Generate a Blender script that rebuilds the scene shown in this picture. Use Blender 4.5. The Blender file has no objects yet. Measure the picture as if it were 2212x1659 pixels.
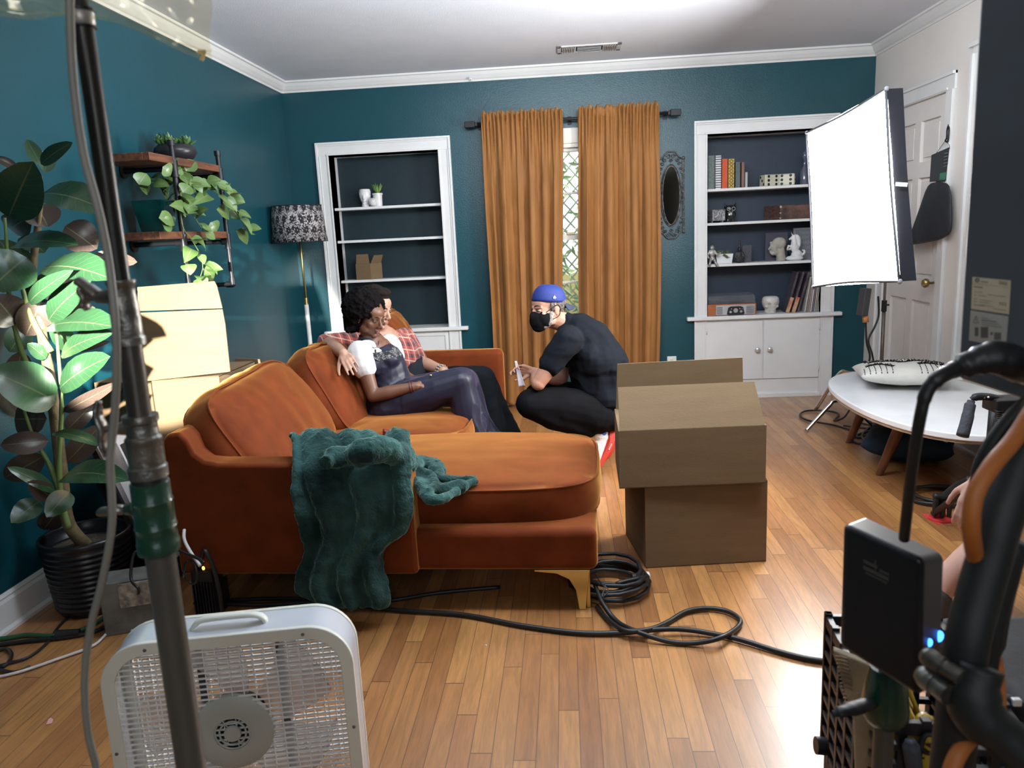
import bpy, bmesh, math, random
from mathutils import Vector, Matrix, noise, Euler
random.seed(7)
PI = math.pi
S = bpy.context.scene
C = S.collection
V = Vector

# ---------------------------------------------------------------- camera
H0 = 1.35
FPX = 1643.2
YAW, PITCH, ROLL = -0.0751, 0.19408, -0.04783
_f = V((math.sin(YAW)*math.cos(PITCH), math.cos(YAW)*math.cos(PITCH), -math.sin(PITCH)))
_r0 = V((math.cos(YAW), -math.sin(YAW), 0)); _u0 = _r0.cross(_f)
_r = math.cos(ROLL)*_r0 + math.sin(ROLL)*_u0
_u = -math.sin(ROLL)*_r0 + math.cos(ROLL)*_u0
cam_d = bpy.data.cameras.new('camera'); cam = bpy.data.objects.new('camera', cam_d); C.objects.link(cam)
cam_d.sensor_width = 36; cam_d.lens = FPX/2212*36; cam_d.clip_start = 0.02
cam.matrix_world = Matrix(((_r.x, _u.x, -_f.x, 0), (_r.y, _u.y, -_f.y, 0), (_r.z, _u.z, -_f.z, H0), (0, 0, 0, 1)))
cam_d.dof.use_dof = True; cam_d.dof.focus_distance = 3.6; cam_d.dof.aperture_fstop = 7.0
S.camera = cam

def at(px, py, Y=None, X=None, Z=None):
    r = _r*((px-1106)/FPX) - _u*((py-829.5)/FPX) + _f
    if Y is not None: k = Y/r.y
    elif X is not None: k = X/r.x
    else: k = (Z-H0)/r.z
    return V((0, 0, H0)) + r*k

# ---------------------------------------------------------------- light and exposure
S.cycles.max_bounces = 7; S.cycles.diffuse_bounces = 4; S.cycles.glossy_bounces = 3; S.cycles.transmission_bounces = 6; S.cycles.transparent_max_bounces = 8
S.cycles.caustics_reflective = False; S.cycles.caustics_refractive = False
S.view_settings.view_transform = 'Standard'; S.view_settings.look = 'None'
S.view_settings.exposure = -0.15; S.view_settings.gamma = 1.0
try: S.view_settings.use_curve_mapping = False
except Exception: pass
W = bpy.data.worlds.new('sky'); S.world = W; W.use_nodes = True
_bg = W.node_tree.nodes['Background']; _bg.inputs['Color'].default_value = (0.85, 0.93, 1, 1); _bg.inputs['Strength'].default_value = 4.0

def lamp(name, kind, loc, aim, power, col=(1, 1, 1), size=.1, size_y=None, spot=None, blend=.15):
    d = bpy.data.lights.new(name, kind); d.energy = power; d.color = col
    if kind == 'AREA':
        d.size = size
        if size_y: d.shape = 'RECTANGLE'; d.size_y = size_y
    elif kind == 'SUN': d.angle = size
    else: d.shadow_soft_size = size
    if spot: d.spot_size = spot; d.spot_blend = blend
    o = bpy.data.objects.new(name, d); C.objects.link(o); o.location = loc
    o.rotation_euler = (V(aim)-V(loc)).to_track_quat('-Z', 'Y').to_euler()
    return o
SOFTBOX_STRENGTH = 52.0
# fill added behind the camera, standing in for daylight from unseen windows
lamp('fill_behind_camera', 'AREA', (0.45, -1.9, 1.7), (-2.0, 2.2, 1.8), 18, (0.82, 0.91, 1.0), 1.6, 1.6)
# small unseen lamp behind the camera, added as fill for the fan
lamp('fan_fill_light', 'AREA', (-0.15, -0.55, 1.95), (-0.75, 1.5, 0.25), 6.5, (0.97, 0.98, 1.0), 0.5, 0.5)
# uplight added above the frame only to brighten the ceiling
lamp('added_ceiling_fill', 'AREA', (-0.2, 2.75, 2.28), (-0.2, 2.9, 2.6), 48, (0.74, 0.86, 1.0), 1.5, 0.9)
# unseen soft fill added above the frame to brighten the room's far end
lamp('added_overhead_fill', 'AREA', (0.45, 2.45, 2.36), (0.9, 5.9, 0.75), 86, (0.93, 0.96, 1.0), 2.0, 0.5)
# daylight outside the curtained window
lamp('window_daylight', 'AREA', (0.1, 8.3, 2.6), (0.1, 5.9, 1.2), 260, (1, 0.98, 0.94), 2.2, 2.2)
# the beam that burns out the cardboard by the left wall
_b = at(318, 722, Y=3.0)
lamp('spotlight_beam', 'SPOT', (-1.08, 1.0, 1.35), _b, 2600, (1, 0.95, 0.86), .02, spot=math.radians(21), blend=.25)

# ---------------------------------------------------------------- materials
MATS = {}
def _n(nt, kind, **kw):
    n = nt.nodes.new(kind)
    for k, v in kw.items(): setattr(n, k, v)
    return n
def mat(name, col, rough=.5, metal=0., var=.06, vscale=8., bump=0., bscale=60., sheen=0., coat=0., col2=None, spec=.5, trans=0., alpha=1., emis=None, estr=0., ior=1.45, stretch=None, sss=0., detail=4., tint=None):
    if name in MATS: return MATS[name]
    m = bpy.data.materials.new(name); m.use_nodes = True; nt = m.node_tree
    b = nt.nodes['Principled BSDF']
    c = V(col); c2 = V(col2) if col2 else c*(1-var*2.2)
    tc = _n(nt, 'ShaderNodeTexCoord'); mp = _n(nt, 'ShaderNodeMapping'); nt.links.new(tc.outputs['Object'], mp.inputs[0])
    if stretch: mp.inputs['Scale'].default_value = stretch
    no = _n(nt, 'ShaderNodeTexNoise'); no.inputs['Scale'].default_value = vscale; no.inputs['Detail'].default_value = detail
    nt.links.new(mp.outputs[0], no.inputs['Vector'])
    r = _n(nt, 'ShaderNodeValToRGB'); r.color_ramp.elements[0].position = .32; r.color_ramp.elements[1].position = .68
    r.color_ramp.elements[0].color = (*c2, 1); r.color_ramp.elements[1].color = (*c, 1)
    nt.links.new(no.outputs['Fac'], r.inputs[0]); nt.links.new(r.outputs[0], b.inputs['Base Color'])
    b.inputs['Roughness'].default_value = rough; b.inputs['Metallic'].default_value = metal
    b.inputs['Specular IOR Level'].default_value = spec; b.inputs['IOR'].default_value = ior
    if sheen:
        b.inputs['Sheen Weight'].default_value = sheen; b.inputs['Sheen Roughness'].default_value = .35
        t = V(tint) if tint else c*1.5
        b.inputs['Sheen Tint'].default_value = (min(1, t.x+.1), min(1, t.y+.05), min(1, t.z+.03), 1)
    if coat: b.inputs['Coat Weight'].default_value = coat; b.inputs['Coat Roughness'].default_value = .1
    if trans: b.inputs['Transmission Weight'].default_value = trans
    if alpha < 1: b.inputs['Alpha'].default_value = alpha
    if sss: b.inputs['Subsurface Weight'].default_value = sss; b.inputs['Subsurface Radius'].default_value = (.01, .004, .002)
    if emis: b.inputs['Emission Color'].default_value = (*emis, 1); b.inputs['Emission Strength'].default_value = estr
    if bump:
        n2 = _n(nt, 'ShaderNodeTexNoise'); n2.inputs['Scale'].default_value = bscale; n2.inputs['Detail'].default_value = 3
        nt.links.new(mp.outputs[0], n2.inputs['Vector'])
        bp = _n(nt, 'ShaderNodeBump'); bp.inputs['Strength'].default_value = bump; bp.inputs['Distance'].default_value = .01
        nt.links.new(n2.outputs['Fac'], bp.inputs['Height']); nt.links.new(bp.outputs[0], b.inputs['Normal'])
    MATS[name] = m
    return m

class NG:   # small helper for maths in node trees
    def __init__(s, nt): s.nt = nt
    def m(s, op, a, b=None, c=None):
        n = s.nt.nodes.new('ShaderNodeMath'); n.operation = op
        for i, x in enumerate((a, b, c)):
            if x is None: continue
            if isinstance(x, (int, float)): n.inputs[i].default_value = x
            else: s.nt.links.new(x, n.inputs[i])
        return n.outputs[0]
    def mix(s, fac, a, b):
        n = s.nt.nodes.new('ShaderNodeMix'); n.data_type = 'RGBA'
        for i, x in ((0, fac), (6, a), (7, b)):
            if isinstance(x, (int, float)): n.inputs[i].default_value = x
            elif isinstance(x, tuple): n.inputs[i].default_value = (*x, 1)
            else: s.nt.links.new(x, n.inputs[i])
        return n.outputs[2]

def pattern_mat(name, base_rough, fn, sheen=0, **kw):
    """fn(g, x, y, z, nt) -> colour socket"""
    if name in MATS: return MATS[name]
    m = bpy.data.materials.new(name); m.use_nodes = True; nt = m.node_tree; b = nt.nodes['Principled BSDF']
    tc = _n(nt, 'ShaderNodeTexCoord'); sx = _n(nt, 'ShaderNodeSeparateXYZ'); nt.links.new(tc.outputs['Object'], sx.inputs[0])
    g = NG(nt); out = fn(g, sx.outputs[0], sx.outputs[1], sx.outputs[2], nt)
    nt.links.new(out, b.inputs['Base Color']); b.inputs['Roughness'].default_value = base_rough
    if sheen: b.inputs['Sheen Weight'].default_value = sheen
    for k, v in kw.items(): b.inputs[k].default_value = v
    MATS[name] = m
    return m

# ---------------------------------------------------------------- mesh builder
def basis(d):
    d = d.normalized(); a = V((0, 0, 1)) if abs(d.z) < .92 else V((1, 0, 0))
    x = a.cross(d).normalized(); y = d.cross(x)
    return x, y, d
def catmull(pts, n=8, closed=False):
    pts = [V(p) for p in pts]; out = []; N = len(pts)
    for i in range(N if closed else N-1):
        if closed: p0, p1, p2, p3 = pts[i-1], pts[i], pts[(i+1) % N], pts[(i+2) % N]
        else: p0, p1, p2, p3 = pts[max(0, i-1)], pts[i], pts[i+1], pts[min(N-1, i+2)]
        for k in range(n):
            t = k/n
            out.append(.5*((2*p1)+(p2-p0)*t+(2*p0-5*p1+4*p2-p3)*t*t+(3*p1-p0-3*p2+p3)*t**3))
    if not closed: out.append(pts[-1])
    return out
class MB:
    def __init__(s): s.v = []; s.f = []; s.uv = None
    def add(s, vs, fs):
        o = len(s.v); s.v += [V(v) for v in vs]; s.f += [tuple(i+o for i in f) for f in fs]; return s
    def box(s, c, d, rot=None):
        c = V(c); x, y, z = d[0]/2, d[1]/2, d[2]/2
        vs = [V((a, b, e)) for a in (-x, x) for b in (-y, y) for e in (-z, z)]
        if rot is not None:
            R = Euler(rot).to_matrix() if not isinstance(rot, Matrix) else rot
            vs = [R @ v for v in vs]
        return s.add([v+c for v in vs], [(0, 1, 3, 2), (4, 6, 7, 5), (0, 4, 5, 1), (2, 3, 7, 6), (0, 2, 6, 4), (1, 5, 7, 3)])
    def bx(s, x0, x1, y0, y1, z0, z1): return s.box(((x0+x1)/2, (y0+y1)/2, (z0+z1)/2), (x1-x0, y1-y0, z1-z0))
    def cyl(s, p0, p1, r0, r1=None, n=20): return s.tube([p0, p1], [r0, r0 if r1 is None else r1], n)
    def tube(s, pts, r, n=10, closed=False, flat=1.):
        pts = [V(p) for p in pts]; N = len(pts)
        rs = r if isinstance(r, (list, tuple)) else [r]*N
        if len(rs) != N: rs = [rs[min(len(rs)-1, int(i/(N-1)*(len(rs)-1)+.5))] for i in range(N)]
        vs = []; px = None
        for i, p in enumerate(pts):
            if closed: d = pts[(i+1) % N]-pts[i-1]
            else: d = pts[min(N-1, i+1)]-pts[max(0, i-1)]
            if d.length < 1e-9: d = V((0, 0, 1))
            d.normalize()
            if px is None: x, y, _ = basis(d)
            else:
                x = px-d*px.dot(d)
                x = x.normalized() if x.length > 1e-6 else basis(d)[0]
                y = d.cross(x)
            px = x
            for k in range(n):
                a = 2*PI*k/n; vs.append(p+x*(math.cos(a)*rs[i])+y*(math.sin(a)*rs[i]*flat))
        fs = []
        for i in range(N if closed else N-1):
            j = (i+1) % N
            for k in range(n): fs.append((i*n+k, i*n+(k+1) % n, j*n+(k+1) % n, j*n+k))
        if not closed: fs += [tuple(reversed(range(n))), tuple((N-1)*n+k for k in range(n))]
        return s.add(vs, fs)
    def lathe(s, prof, c=(0, 0, 0), n=32, M=None):
        vs = []; N = len(prof)
        for r, z in prof:
            for k in range(n):
                a = 2*PI*k/n; p = V((r*math.cos(a), r*math.sin(a), z))
                vs.append((M @ p if M else p)+V(c))
        fs = [(i*n+k, i*n+(k+1) % n, (i+1)*n+(k+1) % n, (i+1)*n+k) for i in range(N-1) for k in range(n)]
        if prof[0][0] > 1e-6: fs.append(tuple(reversed(range(n))))
        if prof[-1][0] > 1e-6: fs.append(tuple((N-1)*n+k for k in range(n)))
        return s.add(vs, fs)
    def ell(s, c, r, rot=None, n=16):
        R = rot if isinstance(rot, Matrix) else (Euler(rot).to_matrix() if rot else Matrix.Identity(3))
        vs = [R @ V((0, 0, r[2]))+V(c)]; h = n//2
        for i in range(1, h):
            t = PI*i/h
            for k in range(n):
                a = 2*PI*k/n; vs.append(R @ V((r[0]*math.sin(t)*math.cos(a), r[1]*math.sin(t)*math.sin(a), r[2]*math.cos(t)))+V(c))
        vs.append(R @ V((0, 0, -r[2]))+V(c)); L = len(vs)-1
        fs = [(0, 1+k, 1+(k+1) % n) for k in range(n)]
        for i in range(h-2):
            for k in range(n): fs.append((1+i*n+k, 1+(i+1)*n+k, 1+(i+1)*n+(k+1) % n, 1+i*n+(k+1) % n))
        b = 1+(h-2)*n
        fs += [(L, b+(k+1) % n, b+k) for k in range(n)]
        return s.add(vs, fs)
    def caps(s, p0, p1, r0, r1, n=14):
        p0, p1 = V(p0), V(p1); d = p1-p0
        if d.length < 1e-6: d = V((0, 0, 1e-6))
        x, y, z = basis(d); vs = []; rings = []
        for i in range(1, 5): t = PI/2*i/4; rings.append((p0-z*r0*math.cos(t), r0*math.sin(t)))
        for i in range(4): t = PI/2*i/4; rings.append((p1+z*r1*math.sin(t), r1*math.cos(t)))
        vs.append(p0-z*r0)
        for c, r in rings:
            for k in range(n): a = 2*PI*k/n; vs.append(c+x*r*math.cos(a)+y*r*math.sin(a))
        vs.append(p1+z*r1); L = len(vs)-1; m = len(rings)
        fs = [(0, 1+(k+1) % n, 1+k) for k in range(n)]
        for i in range(m-1):
            for k in range(n): fs.append((1+i*n+k, 1+i*n+(k+1) % n, 1+(i+1)*n+(k+1) % n, 1+(i+1)*n+k))
        b = 1+(m-1)*n
        fs += [(L, b+k, b+(k+1) % n) for k in range(n)]
        return s.add(vs, fs)
    def prism(s, poly, a, b):      # poly: list of 3D points, extruded from offset a to offset b (vectors)
        n = len(poly); a = V(a); b = V(b)
        vs = [V(p)+a for p in poly]+[V(p)+b for p in poly]
        return s.add(vs, [tuple(range(n)), tuple(reversed(range(n, 2*n)))]+[(i, i+n, (i+1) % n+n, (i+1) % n) for i in range(n)])
    def grid(s, fn, nu, nv, closed_u=False):
        vs = [fn(i/(nu-1) if not closed_u else i/nu, j/(nv-1)) for i in range(nu) for j in range(nv)]
        fs = []
        for i in range(nu if closed_u else nu-1):
            k = (i+1) % nu
            for j in range(nv-1): fs.append((i*nv+j, k*nv+j, k*nv+j+1, i*nv+j+1))
        return s.add(vs, fs)
    def xf(s, M):
        s.v = [M @ v for v in s.v]; return s
    def build(s, name, m, parent=None, smooth=False, bevel=0, sub=0, solid=0, bseg=2, angle=None, soff=-1.):
        me = bpy.data.meshes.new(name); me.from_pydata([tuple(v) for v in s.v], [], s.f); me.update()
        bm = bmesh.new(); bm.from_mesh(me); bmesh.ops.recalc_face_normals(bm, faces=bm.faces); bm.to_mesh(me); bm.free()
        o = bpy.data.objects.new(name, me); C.objects.link(o)
        if m is not None: me.materials.append(m)
        if smooth or sub or bevel:
            for p in me.polygons: p.use_smooth = True
        if solid:
            q = o.modifiers.new('solid', 'SOLIDIFY'); q.thickness = solid; q.offset = soff
        if bevel:
            q = o.modifiers.new('bevel', 'BEVEL'); q.width = bevel; q.segments = bseg; q.limit_method = 'ANGLE'; q.angle_limit = math.radians(35); q.harden_normals = True
        if sub:
            q = o.modifiers.new('sub', 'SUBSURF'); q.levels = sub; q.render_levels = sub
        if angle and not sub:
            me.set_sharp_from_angle(angle=math.radians(angle))
        if parent is not None:
            o.parent = parent
            if parent.type == 'EMPTY' and not parent.get('_local'): o.location = -parent.location
        return o

def tag(o, label=None, cat=None, group=None, kind=None):
    if label: o['label'] = label
    if cat: o['category'] = cat
    if group: o['group'] = group
    if kind: o['kind'] = kind
    return o
def thing(name, loc, label, cat, group=None):
    o = bpy.data.objects.new(name, None); C.objects.link(o); o.location = loc; o.empty_display_size = .05
    return tag(o, label, cat, group)
def copy_tree(o, parent=None):
    c = o.copy(); C.objects.link(c)
    if parent is not None: c.parent = parent
    for ch in [x for x in bpy.data.objects if x.parent == o]: copy_tree(ch, c)
    return c
def struct(o): o['kind'] = 'structure'; return o

def text_mesh(name, txt, size, M, m, parent=None, depth=.0006, align='CENTER'):
    cu = bpy.data.curves.new(name, 'FONT'); cu.body = txt; cu.size = size; cu.extrude = depth; cu.align_x = align; cu.align_y = 'CENTER'; cu.resolution_u = 3
    t = bpy.data.objects.new(name+'_tmp', cu); C.objects.link(t)
    dg = bpy.context.evaluated_depsgraph_get(); me = bpy.data.meshes.new_from_object(t.evaluated_get(dg))
    bpy.data.objects.remove(t)
    me.transform(M); o = bpy.data.objects.new(name, me); C.objects.link(o)
    me.materials.clear(); me.materials.append(m)
    if parent is not None:
        o.parent = parent
        if parent.type == 'EMPTY' and not parent.get('_local'): o.location = -parent.location
    return o
def frame(origin, xdir, ydir):     # matrix whose local x, y lie along xdir, ydir
    x = V(xdir).normalized(); z = x.cross(V(ydir)).normalized(); y = z.cross(x)
    return Matrix(((x.x, y.x, z.x, origin[0]), (x.y, y.y, z.y, origin[1]), (x.z, y.z, z.z, origin[2]), (0, 0, 0, 1)))

def blob(name, mb, m, parent=None, vox=.006, smooth=6, disp=None, keep=None):
    """fuse overlapping closed shapes into one continuous skin"""
    me = bpy.data.meshes.new(name); me.from_pydata([tuple(v) for v in mb.v], [], mb.f); me.update()
    bm = bmesh.new(); bm.from_mesh(me); bmesh.ops.recalc_face_normals(bm, faces=bm.faces); bm.to_mesh(me); bm.free()
    t = bpy.data.objects.new(name+'_tmp', me); C.objects.link(t)
    q = t.modifiers.new('r', 'REMESH'); q.mode = 'VOXEL'; q.voxel_size = vox
    if smooth:
        q = t.modifiers.new('s', 'SMOOTH'); q.factor = .5; q.iterations = smooth
    dg = bpy.context.evaluated_depsgraph_get(); me2 = bpy.data.meshes.new_from_object(t.evaluated_get(dg))
    bpy.data.objects.remove(t)
    if disp:
        ns = [v.normal.copy() for v in me2.vertices]
        for v, nn in zip(me2.vertices, ns): v.co += disp(v.co, nn)
    if keep:
        bm = bmesh.new(); bm.from_mesh(me2); bmesh.ops.delete(bm, geom=[v for v in bm.verts if not keep(v.co)], context='VERTS'); bm.to_mesh(me2); bm.free()
    for p in me2.polygons: p.use_smooth = True
    me2.materials.clear(); me2.materials.append(m)
    o = bpy.data.objects.new(name, me2); C.objects.link(o)
    if parent is not None:
        o.parent = parent
        if parent.type == 'EMPTY' and not parent.get('_local'): o.location = -parent.location
    return o
def wrinkle(amp, sc, dirn=None, k=1.):
    def f(co, n):
        p = V((co.x*sc[0], co.y*sc[1], co.z*sc[2]))
        w = 1-abs(noise.noise(p))*2
        return n*(amp*(w-.5)+amp*.4*noise.noise(p*2.7))
    return f
# ---------------------------------------------------------------- the room
LW, RW, BW, CH, FW = -2.105, 2.287, 5.987, 2.56, -2.2
teal = mat('teal_paint', (.0065, .062, .082), .30, var=.05, vscale=3, bump=.16, bscale=190, spec=.5)
navy = mat('navy_niche_paint', (.026, .042, .068), .5, var=.05, vscale=3, bump=.1, bscale=160)
ltrim = mat('white_gloss_paint', (.74, .75, .74), .33, var=.03, vscale=5, bump=.05, bscale=90)
wwall = mat('white_wall_paint', (.74, .71, .66), .55, var=.03, vscale=3, bump=.08, bscale=150)
ceilm = mat('ceiling_paint', (.72, .775, .85), .8, var=.02, vscale=4, bump=.12, bscale=130)

def floor_mat():
    m = bpy.data.materials.new('oak_strip_floor'); m.use_nodes = True; nt = m.node_tree; b = nt.nodes['Principled BSDF']; g = NG(nt)
    tc = _n(nt, 'ShaderNodeTexCoord'); sx = _n(nt, 'ShaderNodeSeparateXYZ'); nt.links.new(tc.outputs['Object'], sx.inputs[0])
    x, y = sx.outputs[0], sx.outputs[1]
    u = g.m('DIVIDE', x, .0585); row = g.m('FLOOR', u); fu = g.m('FRACT', u)
    wn = _n(nt, 'ShaderNodeTexWhiteNoise', noise_dimensions='1D'); nt.links.new(row, wn.inputs['W'])
    off = g.m('MULTIPLY', wn.outputs['Value'], 7.3)
    ln = g.m('ADD', .62, g.m('MULTIPLY', wn.outputs['Value'], .5))
    v = g.m('ADD', g.m('DIVIDE', y, ln), off); seg = g.m('FLOOR', v); fv = g.m('FRACT', v)
    cb = _n(nt, 'ShaderNodeCombineXYZ'); nt.links.new(row, cb.inputs[0]); nt.links.new(seg, cb.inputs[1])
    w2 = _n(nt, 'ShaderNodeTexWhiteNoise', noise_dimensions='2D'); nt.links.new(cb.outputs[0], w2.inputs['Vector'])
    rp = _n(nt, 'ShaderNodeValToRGB'); el = rp.color_ramp.elements
    cols = [(0, (.29, .120, .038)), (.3, (.34, .150, .048)), (.55, (.40, .185, .060)), (.8, (.45, .215, .068)), (1, (.35, .145, .050))]
    el[0].position = 0; el[0].color = (*cols[0][1], 1); el[1].position = 1; el[1].color = (*cols[-1][1], 1)
    for p, c in cols[1:-1]: e = el.new(p); e.color = (*c, 1)
    nt.links.new(w2.outputs['Value'], rp.inputs[0])
    # grain
    cv = _n(nt, 'ShaderNodeCombineXYZ')
    nt.links.new(g.m('ADD', g.m('MULTIPLY', x, 26), g.m('MULTIPLY', w2.outputs['Value'], 50)), cv.inputs[0]); nt.links.new(g.m('MULTIPLY', y, 2.2), cv.inputs[1]); nt.links.new(w2.outputs['Value'], cv.inputs[2])
    n1 = _n(nt, 'ShaderNodeTexNoise'); n1.inputs['Scale'].default_value = 1.6; n1.inputs['Detail'].default_value = 6; n1.inputs['Distortion'].default_value = 1.2
    nt.links.new(cv.outputs[0], n1.inputs['Vector'])
    wv = _n(nt, 'ShaderNodeTexNoise'); wv.inputs['Scale'].default_value = 9; wv.inputs['Detail'].default_value = 3; nt.links.new(cv.outputs[0], wv.inputs['Vector'])
    gr = g.m('ADD', g.m('MULTIPLY', n1.outputs['Fac'], .7), g.m('MULTIPLY', wv.outputs['Fac'], .3))
    rr = _n(nt, 'ShaderNodeMapRange'); nt.links.new(gr, rr.inputs[0]); rr.inputs[1].default_value = .38; rr.inputs[2].default_value = .62; rr.inputs[3].default_value = .80; rr.inputs[4].default_value = 1.12
    col = _n(nt, 'ShaderNodeMix'); col.data_type = 'RGBA'; col.blend_type = 'MULTIPLY'; col.inputs[0].default_value = 1
    nt.links.new(rp.outputs[0], col.inputs[6]); nt.links.new(rr.outputs[0], col.inputs[7])
    e1 = g.m('LESS_THAN', g.m('MINIMUM', fu, g.m('SUBTRACT', 1, fu)), .018)
    e2 = g.m('LESS_THAN', g.m('MINIMUM', fv, g.m('SUBTRACT', 1, fv)), .0022)
    ed = g.m('MAXIMUM', e1, e2)
    wr = g.m('GREATER_THAN', wn.outputs['Value'], .1)
    out = g.mix(g.m('MULTIPLY', ed, .72), col.outputs[2], (.045, .016, .008))
    nt.links.new(out, b.inputs['Base Color'])
    ns = _n(nt, 'ShaderNodeTexNoise'); ns.inputs['Scale'].default_value = 3; ns.inputs['Detail'].default_value = 5; nt.links.new(tc.outputs['Object'], ns.inputs['Vector'])
    rg = _n(nt, 'ShaderNodeMapRange'); nt.links.new(ns.outputs['Fac'], rg.inputs[0]); rg.inputs[1].default_value = .3; rg.inputs[2].default_value = .7; rg.inputs[3].default_value = .30; rg.inputs[4].default_value = .46
    nt.links.new(rg.outputs[0], b.inputs['Roughness'])
    bp = _n(nt, 'ShaderNodeBump'); bp.inputs['Strength'].default_value = .22; bp.inputs['Distance'].default_value = .002
    hh = g.m('ADD', g.m('MULTIPLY', gr, .5), g.m('ADD', g.m('MULTIPLY', w2.outputs['Value'], .35), g.m('MULTIPLY', ed, -1.0)))
    nt.links.new(hh, bp.inputs['Height']); nt.links.new(bp.outputs[0], b.inputs['Normal'])
    b.inputs['Specular IOR Level'].default_value = .7; b.inputs['Coat Weight'].default_value = .55; b.inputs['Coat Roughness'].default_value = .24
    return m
struct(MB().bx(-3.2, 3.2, -3, BW+.6, -.08, 0).build('floor', floor_mat()))
struct(MB().bx(-3.2, 3.2, -3, BW+.6, CH, CH+.1).build('ceiling', ceilm))
struct(MB().bx(LW-.12, LW, -3, BW+.12, 0, CH).build('wall_left', teal))
# right wall in three pieces round the door opening
DY0, DY1, DZ = 4.885, 5.675, 2.055
w = MB().bx(RW, RW+.12, DY1, BW+.12, 0, CH).bx(RW, RW+.12, DY0, DY1, DZ, CH).bx(RW, RW+.12, -3, DY0, 0, CH)
struct(w.build('wall_right', wwall))
# back wall with two niches and a window
NL, NR = (-1.78, -.93), (1.09, 1.945)
NT, NB = 2.008, .655
WX0, WX1, WZ0, WZ1 = -.36, .52, .62, 2.0
xs = [LW-.1, NL[0], NL[1], WX0, WX1, NR[0], NR[1], RW+.1]
w = MB()
for a, b in ((xs[0], xs[1]), (xs[2], xs[3]), (xs[4], xs[5]), (xs[6], xs[7])): w.bx(a, b, BW, BW+.14, 0, CH)
for a, b in (NL, NR): w.bx(a, b, BW, BW+.14, NT, CH); w.bx(a, b, BW+.02, BW+.14, 0, NB-.03)
w.bx(WX0, WX1, BW, BW+.14, WZ1, CH).bx(WX0, WX1, BW, BW+.14, 0, WZ0)
struct(w.build('wall_back', teal))
struct(MB().bx(LW-.3, RW+.3, -3.1, -3, 0, CH).build('wall_front', mat('dim_room_paint', (.06, .07, .08), .7)))
# crown moulding
def crown(pts_fn, name, L0, L1):
    prof = [(0, -.078), (.008, -.078), (.012, -.066), (.022, -.058), (.040, -.036), (.052, -.016), (.064, -.012), (.066, 0), (0, 0)]
    mb = MB(); vs = []
    for L in (L0, L1):
        for d, z in prof: vs.append(pts_fn(d, CH+z, L))
    n = len(prof)
    mb.add(vs, [tuple(range(n)), tuple(reversed(range(n, 2*n)))]+[(i, i+n, (i+1) % n+n, (i+1) % n) for i in range(n)])
    return struct(mb.build(name, ltrim))
crown(lambda d, z, L: V((L, BW-d, z)), 'trim_1', LW, RW)
crown(lambda d, z, L: V((LW+d, L, z)), 'trim_2', -3, BW)
crown(lambda d, z, L: V((RW-d, L, z)), 'trim_3', -3, BW)
# baseboards
def base(name, f, a, b, h=.125):
    prof = [(0, 0), (.028, 0), (.028, .012), (.018, .022), (.016, h-.03), (.010, h-.018), (.012, h-.012), (.005, h), (0, h)]
    vs = [f(d, z, L) for L in (a, b) for d, z in prof]; n = len(prof)
    return struct(MB().add(vs, [tuple(range(n)), tuple(reversed(range(n, 2*n)))]+[(i, i+n, (i+1) % n+n, (i+1) % n) for i in range(n)]).build(name, ltrim))
base('baseboard_left', lambda d, z, L: V((LW+d, L, z)), -3, BW, .14)
base('baseboard_back', lambda d, z, L: V((L, BW-d, z)), -.815, .977)
base('baseboard_back_corner', lambda d, z, L: V((L, BW-d, z)), LW, -1.89)
base('baseboard_back_right', lambda d, z, L: V((L, BW-d, z)), 2.06, RW)
base('baseboard_right', lambda d, z, L: V((RW-d, L, z)), -3, 4.60)

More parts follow.
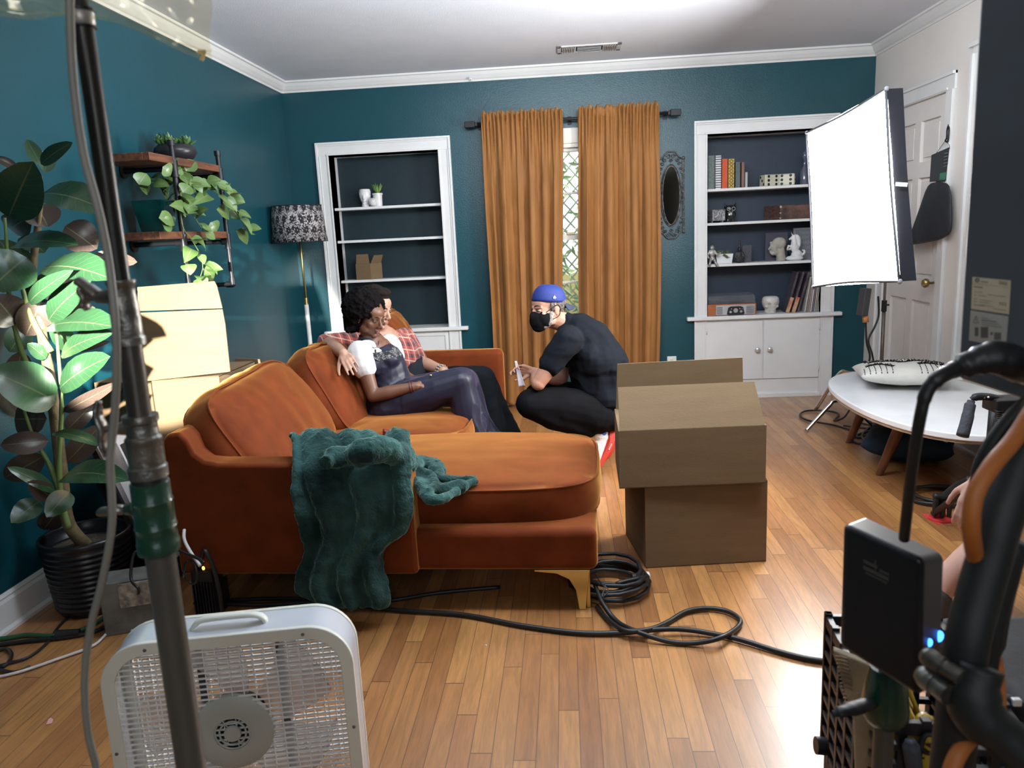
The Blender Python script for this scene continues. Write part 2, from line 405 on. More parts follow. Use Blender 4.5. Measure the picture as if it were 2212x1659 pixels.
# ---- casings, drawn as moulded boards
def vboard(mb, x0, x1, z0, z1, y, out, horiz=False):
    w_ = abs(x1-x0) if not horiz else abs(z1-z0)
    # flat board + two raised beads
    mb.bx(x0, x1, y-out*.55, y, z0, z1)
    if not horiz:
        mb.bx(x0, x0+w_*.16, y-out, y, z0, z1); mb.bx(x0+w_*.24, x0+w_*.30, y-out*.8, y, z0, z1)
        mb.bx(x1-w_*.14, x1, y-out*.8, y, z0, z1)
    else:
        mb.bx(x0, x0+.016, y-out*.97, y, z0, z1-.001); mb.bx(x1-.016, x1, y-out*.97, y, z0, z1-.001); mb.bx(x0, x1, y-out, y, z1-w_*.16, z1); mb.bx(x0+.02, x1-.02, y-out*.8, y, z1-w_*.30, z1-w_*.24); mb.bx(x0+.08, x1-.08, y-out*.8, y, z0, z0+w_*.14)
def niche(nx, depth, idx, colback, label, doors):
    x0, x1 = nx; a = x0-.098; b = x1+.098
    t = thing('built_in_bookcase', (x0, BW, 0), label, 'bookcase')
    m = MB(); vboard(m, a, x0, NB-.02, NT, BW, .026)
    w_ = .098  # mirrored right board
    m.bx(x1, b, BW-.0145, BW, NB-.02, NT); m.bx(b-w_*.16, b, BW-.026, BW, NB, NT); m.bx(b-w_*.30, b-w_*.24, BW-.021, BW, NB, NT); m.bx(x1, x1+w_*.14, BW-.021, BW, NB, NT)
    vboard(m, a, b, NT, NT+.098, BW, .026, True)
    m.build('casing', ltrim, t, bevel=.002)
    # jamb lining
    j = MB(); j.bx(x0-.012, x0, BW, BW+depth, NB, NT+.01).bx(x1, x1+.012, BW, BW+depth, NB, NT+.01).bx(x0-.012, x1+.012, BW, BW+depth, NT, NT+.012)
    j.build('side_lining', ltrim, t)
    MB().bx(x0-.012, x1+.012, BW+depth, BW+depth+.012, NB-.03, NT+.012).build('back_panel', colback, t)
    MB().bx(a-.058, b+.058, BW-.05, BW+depth, NB-.03, NB).build('sill', ltrim, t, bevel=.008, bseg=3)
    for z in (1.615, 1.363, 1.05):
        MB().bx(x0-.005, x1+.002, BW+.028, BW+depth, z-.02, z).build('shelf', ltrim, t, bevel=.002)
    # cabinet below
    c = MB(); c.bx(a, x0-.0, BW-.018, BW, .0, NB-.03).bx(x1, b, BW-.018, BW, 0, NB-.03)
    for xx in (a, b-.016): c.bx(xx, xx+.016, BW-.026, BW, 0, NB-.03)
    for xx in (x0-.014, x1): c.bx(xx, xx+.014, BW-.022, BW, 0, NB-.03)
    c.bx(x0, x1, BW-.012, BW+.02, 0, NB-.03)
    c.bx(x0-.01, x1+.01, BW-.030, BW, 0, .03)
    c.build('cabinet_face', ltrim, t, bevel=.0015)
    if doors:
        mid = (x0+x1)/2
        for q, (p0, p1) in enumerate(((x0-.008, mid-.002), (mid+.002, x1))):
            d = MB().bx(p0+.002, p1-.002, BW-.024, BW-.010, .15, .607).build('door', ltrim, t, bevel=.002)
            kx = p1-.045 if q == 0 else p0+.045
            k = MB().lathe([(.006, 0), (.006, .014), (.017, .018), (.021, .026), (.017, .034), (.004, .037)], M=Matrix.Rotation(PI/2, 3, 'X'), c=(kx, BW-.024, .385), n=18)
            k.build('knob', mat('glass_knob', (.72, .73, .70), .12, metal=.6), d, smooth=True)
            hx = p0+.004 if q == 0 else p1-.004
            for hz in (.22, .54):
                MB().cyl((hx, BW-.028, hz-.022), (hx, BW-.028, hz+.022), .005, n=10).build('hinge', ltrim, d, smooth=True)
    else:
        mm = MB()
        for z0, z1, q0, q1 in ((.15, .166, x0+.02, x1-.02), (.585, .6, x0+.02, x1-.02)): mm.bx(q0, q1, BW-.019, BW-.01, z0, z1)
        for q0 in (x0+.02, x1-.036): mm.bx(q0, q0+.016, BW-.019, BW-.01, .166, .585)
        mm.build('panel_moulding', ltrim, t, bevel=.002)
    return t
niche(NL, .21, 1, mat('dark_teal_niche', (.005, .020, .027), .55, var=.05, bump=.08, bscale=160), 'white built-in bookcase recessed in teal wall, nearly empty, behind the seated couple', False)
niche(NR, .26, 2, navy, 'white built-in bookcase with cabinet doors, full of ornaments, beside the softbox', True)
# narrow teal returns beside the niche recess are hidden inside the wall

# ---- window
cream = mat('cream_window_paint', (.74, .70, .60), .4, var=.03)
win = MB()
win.bx(WX0, WX0+.05, BW+.03, BW+.1, WZ0, WZ1).bx(WX1-.05, WX1, BW+.03, BW+.1, WZ0, WZ1).bx(WX0, WX1, BW+.03, BW+.1, WZ1-.055, WZ1).bx(WX0, WX1, BW+.03, BW+.1, WZ0, WZ0+.07)
win.bx(WX0+.04, WX1-.04, BW+.045, BW+.085, 1.285, 1.335)
win.bx(WX0+.04, WX1-.04, BW+.06, BW+.08, 1.63, 1.648).bx(WX0+.04, WX1-.04, BW+.06, BW+.08, .95, .968)
window = struct(win.build('window_1', cream, bevel=.002))
cs = MB().bx(WX0-.1, WX0, BW-.022, BW, WZ0-.03, WZ1+.11).bx(WX1, WX1+.1, BW-.022, BW, WZ0-.03, WZ1+.11).bx(WX0-.1, WX1+.1, BW-.022, BW, WZ1, WZ1+.11).bx(WX0-.13, WX1+.13, BW-.06, BW, WZ0-.05, WZ0)
cs.bx(WX0, WX1, BW-.01, BW+.03, WZ1-.03, WZ1)
cs.build('window_casing', cream, window, bevel=.002)
glass = mat('window_glass', (.9, .95, .93), .02, trans=1., ior=1.02, var=0)
MB().bx(WX0+.04, WX1-.04, BW+.068, BW+.072, WZ0+.06, WZ1-.05).build('pane', glass, window)
MB().cyl((.03, BW+.04, 1.33), (.09, BW+.04, 1.33), .006).box((.06, BW+.045, 1.34), (.05, .02, .012)).build('sash_lock', mat('dull_brass', (.35, .3, .2), .4, metal=.9), window)
# outside: lattice and vines
lt = MB()
for i in range(-14, 20):
    x = -1.0+i*.11
    lt.box((x+.3, 7.1, 1.3), (.016, .006, 3.4), rot=(0, math.radians(42), 0)); lt.box((x+.3, 7.106, 1.3), (.016, .006, 3.4), rot=(0, math.radians(-42), 0))
lt.bx(-.9, -.86, 7.08, 7.12, -.04, 3.0).bx(1.1, 1.14, 7.08, 7.12, -.04, 3.0)
tag(lt.build('garden_lattice', mat('pale_lattice_wood', (.62, .62, .58), .6)), 'pale diamond lattice screen outside the window gap between the curtains', 'lattice')
lv = MB(); rnd = random.Random(3)
for i in range(900):
    c = V((rnd.uniform(-.75, .95), rnd.uniform(6.75, 7.2), rnd.uniform(.2, 2.6)))
    R = Euler((rnd.uniform(0, 6), rnd.uniform(0, 6), rnd.uniform(0, 6))).to_matrix(); L = rnd.uniform(.04, .085); w_ = L*.3
    lv.add([c+R @ V(p) for p in ((0, -L, 0), (w_, 0, .01), (0, L, 0), (-w_, 0, .01))], [(0, 1, 2), (0, 2, 3)])
tag(lv.build('vine_foliage', mat('vine_green', (.36, .48, .24), .55, col2=(.55, .60, .42), vscale=3)), 'green vine leaves on the lattice outside the window', 'vine', kind='stuff')
tag(MB().bx(-1.2, 1.4, 7.6, 7.64, -.1, .95).build('garden_fence', mat('garden_fence_wood', (.55, .44, .22), .7, stretch=(12, 1, .6))), 'pale wooden garden fence seen low through the window gap', 'fence')
struct(MB().bx(-6, 6, BW+.6, 14, -.12, -.04).build('garden_ground', mat('garden_ground', (.25, .3, .12), .9)))

# ---- door in right wall
def door():
    y0, y1 = DY0, DY1
    d = MB()
    d.bx(RW+.028, RW+.035, y0, y1, .01, DZ)
    # stiles and rails around six panels
    cols = [(y0, y0+.10), ((y0+y1)/2-.045, (y0+y1)/2+.045), (y1-.10, y1)]
    rows = [(.01, .24), (.80, .95), (1.58, 1.68), (1.93, DZ)]
    for a, b in cols: d.bx(RW+.01, RW+.035, a, b, .01, DZ)
    for a, b in rows: d.bx(RW+.0101, RW+.035, y0, y1, a, b)
    pc = [(y0+.10, (y0+y1)/2-.045), ((y0+y1)/2+.045, y1-.10)]
    pr = [(.24, .80), (.95, 1.58), (1.68, 1.93)]
    for a, b in pc:
        for e, f in pr: d.bx(RW+.018, RW+.03, a+.025, b-.025, e+.025, f-.025)
    dd = struct(d.build('door_1', mat('door_paint', (.72, .69, .65), .38, var=.03), bevel=.003))
    c = MB()
    for a, b in ((y0-.10, y0), (y1, y1+.10)):
        c.bx(RW-.014, RW, a, b, 0, DZ)
        o_ = (a, a+.018) if a < y0 else (b-.018, b)
        c.bx(RW-.026, RW, o_[0], o_[1], 0, DZ)
    c.bx(RW-.014, RW, y0-.10, y1+.10, DZ, DZ+.10).bx(RW-.028, RW, y0-.10, y1+.10, DZ+.082, DZ+.10).bx(RW-.02, RW, y0-.02, y1+.02, DZ+.005, DZ+.018)
    c.build('door_casing', ltrim, dd, bevel=.002)
    MB().lathe([(.008, 0), (.008, .03), (.026, .038), (.029, .055), (.02, .068), (.003, .07)], M=Matrix.Rotation(-PI/2, 3, 'Y'), c=(RW+.01, DY0+.06, .93), n=18).build('door_handle', mat('aged_brass', (.5, .38, .16), .3, metal=1), dd, smooth=True)
door()
# casing of the next opening on the right wall
cc = MB().bx(RW-.016, RW, 4.50, 4.60, 0, 2.2).bx(RW-.03, RW, 4.575, 4.60, 0, 2.2).bx(RW-.016, RW, 3.4, 4.60, 2.2, 2.24).bx(RW-.035, RW, 3.4, 4.62, 2.235, 2.26)
struct(cc.build('trim_4', ltrim, bevel=.002))
# ---------------------------------------------------------------- orange velvet sectional sofa
velvet = mat('orange_velvet', (.165, .034, .009), .75, var=.14, vscale=9, bump=.08, bscale=320, sheen=1.0, spec=.12, tint=(1.0, .47, .12), stretch=(1, 1.6, 1.2), detail=6)
brass = mat('brushed_brass', (.62, .44, .15), .3, metal=1, var=.04)
SX, SY, SZR = -1.475, 2.585, math.radians(-2.0)
def sofa_frame(x, y, z): # local sofa coords -> world; x across the seat, y along the back
    c, s = math.cos(SZR), math.sin(SZR)
    return V((SX+c*x-s*y, SY+s*x+c*y, z))
def rbox(mb, x0, x1, y0, y1, z0, z1, fr=sofa_frame, **k):
    vs = [fr(a, b, e) for a in (x0, x1) for b in (y0, y1) for e in (z0, z1)]
    return mb.add(vs, [(0, 1, 3, 2), (4, 6, 7, 5), (0, 4, 5, 1), (2, 3, 7, 6), (0, 2, 6, 4), (1, 5, 7, 3)])
sofa = thing('sectional_sofa', (SX, SY, 0), 'burnt-orange velvet sectional sofa with a chaise and brass legs', 'sofa')
def cushion(name, fr, sx, sy, sz, parent, m, crown=.04, rnd=.06, seed=0, wr=.006, seam=True, nu=34, warp=None, kind=None):
    """box cushion: local centre at 0; fr maps local -> world"""
    bm = bmesh.new(); bmesh.ops.create_cube(bm, size=2.0)
    bmesh.ops.subdivide_edges(bm, edges=bm.edges[:], cuts=nu, use_grid_fill=True)
    def shape(p):
        x, y, z = p
        # superellipse rounding
        ax, ay = abs(x), abs(y)
        e = 5.0
        k = (max(ax, 1e-6)**e+max(ay, 1e-6)**e)**(1/e); kk = max(ax, ay)/k if k > 1e-6 else 1
        hx, hy, hz = sx/2, sy/2, sz/2
        X, Y, Z = x*hx*kk, y*hy*kk, z*hz
        dx, dy = hx-abs(X), hy-abs(Y); d = max(0, min(dx, dy))
        # rounded upper and lower rim
        if abs(z) > .999: 
            q = max(0, 1-d/rnd); Z = math.copysign(hz-rnd*.55*(1-math.sqrt(max(0, 1-q*q))), z)
        cr = crown*(max(0, 1-(x*x)))**.6*(max(0, 1-(y*y)))**.6
        Z += math.copysign(cr, z)*abs(z)**3
        side = 1-abs(z)**2
        if abs(x) > .999: X += math.copysign(side*crown*.35*(1-y*y), x)
        if abs(y) > .999: Y += math.copysign(side*crown*.35*(1-x*x), y)
        p = V((X, Y, Z))
        nz = noise.noise(p*5+V((seed*7, 0, 0)))*wr+noise.noise(V((p.x*3, p.y*14, p.z*6))+V((seed, 3, 0)))*wr*.7
        n = V((x*(abs(x) > .99), y*(abs(y) > .99), z*(abs(z) > .99)))
        if n.length > 0: p += n.normalized()*nz
        return warp(p) if warp else p
    for v in bm.verts: v.co = fr(shape(v.co))
    bmesh.ops.recalc_face_normals(bm, faces=bm.faces)
    me = bpy.data.meshes.new(name); bm.to_mesh(me); bm.free()
    me.materials.append(m)
    for p in me.polygons: p.use_smooth = True
    o = bpy.data.objects.new(name, me); C.objects.link(o)
    if parent is not None: o.parent = parent; o.location = -parent.location if parent.type == 'EMPTY' else (0, 0, 0)
    if seam:
        for zz in (1, -1):
            pts = []
            N = 64
            for i in range(N):
                t = i/N*4; s_ = t % 1*2-1
                q = [(1, s_), (-s_, 1), (-1, -s_), (s_, -1)][int(t)]
                pts.append(fr(shape(V((q[0]*.9999, q[1]*.9999, zz*.93)))))
            sm = MB().tube(pts, .0035, 6, closed=True).build('piping', m, None, smooth=True)
            sm.parent = o
    return o
# frame: base, back, arms
f = MB(); rbox(f, .02, .93, .02, 2.42, .155, .30); fb = f.build('seat_base', velvet, sofa, bevel=.025, bseg=4)
f = MB(); rbox(f, .03, 1.56, .015, .86, .155, .315); f.build('chaise_base', velvet, sofa, bevel=.03, bseg=4)
# back panel (outer)
f = MB(); prof = [(0, .155), (.0, .68), (.03, .705), (.075, .70), (.13, .31), (.13, .155)]
f.prism([sofa_frame(a, 0, b) for a, b in prof], (0, 0, 0), sofa_frame(0, 2.46, 0)-sofa_frame(0, 0, 0)); f.build('sofa_back', velvet, sofa, bevel=.03, bseg=4)
# near low side panel that merges into the back with a curve
pr = [(0, .155), (.0, .675), (.02, .70), (.07, .705), (.095, .675), (.115, .625), (.15, .596), (.20, .585), (.88, .572), (.905, .555), (.91, .155)]
f = MB().prism([sofa_frame(a, -.012, b) for a, b in pr], (0, 0, 0), sofa_frame(0, .10, 0)-sofa_frame(0, -.012, 0)); f.build('near_arm', velvet, sofa, bevel=.022, bseg=4)
f = MB(); rbox(f, .04, .97, 2.36, 2.47, .155, .615); f.build('far_arm', velvet, sofa, bevel=.04, bseg=5)
# seat cushions
def fr_at(cx, cy, cz, R=None):
    def fn(p):
        q = (R @ p) if R is not None else p
        return sofa_frame(cx+q.x, cy+q.y, cz+q.z)
    return fn
cushion('chaise_cushion', fr_at(.90, .485, .375), 1.34, .80, .135, sofa, velvet, crown=.035, rnd=.045, seed=1, wr=.004)
cushion('seat_cushion', fr_at(.57, 1.245, .365), .72, .72, .13, sofa, velvet, crown=.035, rnd=.06, seed=2, wr=.006)
cushion('seat_cushion', fr_at(.57, 1.985, .365), .72, .72, .13, sofa, velvet, crown=.03, rnd=.06, seed=3, wr=.006)
# back cushions lean on the back
Rb = Matrix.Rotation(math.radians(58), 3, 'Y')
def bc(cy, seed, w_, cx=.27, cz=.635, R=Rb, hgt=.50, th=.13):
    return cushion('back_cushion', fr_at(cx, cy, cz, R), hgt, w_, th, sofa, velvet, crown=.075, rnd=.06, seed=seed, wr=.011)
bc(.53, 11, .86, cx=.165, cz=.575, R=Rb @ Matrix.Rotation(.05, 3, 'Z')); bc(1.36, 12, .68, cx=.20, cz=.575, R=Matrix.Rotation(math.radians(62), 3, 'Y') @ Matrix.Rotation(-.04, 3, 'Z')); bc(2.02, 13, .62, cx=.335, cz=.66, R=Matrix.Rotation(math.radians(68), 3, 'Y'))
# brass legs: curved blade legs
def leg(x, y, fx, fy):
    m = MB(); out = [(0, .155), (-.20, .155), (-.20, .148), (-.12, .140), (-.075, .118), (-.052, .075), (-.042, .0), (-.018, .0), (0, .155)]
    pa = [sofa_frame(x+fx*a, y, b) for a, b in out[:-1]]
    th = sofa_frame(0, fy*.02, 0)-sofa_frame(0, 0, 0)
    m.prism(pa, (0, 0, 0), th)
    pb = [sofa_frame(x, y+fy*(-a)*.8, b) for a, b in out[:-1]]
    m.prism(pb, (0, 0, 0), sofa_frame(-fx*.015, 0, 0)-sofa_frame(0, 0, 0))
    m.build('leg', brass, sofa, bevel=.002)
leg(1.53, .03, 1, 1); leg(.05, .03, -1, 1); leg(1.53, .83, 1, -1); leg(.05, 2.42, -1, -1); leg(.92, 2.42, 1, -1)

# ---------------------------------------------------------------- cardboard
card = mat('cardboard', (.18, .122, .068), .85, var=.05, vscale=4, bump=.12, bscale=70, spec=.2, stretch=(1, 1, 8))
card_in = mat('cardboard_inside', (.22, .14, .075), .9, var=.05)
tapem = mat('clear_packing_tape', (.50, .38, .24), .25, var=.03)
def carton(name, corners, z0, z1, label, cat, group=None, flaps=(), open_top=False, th=.006, tape=True):
    """corners: four floor corners counter-clockwise, walls of real thickness"""
    cs_ = [V((c[0], c[1], 0)) for c in corners]; ctr = sum(cs_, V())/4
    t = thing(name, (ctr.x, ctr.y, z0), label, cat, group)
    m = MB()
    for i in range(4):
        a, b = cs_[i], cs_[(i+1) % 4]; n = (b-a).cross(V((0, 0, 1))).normalized()
        if n.dot(ctr-a) < 0: n = -n
        m.prism([a+V((0, 0, z0)), b+V((0, 0, z0)), b+V((0, 0, z1)), a+V((0, 0, z1))], (0, 0, 0), n*th)
    m.prism([c+V((0, 0, z0)) for c in cs_], (0, 0, 0), (0, 0, th))
    if not open_top: m.prism([c+V((0, 0, z1-th)) for c in cs_], (0, 0, 0), (0, 0, th))
    m.build('box_body', card, t, bevel=.0015)
    for i, L, ang in flaps:      # flap hinged on wall i, length L, tilted ang from vertical (outwards positive)
        a, b = cs_[i], cs_[(i+1) % 4]; n = (b-a).cross(V((0, 0, 1))).normalized()
        if n.dot(ctr-a) < 0: n = -n
        up = V((0, 0, 1))*math.cos(ang)-n*math.sin(ang); z = V((0, 0, z1)); ins = (b-a).normalized()*.006
        MB().prism([a+ins+z, b-ins+z, b-ins*2.5+z+up*L, a+ins*2.5+z+up*L], (0, 0, 0), up.cross((b-a).normalized())*.005).build('box_flap', card, t, bevel=.001)
    return t
c0 = at(1395, 1228, Z=0); c1 = at(1655, 1213, Z=0); ax = (c1-c0).normalized(); ay = V((-ax.y, ax.x, 0)); d_ = .40
q0 = at(1352, 1155, Z=0); ay = (q0-c0); ay.z = 0; ay = ay.normalized()
zl = at(1388, 1060, Y=c0.y).z
low = carton('cardboard_box', [c0, c1, c1+V((.03, .40, 0)), c0+ay*.36], .0005, .345, 'plain brown cardboard box on the floor, under the open one', 'box', 'cartons stacked beside the chaise')
MB().bx(c0.x-.004, c0.x+.001, c0.y+.0, c0.y+.04, .1, .2)
tp = at(1372, 1150, Y=3.13)
tm = MB().prism([tp+V((-.006, 0, -.05)), tp+V((-.002, -.012, -.05)), tp+V((0, -.012, .06)), tp+V((-.002, .004, .06))], (0, 0, 0), (-.003, 0, 0)); tm.build('packing_tape', tapem, low)
u0 = at(1338, 1055, Y=c0.y-.02); u1 = at(1652, 1070, Y=c1.y-.03)
uz = .347
up_box = carton('cardboard_box', [(u0.x, u0.y, 0), (u1.x, u1.y-.01, 0), (u1.x+.01, u1.y+.40, 0), (u0.x+.01, u0.y+.38, 0)], uz, uz+.235, 'open cardboard box with raised flaps on top of another box beside the chaise', 'box', 'cartons stacked beside the chaise', open_top=True,
                flaps=((0, .19, math.radians(-38)), (2, .20, math.radians(-2)), (1, .06, math.radians(-95)), (3, .06, math.radians(-95))))

# ---------------------------------------------------------------- curtains
curt_m = mat('ochre_velvet_curtain', (.36, .165, .052), .6, var=.1, vscale=7, bump=.05, bscale=260, sheen=.6, spec=.25, tint=(.95, .55, .2), stretch=(2, 2, .5))
# a little daylight comes through the cloth
_nt = curt_m.node_tree; _p = _nt.nodes['Principled BSDF']; _tr = _nt.nodes.new('ShaderNodeBsdfTranslucent'); _tr.inputs[0].default_value = (.85, .25, .03, 1)
_mx = _nt.nodes.new('ShaderNodeMixShader'); _mx.inputs[0].default_value = .16; _o = _nt.nodes['Material Output']
_nt.links.new(_p.outputs[0], _mx.inputs[1]); _nt.links.new(_tr.outputs[0], _mx.inputs[2]); _nt.links.new(_mx.outputs[0], _o.inputs[0])
def curtain(x0t, x1t, x0b, x1b, zb, seed, label):
    rn = random.Random(seed); folds = 6.4; N = 300; M_ = 90
    ph = [rn.uniform(0, 6) for _ in range(6)]
    def fn(u, v):
        z = 2.235-(2.235-zb)*v
        x = (x0t+(x1t-x0t)*u)*(1-v)+(x0b+(x1b-x0b)*u)*v
        w_ = u+.018*math.sin(5*u+ph[0])+.012*math.sin(11*u+ph[1])+.012*v*math.sin(7*u+ph[2]+v*2)
        big = math.sin(2*PI*folds*w_*.55+ph[3])*.5+math.sin(2*PI*folds*w_+ph[4])*.5
        big = math.copysign(abs(big)**.8, big)
        small = math.sin(2*PI*21*u+ph[5]+3*math.sin(9*u))
        k = min(1, v*9)
        zz = z
        amp = .012+.040*min(1, max(0, (v-.05)*3))
        y = BW-.115-amp*big
        g_ = math.exp(-((v-.045)/.03)**2)
        y += -.012*small*max(0, 1-v*5)
        if v < .03: zz += (.008*math.sin(2*PI*9*u+ph[1]+2*math.sin(7*u))+.006*small)*(1-v/.03); y += -.010*math.sin(2*PI*17*u+ph[2])
        y += .006*noise.noise(V((u*9, v*16, seed)))+.004*noise.noise(V((u*20, v*30, seed)))*k
        if abs(v-.028) < .008: y += .014*0+.008
        y -= .022*max(0, 1-v*10)+.008*math.exp(-((v-.035)/.012)**2)
        x += .006*math.sin(2*PI*13*u)*min(1, v*6)
        x += (.02*math.sin(v*5+seed))*(u-.5)
        return V((x, y, zz))
    t = MB().grid(fn, N, M_)
    o = t.build('curtain', curt_m, None, smooth=True, solid=.003)
    return tag(o, label, 'curtain', 'ochre velvet curtains')
curtain(-.566, .017, -.585, -.03, .035, 1, 'left ochre velvet curtain hanging behind the crouching man in a cap')
curtain(.129, .734, .10, .70, .04, 5, 'right ochre velvet curtain hanging beside the oval mirror')
blackm = mat('matt_black_metal', (.018, .018, .020), .5, metal=.3, var=.1)
rod = thing('curtain_rod', (.08, BW, 2.16), 'black curtain rod with square finials across the top of the window', 'curtain rod')
MB().cyl((-.62, BW-.10, 2.163), (.80, BW-.10, 2.163), .011, n=14).build('rod', blackm, rod, smooth=True)
for x, s in ((-.63, -1), (.81, 1)):
    MB().box((x+s*.035, BW-.10, 2.163), (.075, .045, .045)).box((x-s*.012, BW-.10, 2.163), (.02, .03, .03)).build('finial', blackm, rod, bevel=.004)
for x in (-.60, .78, .075): MB().cyl((x, BW-.10, 2.163), (x, BW, 2.163), .007).box((x, BW-.005, 2.163), (.03, .01, .06)).build('bracket', blackm, rod)

# ---------------------------------------------------------------- softbox on its stand
sbm = mat('softbox_black_nylon', (.014, .015, .020), .85, spec=.2, var=.1, bump=.1, bscale=40)
alu = mat('steel_stand', (.16, .13, .11), .4, metal=.6, var=.1)
sb = thing('softbox_light', (1.45, 3.7, 1.45), 'lit white softbox panel on a stand in front of the right bookcase', 'softbox')
n_t, n_b, f_t, f_b = V((1.306, 3.3, 1.852)), V((1.398, 3.3, 1.077)), V((1.262, 4.1, 1.786)), V((1.305, 4.1, 1.006))
n_t, f_t, f_b, n_b = at(1915, 192, Y=3.46), at(1743, 287, Y=4.26), at(1757, 620, Y=4.1), at(1944, 608, Y=3.3)
diffm = bpy.data.materials.new('lit_diffuser'); diffm.use_nodes = True
_b = diffm.node_tree.nodes['Principled BSDF']; _b.inputs['Base Color'].default_value = (.9, .9, .9, 1); _b.inputs['Emission Color'].default_value = (1, .975, .95, 1); _b.inputs['Emission Strength'].default_value = SOFTBOX_STRENGTH
_nz = _n(diffm.node_tree, 'ShaderNodeTexNoise'); _nz.inputs['Scale'].default_value = 3
_mr = _n(diffm.node_tree, 'ShaderNodeMapRange'); _mr.inputs[3].default_value = .85; _mr.inputs[4].default_value = .95; diffm.node_tree.links.new(_nz.outputs[0], _mr.inputs[0]); diffm.node_tree.links.new(_mr.outputs[0], _b.inputs['Roughness'])
nrm = (f_t-n_t).cross(n_b-n_t).normalized()
if nrm.x > 0: nrm = -nrm
def sbf(u, v, dpt=0):
    p = n_t.lerp(f_t, u).lerp(n_b.lerp(f_b, u), v)
    return p-nrm*dpt
MB().grid(lambda u, v: sbf(u, v, .002+.010*math.sin(PI*u)*math.sin(PI*v)+.002*noise.noise(V((u*4, v*4, 0)))), 24, 24).build('diffuser', diffm, sb, smooth=True)
# rim, side walls and tapering back
ringp = [(0, 0), (1, 0), (1, 1), (0, 1)]
sh = MB(); rings = []
ctr = sbf(.5, .5)
for dp, sc_ in ((-.003, 1.0), (.01, 1.0), (.07, 1.0), (.13, .3)):
    rg = []
    for i in range(4):
        a, b = ringp[i], ringp[(i+1) % 4]
        for k in range(10):
            u = a[0]+(b[0]-a[0])*k/10; v = a[1]+(b[1]-a[1])*k/10
            sag = .012*math.sin(PI*k/10)
            p = sbf(u, v, dp); c_ = ctr-nrm*dp
            dirc = (p-c_); p = c_+dirc*(sc_*(1-sag/dirc.length) if dp < .3 else sc_)
            rg.append(p)
    rings.append(rg)
vs = [p for r_ in rings for p in r_]; fs = []
for i in range(3):
    for k in range(40): fs.append((i*40+k, i*40+(k+1) % 40, (i+1)*40+(k+1) % 40, (i+1)*40+k))
fs.append(tuple(3*40+k for k in range(40)))
sh.add(vs, fs); sh.build('softbox_shell', sbm, sb, solid=.006, angle=40)
MB().tube([p for p in rings[0]], .006, 6, closed=True).build('rim', mat('softbox_grey_rim', (.04, .042, .05), .6), sb, smooth=True)
for u, v in ((0, 0), (0, 1), (1, 0), (1, 1)):
    MB().ell(sbf(u, v, .0), (.011, .008, .012), n=10).build('corner_cap', mat('grey_corner_pocket', (.20, .20, .22), .6), sb, smooth=True)
MB().box(sbf(-.005, .50, .030)+V((0, -.007, 0)), (.046, .003, .016), rot=frame((0, 0, 0), nrm, (n_b-n_t)).to_3x3().to_4x4().to_3x3() if False else (0, .12, -.05)).build('white_label', mat('reflective_label', (.85, .85, .88), .3), sb)
bk = ctr-nrm*.17
MB().lathe([(.0, -.05), (.07, -.05), (.075, -.04), (.075, .04), (.07, .05), (0, .05)], M=Matrix.Rotation(PI/2, 3, 'Y'), c=bk, n=24).build('lamp_head', sbm, sb, smooth=True, angle=40)
stp = at(1908, 700, Y=4.97); stp.z = 0
MB().tube([bk, bk.lerp(V((stp.x, stp.y, 1.42)), .5), V((stp.x, stp.y, 1.40))], .014, 10).build('yoke', alu, sb, smooth=True)
st = thing('light_stand', (stp.x, stp.y, 0), 'chrome steel stand holding up the lit softbox, foot beside the table', 'light stand')
MB().cyl((stp.x, stp.y, .35), (stp.x, stp.y, 1.40), .008).build('upper_tube', alu, st, smooth=True)
MB().cyl((stp.x, stp.y, .12), (stp.x, stp.y, .8), .011).build('lower_tube', alu, st, smooth=True)
MB().cyl((stp.x, stp.y, .76), (stp.x, stp.y, .83), .016).cyl((stp.x, stp.y, .80), (stp.x+.03, stp.y, .80), .006).build('clamp', blackm, st, smooth=True, angle=40)
lf = at(1740, 932, Z=.012); chrm = mat('chrome', (.75, .73, .70), .16, metal=1, var=.05)
for pts in ([V((stp.x, stp.y, .34)), at(1862, 862, Y=4.95), at(1805, 866, Y=4.92), at(1790, 878, Y=4.91), lf], [V((stp.x, stp.y, .34)), V((stp.x+.04, stp.y+.25, .33)), V((stp.x+.05, stp.y+.36, .30)), V((stp.x+.06, stp.y+.62, .012))], [V((stp.x, stp.y, .34)), V((stp.x-.12, stp.y+.2, .33)), V((stp.x-.16, stp.y+.3, .30)), V((stp.x-.24, stp.y+.5, .012))]):
    MB().tube(catmull(pts, 8), .013, 12).build('leg', chrm, st, smooth=True)
